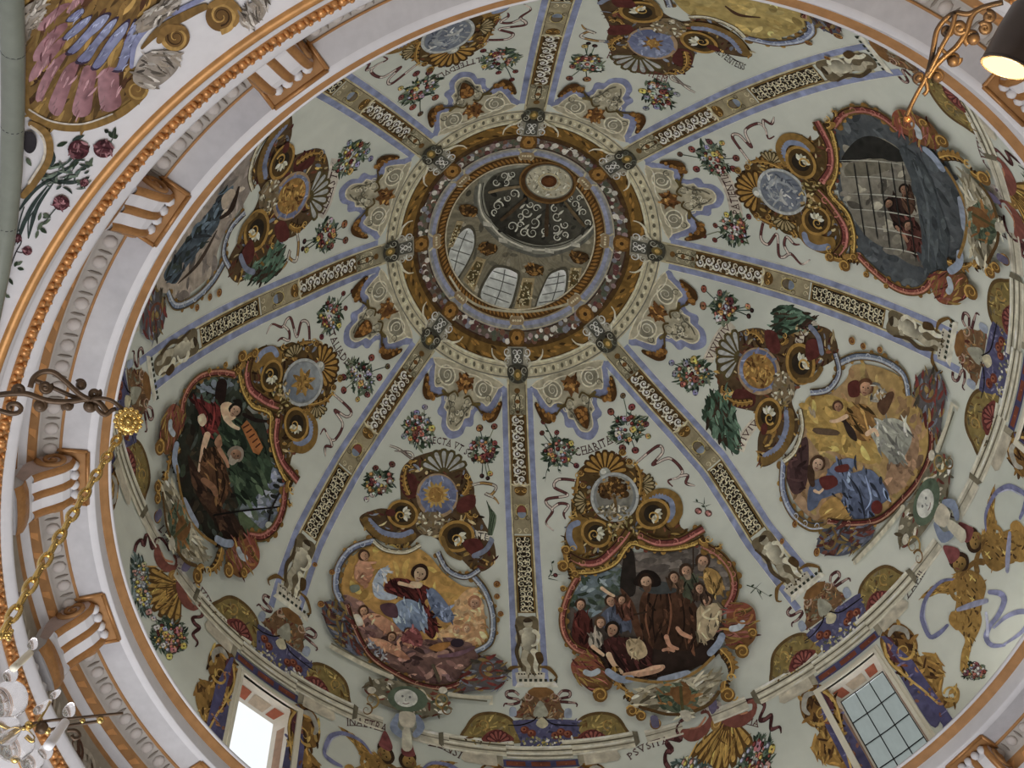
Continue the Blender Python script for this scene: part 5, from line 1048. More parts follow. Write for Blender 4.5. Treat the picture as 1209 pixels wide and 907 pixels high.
inscription('pale scroll with zigzag marks curving from the upper pine bough', 'VIVIVIV', [(480, 370), (495, 310), (520, 250), (560, 210)], 26, col=(92, 50, 46), band=(156, 150, 134))
inscription('pale scroll with zigzag marks curving from the lower left pine bough', 'VIVIVIV', [(225, 790), (250, 730), (300, 670), (350, 640)], 26, col=(92, 50, 46), band=(156, 150, 134))
# ---- upper left, cut by the cornice
thing('fresco_panel', 'frescoed panel at upper left with a grey blue draped figure cut by the cornice', 'fresco')
crestB(5, tower_medal); sc_ = pictureB(5, ((122, 112, 104), (140, 128, 112), 60), [(124, 114, 106), (136, 126, 112), (108, 100, 94)], 120); pixels(160, 180, .2757)
part('person', sc_); a = [(110, 530), (150, 450), (230, 340), (310, 240), (380, 150), (400, 200), (360, 260), (340, 320), (260, 420), (200, 500), (160, 560)]; fill(a, ((56, 66, 72), (76, 92, 106), 60)); dabs(a, 70, [(66, 78, 86), (50, 56, 62), (84, 102, 116), (58, 68, 62)], 60, 14, -50, 2, 14); stroke([(350, 280), (400, 240), (435, 140)], [14, 22, 8], (66, 48, 38)); fill([(360, 190), (400, 150), (420, 170), (390, 220), (365, 240)], (148, 134, 116)); stroke([(170, 560), (260, 470), (340, 330)], 14, (78, 62, 50), 2)
frameB(5)
bouquetsB(5, 'bouquet at left of the lantern ring beside the upper left rib', 'bouquet with dark buds left of the lantern ring above the left rib', 'yellow ribbon end above the left rib', None, None, 40, 'pine', 'green leaf spray above the left rib')
pixels(360, 170, .11025); inscription('lettering ELAASTIL on a white scroll left of the lantern', 'ELAASTIL', [(190, 760), (250, 640), (300, 480), (350, 300), (370, 200)], 70, band=(150, 144, 132))
# ---- upper right, ochre sky
thing('fresco_panel', 'frescoed panel at the top edge with an ochre sky in a blue lined oval frame', 'fresco')
crestB(3, star_medal); pictureB(3, ((146, 116, 64), (154, 122, 74), 30), [(150, 118, 64), (140, 108, 56), (160, 130, 80)], 100); pixels(640, 0, .2647); part('flourish'); stroke([(820, 15), (860, 45), (900, 60), (980, 68)], [6, 14, 10, 5], (86, 56, 36)); frameB(3)
bouquetsB(3, 'bouquet at the top edge right of the top rib', 'bouquet with red blooms above the upper right rib', 'yellow ribbon curl above the upper right rib', 'yellow ribbon beside the top rib', None, 60)
pixels(690, 40, .1737); inscription('red lettering PREADAM ITEM under the blue star medallion at the top', 'PREADAM ITEM', [(150, 158), (260, 205), (370, 255), (480, 300), (560, 330)], 44, col=(112, 52, 48), flip=False)
inscription('small dark lettering VALVENTENS above the upper right rib', 'VALVENTENS', [(860, 95), (940, 160), (1010, 210), (1090, 245)], 40, col=(70, 54, 46))
# ================================================================ painted lantern at the crown
LA = thing('painted_lantern', 'painted lantern with grey arched windows and dark scrolled cupola at the crown', 'lantern'); T.layer = 0
local(polar_map(90)); T.off0 = .0015; part('drum_wall'); annulus(0.5, 282, 0, 360, (112, 106, 84), 240); T.off0 = .004
pixels(500, 170, .2427); T.layer = 3; T.dl = .0006
dabs(ell(470, 450, 350, 350), 120, [(118, 112, 90), (100, 94, 74), (124, 118, 98), (92, 88, 72)], 50, 20, seed=1)
part('cupola'); cup = [(258, 200), (300, 145), (400, 108), (530, 100), (680, 140), (790, 215), (845, 320), (845, 400), (780, 480), (660, 530), (560, 545), (440, 510), (330, 440), (270, 350), (250, 270)]; fill(cup, (112, 112, 98))
cin = [(300, 200), (340, 150), (420, 122), (530, 112), (680, 152), (775, 225), (825, 320), (825, 385), (760, 445), (650, 485), (560, 492), (450, 462), (350, 400), (308, 320), (292, 250)]
fill(cin, ((56, 54, 46), (92, 90, 76), -60)); dabs(cin, 90, [(60, 58, 50), (72, 70, 60), (50, 48, 42)], 40, 18, seed=2)
for k, (p, w, c) in enumerate((([(258, 200), (250, 270), (270, 350), (310, 410), (400, 490), (500, 530), (570, 545), (670, 525), (780, 475), (840, 405)], 16, (92, 92, 82)), ([(275, 190), (268, 260), (285, 340), (330, 395), (390, 455), (500, 505), (610, 515), (700, 500), (790, 440), (836, 385)], 8, (154, 152, 136)), ([(290, 185), (282, 250), (298, 330), (350, 385), (400, 440), (500, 490), (610, 500), (720, 470), (826, 380)], 5, (60, 58, 50)))): stroke(p, w, c)
for x, y in ((310, 390), (385, 470), (505, 510), (612, 520), (740, 490)): part('cornice_break'); fill([(x-22, y-16), (x+22, y-6), (x+24, y+14), (x-20, y+6)], (140, 138, 124), False)
part('scrollwork', kind='stuff')
for (x, y, r, a) in ((360, 300, 34, 0), (345, 330, 22, 90), (440, 240, 32, 40), (410, 260, 22, 200), (500, 330, 34, 10), (540, 380, 36, 120), (430, 400, 36, 60), (530, 430, 34, 220), (490, 430, 28, 300), (470, 350, 24, 100), (550, 310, 26, 0), (520, 290, 22, 180), (650, 350, 30, 30), (690, 390, 26, 200), (645, 410, 30, 120), (650, 450, 24, 10), (640, 310, 24, 260), (690, 440, 22, 60), (740, 290, 26, 40), (780, 330, 26, 150), (760, 260, 20, 0), (720, 260, 20, 90), (390, 150, 26, 60), (430, 140, 24, 200), (350, 180, 24, 10), (400, 180, 22, 120), (590, 420, 20, 90), (800, 380, 22, 40), (470, 390, 22, 0), (600, 395, 14, 270)):
    volute(x, y, r*.8, a, (150, 150, 136), 8, 1 if a % 20 else -1, 1.3)
for q in ((360, 270), (480, 300), (560, 350), (500, 400), (670, 330), (665, 430), (760, 310), (420, 160), (590, 440)): lens(q[0]-14, q[1]+12, q[0]+16, q[1]-14, 12, (142, 142, 128))
part('cupola_rib'); stroke([(500, 255), (430, 320), (370, 370)], [12, 18, 16], (84, 66, 42))
part('cupola_rib'); stroke([(605, 275), (602, 350), (598, 450)], [12, 22, 20], (80, 62, 40))
part('cupola_rib'); stroke([(690, 275), (740, 340), (790, 400)], [12, 18, 14], (96, 80, 52))
part('cupola_rib'); stroke([(470, 200), (390, 210), (310, 230)], [12, 16, 12], (118, 102, 72))
part('oculus'); fill(ell(605, 180, 142, 104, 8), (92, 56, 24)); stroke(ell(605, 180, 138, 100, 8), 9, (120, 78, 32), 0, True); fill(ell(612, 175, 118, 84, 8), (140, 136, 114)); stroke(ell(612, 175, 116, 82, 8), 6, (96, 94, 80), 0, True)
dabs(ell(612, 175, 104, 70, 8), 120, [(154, 150, 128), (112, 108, 88), (132, 118, 88), (160, 156, 138)], 18, 7, seed=4); stroke(ell(612, 174, 52, 40, 8), 7, (150, 140, 104), 0, True); dot(612, 172, 40, (96, 48, 20), 30); dot(612, 172, 24, (112, 60, 24), 18)
for j, (w, bars) in enumerate((([(128, 640), (122, 530), (170, 440), (215, 408), (242, 440), (235, 520), (165, 645)], [[(145, 620), (170, 520), (210, 420)], [(128, 560), (200, 590)], [(130, 510), (225, 540)], [(160, 450), (238, 480)]]), ([(276, 738), (330, 622), (372, 602), (440, 622), (456, 655), (412, 800), (340, 792)], [[(345, 785), (380, 690), (395, 610)], [(300, 690), (430, 735)], [(318, 650), (445, 690)], [(335, 618), (455, 655)], [(285, 725), (418, 775)]]), ([(548, 808), (600, 662), (640, 624), (692, 622), (682, 735), (622, 788)], [[(620, 785), (650, 690), (660, 625)], [(575, 735), (684, 715)], [(590, 690), (688, 672)], [(605, 655), (692, 640)], [(560, 775), (660, 760)]]), ([(788, 668), (815, 575), (852, 520), (850, 590), (815, 650)], [[(815, 650), (838, 540)], [(800, 620), (845, 600)]]))):
    part('painted_window'); T.layer = 24; o = np.mean(w, 0); fill([tuple(o+(np.array(q)-o)*1.16) for q in w], (84, 80, 64)); fill(w, ((158, 162, 158), (134, 138, 132), 90))
    
    for b in bars: stroke(b, 5, (88, 90, 84), 0)
for j, a in enumerate(([(188, 660), (258, 548), (302, 562), (242, 722)], [(440, 800), (482, 652), (542, 652), (518, 812)], [(700, 722), (716, 602), (772, 602), (758, 690)], [(113, 505), (160, 372), (192, 376), (140, 500)])):
    part('pilaster'); T.layer = 26; fill(a, (136, 120, 82), False); o = np.mean(a, 0); fill([tuple(o+(np.array(q)-o)*.72) for q in a], (92, 72, 42), False); dabs([tuple(o+(np.array(q)-o)*.74) for q in a], 40, [(150, 138, 100), (112, 78, 40), (160, 150, 116)], 13, 6, seed=j)
for x, y in ((215, 320), (312, 508), (540, 612), (760, 550)): part('rosette'); T.layer = 30; a = [(x-48, y-14), (x-10, y-30), (x+44, y-12), (x+36, y+22), (x-20, y+30)]; fill(a, (82, 52, 24)); dabs(a, 30, [(112, 70, 28), (134, 88, 36), (70, 44, 22)], 22, 10, seed=x)
part('sill'); stroke([(190, 740), (270, 790), (400, 815), (540, 815), (700, 780), (760, 735)], 12, (140, 134, 108)); stroke([(120, 640), (180, 735)], 10, (150, 146, 124)); T.layer = 32
# ================================================================ painted cornice, window friezes, rib feet
VIS = (0, 1, 2, 3, 6, 7); RIBN = ['bottom', 'lower right', 'right', 'upper right', 'top', 'upper left', 'left', 'lower left']
def poly_lat(pts, c): fill([(x, sz(z)) for x, z in pts], c, False)
for k in range(8):
    local(merid_map(lambda z, k=k: rib_az(k, z))); T.grid = 8
    thing('painted_cornice', 'length of painted stone cornice at the foot of the %s rib' % RIBN[k], 'cornice', 'painted cornice lengths under the ribs', kind=None)
    T.layer = 2
    def run(a, b, z0, z1, c): poly_lat([(a, z0), (b, z0), (b, z1), (a, z1)], c)
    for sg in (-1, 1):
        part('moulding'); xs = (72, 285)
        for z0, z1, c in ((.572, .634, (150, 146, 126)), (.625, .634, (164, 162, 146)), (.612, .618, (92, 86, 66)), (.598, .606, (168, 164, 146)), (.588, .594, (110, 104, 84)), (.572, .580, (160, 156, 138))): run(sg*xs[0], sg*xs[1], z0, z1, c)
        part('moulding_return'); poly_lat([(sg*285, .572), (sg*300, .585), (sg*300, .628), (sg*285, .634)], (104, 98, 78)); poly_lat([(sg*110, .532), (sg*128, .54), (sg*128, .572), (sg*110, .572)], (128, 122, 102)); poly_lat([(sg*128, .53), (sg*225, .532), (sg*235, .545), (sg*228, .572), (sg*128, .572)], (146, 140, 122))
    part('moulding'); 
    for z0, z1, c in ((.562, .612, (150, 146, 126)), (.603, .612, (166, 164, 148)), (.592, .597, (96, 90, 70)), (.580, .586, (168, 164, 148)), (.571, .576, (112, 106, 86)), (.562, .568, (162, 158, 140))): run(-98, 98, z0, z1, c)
    part('window_frieze'); T.layer = 5; poly_lat([(-112, .53), (112, .53), (114, .545), (110, .56), (-110, .56), (-114, .545)], (72, 72, 112))
    for a, b in ((-102, -45), (-28, 28), (45, 102)): poly_lat([(a, .536), (b, .536), (b, .554), (a, .554)], (122, 62, 40)); T.layer -= 1; fill([((a+b)/2-14, sz(.545)), ((a+b)/2, sz(.551)), ((a+b)/2+14, sz(.545)), ((a+b)/2, sz(.539))], (146, 84, 50))
    for sg in (-1, 1): part('blue_jamb'); T.layer = 5; poly_lat([(sg*113, .53), (sg*118, .36), (sg*120, .1), (sg*150, .1), (sg*150, .38), (sg*124, .52)], (80, 78, 120)); dabs([(sg*118, sz(.48)), (sg*119, sz(.1)), (sg*148, sz(.1)), (sg*140, sz(.4))], 24, [(122, 70, 48), (96, 92, 130), (140, 96, 60)], 22, 7, seed=k)
for k in VIS:
    replay(0, k, True); frame(540, 770, .1654)
    for sg in (-1, 1):
        thing('painted_half_oval', '%s ochre half oval with red shell on the painted cornice under the %s rib' % (('left hand', 'right hand')[sg > 0], RIBN[k]) if k in (0,) else 'ochre half oval with red shell, %s of the pair under the %s rib' % (('clockwise one', 'anticlockwise one')[sg > 0], RIBN[k]), 'half oval')
        T.layer = 6; c0 = 250 if sg < 0 else 1010; part('panel'); T.layer = 6; hf = [(c0-205, 640), (c0-190, 540), (c0-120, 455), (c0, 428), (c0+120, 455), (c0+190, 540), (c0+205, 640)]
        fill([(x, y+(12 if sg < 0 else -10)*(x-c0)/200) for x, y in hf], (104, 72, 38)); fill([(c0+(x-c0)*.9, 640+(y-640)*.9+(10 if sg < 0 else -10)*(x-c0)/200) for x, y in hf], (122, 96, 52)); dabs([(c0+(x-c0)*.88, 640+(y-640)*.88) for x, y in hf], 60, [(134, 104, 54), (104, 92, 64), (112, 74, 36), (146, 116, 62)], 50, 13, seed=k)
        part('red_shell'); rx = c0+40*(-sg); fill([(rx-110, 640), (rx-80, 580), (rx-10, 555), (rx+60, 580), (rx+110, 635)], (122, 56, 50)); fan(rx, 650, 90, 190, 350, 6, (142, 76, 66), (98, 44, 42))
        part('volute'); volute(c0-70*(-sg), 520, 44, 90, (150, 108, 50), 13, sg)
    thing('rib_foot_ornament', 'painted pedestal of roses on a blue ground at the foot of the %s rib' % RIBN[k], 'ornament', 'pedestals at the rib feet'); T.layer = 10
    part('blue_ground'); a = [(400, 520), (440, 488), (830, 488), (870, 530), (850, 640), (825, 692), (480, 692), (450, 640)]; fill(a, (80, 80, 116)); dabs(a, 60, [(88, 88, 124), (70, 70, 104), (98, 96, 124)], 40, 14, seed=k)
    part('pedestal'); a = [(470, 330), (520, 290), (590, 270), (680, 290), (720, 330), (745, 400), (770, 470), (410, 470), (450, 400)]; fill(a, (112, 82, 50)); dabs(a, 90, [(124, 92, 56), (96, 70, 44), (112, 56, 40), (126, 116, 92), (92, 96, 76), (140, 100, 60)], 44, 14, seed=k+1); fill([(540, 440), (590, 350), (650, 440), (620, 470), (560, 470)], (126, 126, 110)); fill([(500, 290), (590, 245), (690, 290), (590, 330)], (124, 78, 40))
    for x0 in (505, 690): volute(x0, 320, 34, 0, (150, 122, 100), 12); 
    part('white_crown'); fill([(430, 215), (700, 215), (720, 255), (410, 255)], (160, 158, 142), False)
    for x in range(440, 700, 36): T.layer = 20; fill([(x, 195), (x+22, 195), (x+20, 225), (x+2, 225)], (60, 66, 52), False)
    part('vase'); fill([(375, 400), (415, 400), (420, 460), (372, 460)], (120, 130, 146)); part('vase'); fill([(770, 410), (812, 410), (815, 470), (765, 470)], (120, 130, 146))
    part('black_cord'); T.layer = 22; stroke([(360, 525), (450, 525), (540, 495), (590, 450), (640, 490), (700, 522), (890, 530)], [5, 9, 10, 7, 10, 9, 5], (40, 32, 36)); fill([(560, 520), (600, 470), (650, 515), (610, 550)], (150, 144, 116))
    for (x, y) in ((480, 560), (530, 585), (740, 575), (790, 590), (700, 600)):
        part('rose'); T.layer = 24; dot(x, y, 32, (112, 54, 38), 28); dot(x-8, y-6, 20, (140, 80, 52), 16); dot(x-4, y-4, 8, (96, 42, 34))
    part('white_blooms', kind='stuff'); dabs([(460, 620), (820, 615), (810, 675), (490, 680)], 50, [(156, 154, 136), (130, 128, 96), (150, 124, 60), (92, 96, 76), (166, 164, 150)], 26, 15, seed=k)
    ribbon('thin curling maroon ribbons either side of the pedestal under the %s rib' % RIBN[k], [(440, 310), (400, 280), (350, 290), (360, 325), (430, 340), (440, 360), (390, 375), (340, 370), (330, 392)], [(720, 310), (750, 280), (800, 285), (800, 320), (740, 335), (725, 355), (780, 360), (850, 370), (850, 395)], w=3.2, ca=(140, 116, 108), cb=(96, 56, 56))
# ---- gilt scroll brackets beside the windows
for k in VIS:
    for mi in (False, True):
        replay(1, k, True, mi); frame(860, 600, .3385)
        thing('painted_bracket', 'golden scroll bracket, %s side of the window under the %s rib' % (('anticlockwise', 'clockwise')[mi], RIBN[k]), 'bracket'); T.layer = 6
        part('blue_back'); fill([(548, 500), (600, 560), (650, 590), (700, 640), (760, 700), (745, 735), (708, 760), (600, 590)], (80, 78, 116)); dabs([(560, 540), (640, 590), (740, 700), (708, 740)], 14, [(122, 78, 60), (92, 90, 126)], 30, 9)
        part('scroll'); a = [(530, 470), (545, 425), (590, 400), (640, 430), (662, 480), (655, 520), (700, 512), (740, 535), (752, 590), (745, 640), (760, 668), (790, 660), (780, 640), (790, 620), (808, 640), (800, 680), (760, 700), (715, 680), (680, 640), (640, 610), (600, 580), (560, 540)]
        fill(a, ((116, 72, 30), (146, 102, 42), 60)); dabs(a, 110, [(150, 104, 42), (92, 56, 26), (130, 86, 34), (164, 120, 56), (76, 48, 26)], 44, 13, 45, k, 40)
        part('red_lining'); fill([(545, 470), (565, 450), (590, 500), (600, 540), (570, 530)], (104, 56, 66)); part('grey_curl'); stroke([(560, 450), (580, 420), (620, 430), (630, 460)], [10, 22, 20, 8], (132, 130, 120))
        part('volute'); volute(615, 500, 34, 0, (164, 120, 54), 12); part('volute'); volute(780, 650, 28, 180, (168, 124, 56), 9); stroke([(545, 470), (560, 530), (610, 580), (680, 635), (735, 685)], 8, (168, 126, 62))
# ---- broken stone bands that carry the lettering
for i in range(8):
    local(merid_map(lambda z, i=i: (rib_az(i, z)+rib_az(i+1, z))/2)); T.grid = 8
    thing('painted_stone_band', 'broken painted stone band between the %s and %s ribs' % (RIBN[i], RIBN[(i+1) % 8]), 'cornice', 'broken stone bands between the ribs'); T.layer = 1
    for sg in (-1, 1):
        part('moulding'); 
        for z0, z1, c in ((.575, .628, (148, 144, 126)), (.618, .628, (164, 160, 144)), (.604, .608, (112, 106, 88)), (.575, .582, (160, 156, 140))): poly_lat([(sg*45, z0), (sg*158, z0), (sg*158, z1), (sg*45, z1)], c)
# ---- gilded shells with garlands under the type A panels
for i, nm in ((6, 'at lower left, left of the bright window'), (0, 'at the bottom edge under the friar panel'), (2, 'at the right edge below the prison panel')):
    replay(6, i); frame(130, 620, .1874)
    thing('painted_shell', 'golden shell with red scrolls '+nm, 'shell'); T.layer = 4
    part('shell'); fan(450, 385, 235, 92, 215, 9, (160, 114, 48), (104, 66, 26)); dabs([(440, 370), (250, 260), (240, 420), (330, 560), (430, 590)], 40, [(150, 106, 42), (112, 72, 28), (168, 124, 56)], 80, 9, 150, 2, 25)
    part('red_scroll'); stroke([(290, 120), (305, 210), (350, 268), (410, 270), (420, 225), (395, 190)], [20, 52, 62, 50, 30, 14], (126, 70, 58)); stroke([(315, 170), (340, 220), (395, 235)], 14, (158, 104, 70))
    part('red_scroll'); stroke([(440, 300), (440, 390), (470, 480), (525, 525), (560, 495), (540, 455)], [24, 54, 60, 54, 30, 12], (126, 70, 58)); stroke([(455, 350), (470, 430), (510, 490)], 14, (158, 104, 70)); part('gilt_boss'); dot(400, 320, 36, (140, 96, 44)); volute(400, 320, 30, 0, (166, 120, 60), 10); fill([(420, 200), (450, 190), (480, 280), (450, 310), (425, 260)], (150, 140, 130)); dabs([(420, 200), (450, 190), (480, 280), (450, 310), (425, 260)], 20, [(110, 88, 100), (160, 150, 140)], 20, 8)
    fs = [(x, y, r, c) for x, y, r, c in ((180, 420, 5, YEL), (240, 550, 5, (150, 110, 100)), (370, 740, 6, (160, 100, 96)), (345, 690, 5, YEL), (430, 665, 6, (150, 92, 104)), (370, 830, 5, YEL), (460, 765, 5, YEL), (395, 790, 5, (160, 104, 98)), (210, 250, 4, (150, 146, 100)), (190, 480, 4, (170, 168, 160)), (290, 650, 5, (166, 166, 160)), (270, 590, 4, (160, 160, 156)), (330, 760, 4, (166, 164, 150)))]
    bouquet('long flower garland beside golden shell '+nm, 190, 370, 62, 200, 70+i, fs[:1]+fs[8:10]+fs[11:12], n=60, rot=-8, leafpal=[(84, 104, 100), (64, 84, 76), (110, 128, 128), (56, 72, 62)], pal=[(130, 138, 146), (160, 160, 150), (120, 130, 150), YEL, (150, 110, 100)])
    bouquet('bushy garland end under golden shell '+nm, 370, 700, 125, 120, 80+i, fs[1:8]+fs[10:11]+fs[12:], n=60, leafpal=[(64, 84, 66), (48, 66, 54), (90, 108, 90)])
    ribbon('maroon ribbon beside golden shell '+nm, [(150, 178), (165, 120), (195, 95), (210, 130), (225, 65), (245, 70), (265, 150), (285, 90), (320, 85), (350, 120), (370, 165)], w=4, ca=(112, 66, 66), cb=(84, 42, 44))
    ribbon('maroon ribbon looping from golden shell '+nm, [(510, 370), (505, 410), (540, 440), (575, 520), (575, 575), (520, 585), (530, 620), (560, 650), (520, 690), (550, 740), (535, 770)], w=4, ca=(112, 66, 66), cb=(84, 42, 44))
    if i != 0:
        T.layer = 20; inscription('lettering LVIA by golden shell '+nm, 'LVIA', [(300, 30), (335, 70), (372, 140)], 44, col=(92, 52, 54))
        inscription('lettering CVVLIVA by golden shell '+nm, 'CVVLIVA', [(505, 375), (570, 450), (625, 560), (645, 680)], 42, col=(104, 62, 62))
pixels(700, 730, .1952); T.layer = 10
for nm, p in (('left', [(470, 720), (480, 790), (440, 830), (380, 800)]), ('right', [(640, 640), (650, 700), (730, 730), (800, 700)])):
    pass
inscription('dark lettering PSVSITA on painted band left of the bottom golden shell', 'PSVSITA', [(225, 860), (290, 815), (360, 785), (470, 752)], 40, col=(92, 56, 58))
inscription('dark lettering NIEFORMA on painted band right of the bottom golden shell', 'NIEFORMA', [(722, 672), (800, 655), (900, 640), (1005, 662)], 42, col=(96, 48, 52))
pixels(390, 820, .1737)
inscription('dark lettering INAETRA on painted band left of the moon face medallion', 'INAETRA', [(110, 215), (180, 215), (270, 230), (380, 262)], 52, col=(92, 60, 58))
inscription('dark lettering ZENSI on painted band right of the moon face medallion', 'ZENSI', [(665, 350), (740, 365), (800, 395), (880, 440)], 48, col=(92, 66, 60))
pixels(1059, 630, .1654)
inscription('dark lettering ZAHIL on the painted stone band at right', 'ZAHIL', [(80, 470), (130, 400), (175, 330), (215, 260)], 44, col=(84, 70, 66))
frame(1059, 500, .1654); inscription('dark lettering DEVS on the painted stone band near the right edge', 'DEVS', [(420, 690), (450, 610), (500, 540), (580, 490)], 44, col=(92, 66, 66))
# ---- pairs of golden angels with blue ribbons under the type B panels
for i, nm in ((1, 'at right edge, beside the lower right window'), (7, 'at the bottom edge under the cloud scene')):
    for mi in (False, True):
        replay(1, i, False, mi); frame(1059, 630, .1654); sd = 'mirrored partner of the ' if mi else ''
        thing('painted_angel', '%s golden winged angel %s' % ('second' if mi else 'first', nm), 'angel'); T.layer = 6; gd = [(150, 104, 42), (112, 74, 30), (168, 122, 58), (84, 54, 28), (132, 90, 36)]
        part('wing'); a = [(170, 462), (230, 400), (320, 350), (420, 330), (450, 380), (400, 430), (300, 430), (240, 455)]; fill(a, (140, 98, 42)); dabs(a, 30, gd, 60, 10, -20, 1, 14)
        part('wing'); a = [(560, 100), (600, 20), (640, -60), (660, -160), (690, -180), (680, -60), (640, 100)]; fill(a, (146, 102, 40)); dabs(a, 24, gd, 60, 10, 100, 2, 14)
        part('body'); a = [(440, 270), (520, 260), (600, 300), (640, 380), (620, 480), (600, 560), (610, 620), (590, 700), (540, 800), (515, 900), (490, 990), (455, 980), (465, 850), (490, 760), (440, 690), (400, 640), (420, 540), (430, 430), (420, 340)]; fill(a, ((128, 88, 38), (152, 108, 46), 90)); dabs(a, 90, gd, 44, 14, 80, 3, 30)
        part('leg'); limb([(420, 560), (400, 620), (450, 690)], [50, 56, 40], (148, 102, 42)); part('arm'); limb([(430, 330), (390, 400), (420, 470), (470, 480)], [36, 34, 28, 20], (140, 96, 40)); part('arm'); limb([(580, 290), (570, 200), (600, 110), (640, 40)], [40, 34, 28, 20], (120, 80, 36))
        part('head'); head(450, 215, 62, (70, 48, 30), (150, 106, 52), 20); fill([(335, 90), (440, 110), (450, 170), (390, 220), (365, 180)], (128, 66, 66))
        part('sash'); T.layer += 3; stroke([(430, 552), (520, 520), (600, 495), (660, 480)], [26, 40, 44, 30], (118, 122, 146))
        thing('blue_ribbon', 'blue ribbon of %s golden angel %s' % ('second' if mi else 'first', nm), 'ribbon'); part('ribbon_loop'); T.layer = 16
        stroke([(420, 330), (320, 345), (220, 450), (185, 560), (190, 640), (240, 740), (310, 710), (370, 650)], [14, 24, 26, 30, 34, 30, 36, 20], (100, 104, 140)); stroke([(215, 480), (200, 600), (245, 715)], 9, (134, 138, 160), 2)
        if mi: continue
        part('ribbon_loop'); stroke([(650, 420), (740, 430), (770, 480), (730, 580), (670, 660), (640, 740), (680, 800), (780, 800)], [30, 44, 40, 36, 30, 40, 34, 16], (108, 112, 146)); stroke([(690, 680), (780, 600), (880, 560), (960, 580), (900, 700), (760, 800)], [16, 30, 40, 30, 26, 14], (116, 120, 152)); stroke([(640, 560), (650, 660), (650, 740)], 20, (140, 144, 164))
bouquetx = pixels(1009, 757, .1654)
bouquet('dark rose clump at the foot of the right hand golden angel', 860, 215, 100, 70, 91, [(800, 230, 5, (112, 60, 66)), (870, 175, 5, (112, 58, 66)), (900, 230, 5, (130, 90, 84)), (840, 260, 4, (124, 110, 100))], n=24)
# ================================================================ pendentive painting, fittings in front
def pend(x0, y0, s): T.mapf = None; T.rf, T.zr = rpend, (-1.448, -.358); T.K = KC; T.dl = .0002; T.grid = 6.; frame(x0, y0, s)
pend(0, 0, .3309)
thing('painted_shell', 'large painted scallop shell with pink and blue flutes in the top left corner', 'shell'); T.layer = 0
part('shell_body'); body = [(60, -20), (85, 130), (90, 250), (100, 380), (180, 440), (270, 446), (400, 412), (480, 352), (522, 320), (505, 285), (470, 250), (478, 140), (500, 70), (620, -20)]; fill(body, (142, 98, 48)); dabs(body, 160, [(158, 112, 52), (116, 78, 38), (136, 94, 44), (172, 124, 62), (104, 66, 38)], 90, 16, -60, 1, 14)
frame(0, 0, .1654)
for f in ([(705, 520), (830, 485), (850, 640), (860, 745), (770, 795), (710, 740)], [(600, 470), (682, 500), (665, 640), (640, 800), (560, 832), (512, 790), (545, 640)], [(470, 470), (560, 440), (500, 620), (440, 790), (395, 822), (342, 760), (390, 620)], [(400, 410), (480, 370), (380, 540), (290, 712), (250, 705), (268, 620), (320, 510)], [(420, 270), (465, 290), (350, 440), (230, 570), (200, 560), (250, 450)], [(430, 165), (480, 180), (380, 300), (262, 432), (230, 400), (290, 290)], [(430, 30), (500, 20), (400, 120), (300, 212), (258, 190), (330, 110)], [(560, -60), (640, -60), (520, 60), (470, 80)]):
    part('pink_flute'); fill(f, ((168, 122, 130), (146, 94, 100), 0)); dabs(f, 14, [(176, 132, 138), (152, 104, 110), (132, 80, 88)], 90, 12, -65, 2, 10); T.layer -= 5
for f in ([(830, 470), (865, 360), (915, 220), (960, 150), (970, 280), (920, 400), (870, 490), (800, 490)], [(655, 470), (700, 390), (800, 240), (905, 150), (890, 230), (800, 350), (740, 440), (695, 480)], [(548, 425), (630, 330), (760, 170), (830, 130), (790, 210), (700, 320), (630, 425)], [(478, 365), (560, 270), (700, 120), (775, 105), (720, 190), (640, 260), (545, 360)], [(450, 262), (550, 160), (645, 108), (605, 180), (500, 265)], [(470, 142), (520, 88), (582, 55), (592, 82), (532, 142)]):
    part('blue_flute'); fill([tuple(np.mean(f, 0)+(np.array(q)-np.mean(f, 0))*1.12) for q in f], (84, 66, 92)); fill(f, ((112, 116, 156), (140, 148, 182), -45)); dabs(f, 10, [(150, 158, 190), (104, 104, 146)], 60, 9, -50, 3, 10); T.layer -= 6
frame(0, 0, .3309); T.layer = 30
part('gilt_rim'); stroke([(88, 240), (95, 385), (180, 442), (290, 452), (400, 415), (480, 360), (520, 318)], [14, 26, 26, 24, 26, 30, 24], (150, 104, 46)); stroke([(98, 385), (180, 428), (290, 438), (400, 402)], 6, (186, 178, 164))
part('gilt_volute'); dot(485, 315, 42, (140, 94, 40)); volute(485, 315, 38, 0, (172, 124, 58), 12)
part('blue_band'); stroke([(465, 240), (480, 150), (540, 80), (640, 30), (740, -20)], [14, 20, 20, 18, 18], (128, 134, 172)); stroke([(500, 170), (570, 100), (680, 40), (740, 15)], [10, 30, 34, 24], (140, 96, 46))
for q in ((625, 128, 52, 200), (785, 52, 58, 90)): part('gilt_volute'); dot(q[0], q[1], q[2]*.95, (134, 88, 40)); volute(q[0], q[1], q[2], q[3], (180, 128, 62), q[2]*.36, -1); volute(q[0], q[1], q[2]*.6, q[3], (92, 56, 28), q[2]*.12, -1)
part('gilt_volute'); stroke([(560, 150), (590, 100), (660, 95)], [20, 34, 12], (150, 102, 48)); part('gilt_volute'); stroke([(740, 20), (800, -5), (850, 40), (830, 90)], [20, 30, 26, 12], (160, 110, 52))
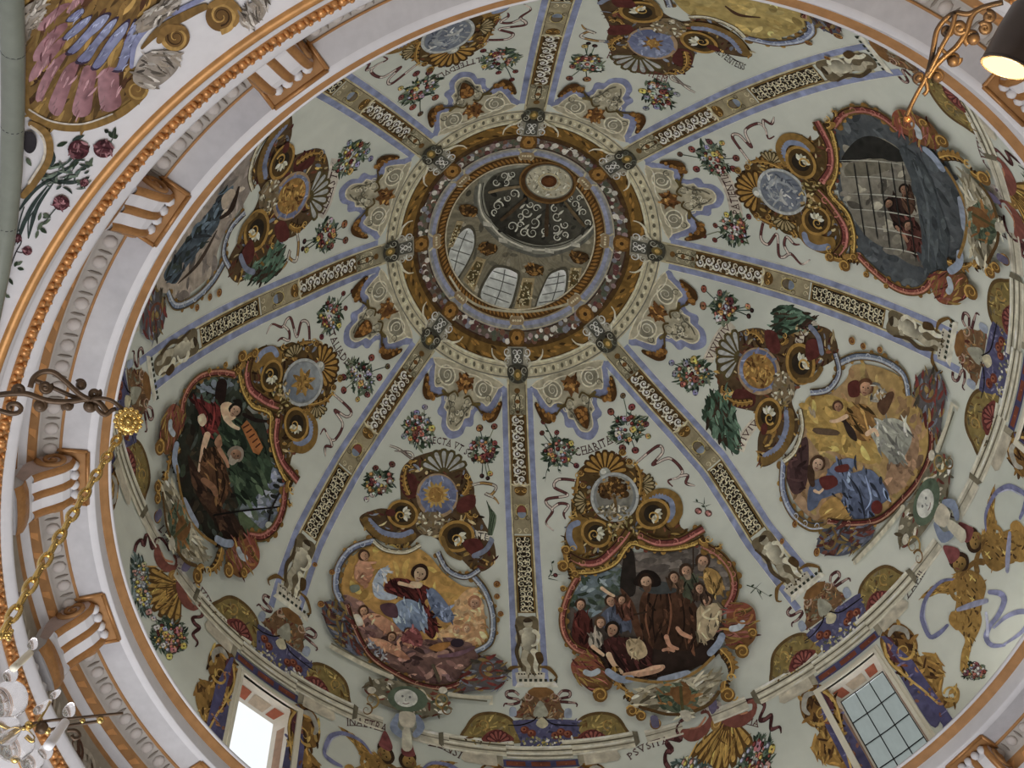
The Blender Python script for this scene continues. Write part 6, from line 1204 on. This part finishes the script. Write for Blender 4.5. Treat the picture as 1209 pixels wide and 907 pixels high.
for a, an in (([(470, 270), (500, 200), (560, 175), (640, 185), (630, 240), (580, 290), (530, 312), (490, 300)], 20), ([(850, 60), (880, 10), (950, -10), (940, 50), (900, 88), (865, 90)], 60), ([(480, 90), (520, 30), (600, -10), (640, 10), (560, 80), (500, 110)], -40), ([(55, 60), (90, 10), (150, -10), (150, 50), (100, 110), (75, 190), (60, 130)], -50)):
    part('grey_acanthus'); fill(a, (146, 136, 124)); dabs(a, 50, [(164, 156, 146), (120, 110, 98), (98, 88, 78), (178, 172, 162), (140, 128, 112)], 44, 9, an, 4, 20)
part('lower_scroll'); stroke([(95, 430), (150, 462), (172, 510), (165, 570), (120, 640), (70, 700)], [20, 30, 26, 24, 28, 22], (148, 102, 48)); stroke([(100, 440), (142, 475), (155, 520), (145, 570), (95, 650)], 9, (190, 180, 162)); dot(100, 500, 26, (70, 66, 72), 40)
def rose(x, y, r, lab=None): part('rose'); dot(x, y, r, (104, 48, 58), r*.9); dabs(ell(x, y, r*.9, r*.8), 22, [(148, 92, 100), (118, 60, 70), (92, 38, 50), (164, 112, 118)], r*.8, r*.22, None, int(x)); T.layer -= 4
thing('painted_rose_spray', 'painted spray of dusky red roses with long leaves hanging under the big scallop shell', 'flowers'); T.layer = 0
part('leaves', kind='stuff')
for p in ([(60, 760), (110, 690), (160, 650), (210, 620)], [(75, 830), (110, 740), (170, 660)], [(100, 850), (130, 740), (190, 650)], [(60, 870), (90, 780), (140, 700)], [(130, 640), (200, 620), (270, 580)], [(150, 610), (190, 570), (180, 520)], [(190, 640), (250, 650), (300, 640)]): stroke(p, [4, 16, 12, 4], (64, 82, 78), 0)
for x0, y0, x1, y1 in ((200, 520, 240, 505), (255, 500, 300, 480), (310, 600, 330, 560), (330, 590, 300, 575), (225, 640, 270, 620), (270, 640, 300, 660), (180, 600, 215, 580), (240, 600, 280, 575), (150, 590, 190, 600), (385, 470, 370, 460), (400, 490, 385, 465), (400, 490, 420, 480), (400, 490, 410, 450), (150, 760, 180, 775), (140, 810, 165, 830), (150, 790, 130, 820), (90, 560, 110, 590)): lens(x0, y0, x1, y1, 16, GREENS[int(x0) % 4])
stroke([(375, 530), (400, 490), (405, 455)], 4, (84, 92, 78)); stroke([(215, 720), (180, 760), (150, 800)], 4, (70, 84, 72)); dabs([(130, 640), (250, 560), (310, 590), (290, 670), (180, 680)], 40, [(84, 104, 92), (58, 76, 66), (104, 120, 104)], 40, 9, -20, 6)
for q in ((277, 530, 38), (366, 527, 36), (215, 720, 30), (298, 648, 16)): rose(*q)
thing('painted_rose_spray', 'thin painted twig with small red buds at the left edge below the rose spray', 'flowers'); T.layer = 0; frame(0, 250, .1654)
part('twig', kind='stuff')
stroke([(130, 120), (150, 210), (110, 290), (60, 430), (30, 560), (20, 660)], 9, (72, 66, 70), 0); stroke([(110, 280), (150, 290), (190, 280)], 7, (76, 70, 74)); stroke([(200, 190), (200, 60), (240, -10)], 9, (66, 84, 78), 0); stroke([(100, 240), (140, 60), (170, -40)], 10, (70, 88, 84), 0)
for x0, y0, x1, y1 in ((110, 380, 160, 350), (120, 400, 170, 410), (100, 390, 120, 350), (60, 470, 90, 520), (30, 590, 70, 610), (280, 120, 330, 140), (270, 130, 250, 190), (290, 90, 360, 50), (300, 40, 350, 20), (270, 60, 290, 0), (20, 560, 40, 590)): lens(x0, y0, x1, y1, 26, GREENS[int(x0) % 4])
rose(190, 275, 36); rose(118, 185, 34)
# grey green marbled roll moulding along the arch at the left edge
def on_pend(px, lift):
    X = hit(px, rpend, (-1.448, -.358)); return [Vector(p) for p in (X*S+inward(X, rpend)*lift)]
py = np.linspace(-40, 420, 24); px_ = np.interp(py, [-40, 60, 130, 200, 260, 320, 380, 420], [8, 12, 12, 10, 5, -4, -16, -26])
mo = empty('trim_15', (0, 0, 0), kind='structure'); mobj('roll_moulding', *tube(on_pend(np.stack([px_, py], 1), .03), .055, 14), GREYST, mo)
for y in (55, 145, 262): 
    x = float(np.interp(y, py, px_)); q = on_pend([(x-1, y-.6), (x+1, y+.6)], .03); mobj('joint_line', *tube(on_pend([(x, y-.5), (x, y+.5)], .03), .0552, 14), mat_joint if 'mat_joint' in globals() else LEAD, mo)
# grisaille acanthus painted on the frieze behind the corbels
RFZ = lambda z: np.full(np.shape(z), 1.1342)
def frz(p): a = np.radians(p[:, 0]); z = p[:, 1]/1000; return np.stack([1.1342*np.cos(a), 1.1342*np.sin(a), z], 1)
T.mapf = lambda q: frz(np.stack([q[:, 0]/19.8, q[:, 1]], 1)); T.rf = RFZ; T.K = KC; T.s = .4; T.dl = .0004; T.grid = 8; T.off0 = .003
for k in range(8):
    thing('painted_acanthus', 'acanthus scroll on the shaded frieze at lower left, %s counted downwards from the upper corbel' % ['eighth', 'seventh', 'sixth', 'fifth', 'fourth', 'third', 'second', 'first'][k], 'ornament', 'acanthus scrolls on the frieze'); T.layer = 0
    c = (133+8.6*k)*19.8; part('acanthus_leaf'); 
    for j in range(9): T.layer = j % 4; stroke([(c-60+14*j, -236+8*math.sin(j)), (c-50+14*j, -205), (c-34+14*j, -180+10*math.cos(j*2))], [6, 16, 6], [(176, 168, 150), (140, 126, 104), (112, 78, 56), (160, 150, 132)][j % 4])
    part('scroll'); T.layer = 5; volute(c, -205, 34, 40, (170, 160, 140), 12); part('scroll'); volute(c+46, -196, 24, 200, (118, 80, 58), 9, -1)
T.off0 = .004; T.mapf = None
# ---------------------------------------------------------------- helpers for fittings placed at real distances
def proj(P):
    q = RM@((np.array(P)-CP)/S); return CX+FPX*q[0]/q[2], CY+FPX*q[1]/q[2]
def dpts(pts, x0, y0, s, d, dd=0):
    p = np.asarray(pts, float)*s+np.array([x0, y0]); out = []
    for i, q in enumerate(cr(p, False, 3)): out.append(at_depth(q, d+dd)[0])
    return out
def bars(parent, name, pts, x0, y0, s, d, rpx, m, dd=0): 
    P = dpts(pts, x0, y0, s, d, dd); r = rpx*d/FPX; mobj(name, *tube(P, r, 8), m, parent); return P
def curl(parent, name, x, y, r, x0, y0, s, d, m, rpx=2.4, dd=.0, rot=0):
    p = spiral(x, y, r, rot, 1.6, 1, 22); return bars(parent, name, p, x0, y0, s, d, rpx, m, dd)
def rel(root):             # move child coordinates into the frame of their thing
    for c in root.children:
        c.data.transform(Matrix.Translation(-root.location))
# ---- left iron bracket
DB = 5.4
bk = empty('iron_bracket', at_depth((75, 470), DB)[0], label='scrolled gilt iron bracket reaching in from the left edge', cat='bracket'); a = (0, 400, .1654, DB)
bars(bk, 'main_bar', [(-60, 410), (0, 400), (100, 390), (200, 396), (330, 440), (480, 450), (620, 432), (700, 450), (760, 520)], *a, 3.4, IRON)
bars(bk, 'upper_bar', [(215, 350), (240, 280), (300, 238), (380, 240), (450, 290), (560, 390), (640, 436)], *a, 3.0, IRON, -.03)
bars(bk, 'middle_bar', [(250, 300), (300, 318), (400, 360), (520, 412), (640, 440)], *a, 2.6, IRON, .02)
bars(bk, 'end_hook', [(640, 440), (700, 425), (790, 440), (860, 490), (890, 510)], *a, 2.4, IRON, -.02)
bars(bk, 'lower_scroll', [(-40, 505), (20, 520), (80, 535), (135, 525), (150, 495), (120, 465), (70, 470), (60, 495), (90, 505)], *a, 2.8, IRON)
bars(bk, 'lower_bar', [(680, 470), (700, 510), (750, 545), (800, 510), (830, 500)], *a, 2.6, IRON)
for x, y, r in ((575, 330, 30), (675, 395, 40), (285, 475, 42), (485, 478, 36), (640, 478, 44), (325, 345, 42), (135, 370, 40)): curl(bk, 'scroll_curl', x, y, r, *a, IRON, 3.0, .01*(x % 3), x)
for x, y, r in ((575, 330, 5), (285, 480, 5.5), (485, 482, 4.5), (640, 482, 5)): v, f = uvs(at_depth((x*.1654, 400+y*.1654), DB)[0], r*DB/FPX, 10, 8); mobj('knob', v, f, IRON, bk)
rel(bk)
ros = empty('gilt_rosette', at_depth((151.5, 497.5), DB-.05)[0], label='bright brass flower rosette at the tip of the left iron bracket', cat='rosette'); c0 = ros.location
def disc_rosette(parent, c, R, m):
    n = (Vector(CP)-c).normalized(); x = n.cross(Vector((0, 0, 1))).normalized(); y = n.cross(x)
    V, F = uvs((0, 0, 0), 1, 18, 10); mobj('dish', [c+(x*p[0]+y*p[1])*R*.86+n*p[2]*R*.28 for p in V], F, m, parent)
    for k in range(14):
        t = 2*PI*k/14; V, F = uvs((0, 0, 0), 1, 8, 6); cc = c+(x*math.cos(t)+y*math.sin(t))*R*.85+n*R*.05; mobj('petal', [cc+(x*p[0]+y*p[1]+n*p[2])*R*.2 for p in V], F, m, parent)
    for k in range(9):
        t = 2*PI*k/9; V, F = uvs((0, 0, 0), 1, 8, 6); cc = c+(x*math.cos(t)+y*math.sin(t))*R*.48+n*R*.24; mobj('inner_petal', [cc+(x*p[0]+y*p[1]+n*p[2])*R*.17 for p in V], F, m, parent)
    V, F = uvs((0, 0, 0), 1, 10, 8); mobj('boss', [c+n*R*.3+(x*p[0]+y*p[1]+n*p[2])*R*.22 for p in V], F, m, parent)
disc_rosette(ros, c0, 15.5*DB/FPX, BRASS); rel(ros)
# ---- chain hanging straight down from the rosette to the chandelier
ch = empty('lamp_chain', c0.copy(), label='long brass link chain hanging from the rosette down to the glass chandelier', cat='chain')
top = at_depth((143, 511), DB)[0]; z = top.z
zz = np.linspace(top.z, top.z-6, 800); yy = np.array([proj((top.x, top.y, q))[1] for q in zz]); zend = zz[np.argmin(np.abs(yy-748))]
L = .085; n = int((top.z-zend)/L)
def link():
    p = [Vector((.017*math.cos(t), 0, .052*math.sin(t))) for t in np.linspace(0, 2*PI, 15)[:-1]]; v, f = tube(p, .0085, 6, True); return piece_mesh('link', v, f, BRASS)
lm_ = link(); endpx = proj((top.x, top.y, zend)); tgt = at_depth((6, 742), (Vector((top.x, top.y, zend))-Vector(CP)).length)[0]
for i in range(n+1):
    t = i/max(n, 1); o = bpy.data.objects.new('link', lm_); COL.objects.link(o); o.parent = ch; P = Vector((top.x, top.y, top.z)).lerp(tgt, t); o.location = P-ch.location; o.rotation_euler = ((tgt-top).to_track_quat('Z', 'Y').to_matrix()@Matrix.Rotation(PI/2*(i % 2)+.4, 3, 'Z')).to_euler()
DC = (tgt-Vector(CP)).length
# ---- chandelier in the lower left corner
GL = bpy.data.materials.new('cut_glass'); GL.use_nodes = True; p_ = GL.node_tree.nodes['Principled BSDF']; p_.inputs['Base Color'].default_value = (.93, .92, .92, 1); p_.inputs['Roughness'].default_value = .06; p_.inputs['Transmission Weight'].default_value = .93; p_.inputs['IOR'].default_value = 1.3; p_.inputs['Specular IOR Level'].default_value = .6
CANDLE = mat('candle_wax', (.80, .76, .62), var=.06, rough=.5); CANDW = mat('candle_white', (.80, .79, .80), var=.06, rough=.5)
cd = empty('chandelier', at_depth((20, 840), DC)[0], label='glass and brass candle chandelier hanging in the bottom left corner', cat='chandelier'); A = (0, 757, .1654, DC)
def px3(x, y, dd=0): return at_depth((x*.1654, 757+y*.1654), DC+dd)[0]
def lens3(a, b, r0, r1, name, m, seg=14): mobj(name, *tube([a.lerp(b, t) for t in np.linspace(0, 1, 8)], [((r0+(r1-r0)*t)*DC/FPX) for t in np.linspace(0, 1, 8)], seg), m, cd)
lens3(px3(95, 195, -.3), px3(215, 85, -.2), 3.9, 3.7, 'candle', CANDLE); lens3(px3(345, 750, -.3), px3(465, 580, -.18), 5.0, 4.4, 'candle', CANDW); lens3(px3(-60, 640), px3(20, 540, .1), 4, 3.8, 'candle', CANDW)
def drop(x, y, rx, name, st=1.0, dd=0, tilt=(0, 0)):
    c = px3(x, y, dd); k = DC/FPX*.1654; V, F = uvs((0, 0, 0), 1, 16, 12); up = (px3(x+tilt[0], y+tilt[1], dd)-c).normalized() if tilt != (0, 0) else Vector((0, 0, 1)); xx = up.cross(Vector((1, 0, .3))).normalized(); y2 = up.cross(xx)
    mobj(name, [c+xx*p[0]*rx*k+y2*p[1]*rx*k+up*p[2]*rx*k*st*(1+.25*p[2]) for p in V], F, GL, cd)
drop(55, 430, 120, 'glass_globe'); drop(110, 745, 115, 'glass_globe', .9); drop(40, 640, 90, 'glass_globe'); drop(320, 800, 48, 'glass_cup', 1.0, 0, (60, -90)); drop(70, 255, 46, 'glass_cup', 1.0, 0, (60, -60)); drop(492, 505, 40, 'flame_bulb', 1.25, .12, (20, -60)); drop(232, 30, 34, 'flame_bulb', 1.2, .1, (20, -60)); drop(290, 480, 30, 'glass_drop', 2.2, 0, (80, -60)); drop(390, 385, 24, 'glass_drop', 1.6, 0, (60, -50)); drop(230, 860, 70, 'glass_globe')
bars(cd, 'arm', [(130, 640), (200, 600), (330, 572), (560, 548), (880, 516)], *A, 1.7, IRON); bars(cd, 'arm', [(20, 720), (100, 660), (170, 640), (240, 690), (210, 720), (170, 690)], *A, 1.8, BRASS); bars(cd, 'arm', [(-20, 590), (120, 640), (250, 600), (360, 430)], *A, 1.4, BRASS); bars(cd, 'arm', [(250, 640), (330, 640), (520, 600), (690, 575), (730, 560)], *A, 1.8, IRON); bars(cd, 'arm', [(480, 640), (540, 640), (570, 680), (530, 700), (510, 670)], *A, 2, IRON)
for x, y, r in ((205, 598, 4.2), (300, 620, 6.5), (715, 565, 4), (340, 640, 4), (160, 640, 3), (590, 570, 3), (110, 840, 5)): v, f = uvs(px3(x, y), r*DC/FPX, 12, 8); mobj('brass_knob', v, f, BRASS if x != 300 else IRON, cd)
for k in range(16):
    x, y = RN.uniform(0, 130), RN.uniform(-90, 0); v, f = uvs(px3(x-40, y-10), RN.uniform(2, 4)*DC/FPX, 8, 6); mobj('brass_leaf', v, f, BRASS, cd)
rel(cd)
# ---- right iron bracket and lamp
DR = 5.0; a = (1009, 0, .1654, DR)
rb = empty('iron_bracket', at_depth((1110, 60), DR)[0], label='branching gilt iron bracket ending in a copper tip at upper right', cat='bracket')
bars(rb, 'main_bar', [(372, 830), (400, 760), (440, 680), (500, 570), (530, 500)], *a, 2.6, IRON); bars(rb, 'left_bar', [(520, 530), (545, 440), (565, 330), (590, 215), (650, 135), (720, 92), (810, 100), (900, 60), (1010, 25)], *a, 3.0, IRON); bars(rb, 'middle_bar', [(530, 520), (580, 420), (630, 320), (690, 210), (720, 100)], *a, 2.6, IRON, -.03); bars(rb, 'right_bar', [(520, 560), (580, 470), (650, 400), (730, 330), (795, 230), (835, 120), (900, 60), (1060, 15)], *a, 3.2, IRON); bars(rb, 'cross_bar', [(590, 350), (630, 360), (660, 395)], *a, 2.2, IRON)
bars(rb, 'main_bar', [(500, 560), (520, 640), (490, 680)], *a, 2.4, IRON)
for x, y, r in ((710, 420, 42), (835, 270, 50), (590, 545, 34), (460, 555, 30), (660, 220, 34), (750, 195, 46), (930, 200, 40), (960, 120, 34)): curl(rb, 'scroll_curl', x, y, r, *a, IRON, 3.4, .01*(x % 3), x)
for x, y, r in ((705, 440, 6), (590, 550, 5), (850, 280, 6.5), (460, 560, 4)): v, f = uvs(at_depth((1009+x*.1654, y*.1654), DR)[0], r*DR/FPX, 10, 8); mobj('knob', v, f, IRON, rb)
v, f = uvs(at_depth((1071, 141), DR)[0], 4*DR/FPX, 12, 8, (1, 1, 1.3)); mobj('copper_tip', v, f, mat('copper', (.75, .32, .1), rough=.25, metal=.9), rb); rel(rb)
DL = 4.6; F0 = at_depth((1187, 79), DL)[0]; G0 = at_depth((1222, 4), DL+.10)[0]; ax = (G0-F0).normalized(); Rl = 24*DL/FPX
lp = empty('spotlight', F0, label='dark round spotlight glowing warm yellow at the upper right edge', cat='lamp')
DARK = mat('lamp_housing', (.045, .03, .022), var=.2, rough=.4, spec=.5)
ln = (G0-F0).length
mobj('housing', *tube([F0+ax*ln*t for t in (0, .06, .5, .9, 1.0)], [Rl*1.04, Rl*1.06, Rl*1.0, Rl*.86, Rl*.6], 24), DARK, lp)
xx = ax.cross(Vector((1, 0, 0))).normalized(); y2 = ax.cross(xx)
EM = bpy.data.materials.new('lamp_face'); EM.use_nodes = True; nn_ = EM.node_tree.nodes; nn_.clear(); e_ = nn_.new('ShaderNodeEmission'); o_ = nn_.new('ShaderNodeOutputMaterial'); e_.inputs[0].default_value = (1, .70, .24, 1); e_.inputs[1].default_value = 3.0; EM.node_tree.links.new(e_.outputs[0], o_.inputs[0])
V, Fc = uvs((0, 0, 0), 1, 24, 10); mobj('lens', [F0-ax*.004+(xx*p[0]+y2*p[1])*Rl*.97+ax*p[2]*Rl*.06 for p in V], Fc, EM, lp)
mobj('rim', *tube([F0+(xx*math.cos(t)+y2*math.sin(t))*Rl*1.03 for t in np.linspace(0, 2*PI, 33)[:-1]], .006, 6, True), DARK, lp)
Y0 = F0+ax*ln*.5; mobj('yoke', *tube([Y0+xx*Rl*1.05, Y0+xx*Rl*1.3+ax*.12, Y0+ax*.3, Y0-xx*Rl*1.3+ax*.12, Y0-xx*Rl*1.05], .01, 6), DARK, lp); rel(lp)
sl = bpy.data.lights.new('spotlight_glow', 'POINT'); sl.energy = 36; sl.color = (1, .68, .28); sl.shadow_soft_size = .06; so = bpy.data.objects.new('spotlight_glow', sl); COL.objects.link(so); so.location = F0-ax*.12
finish()
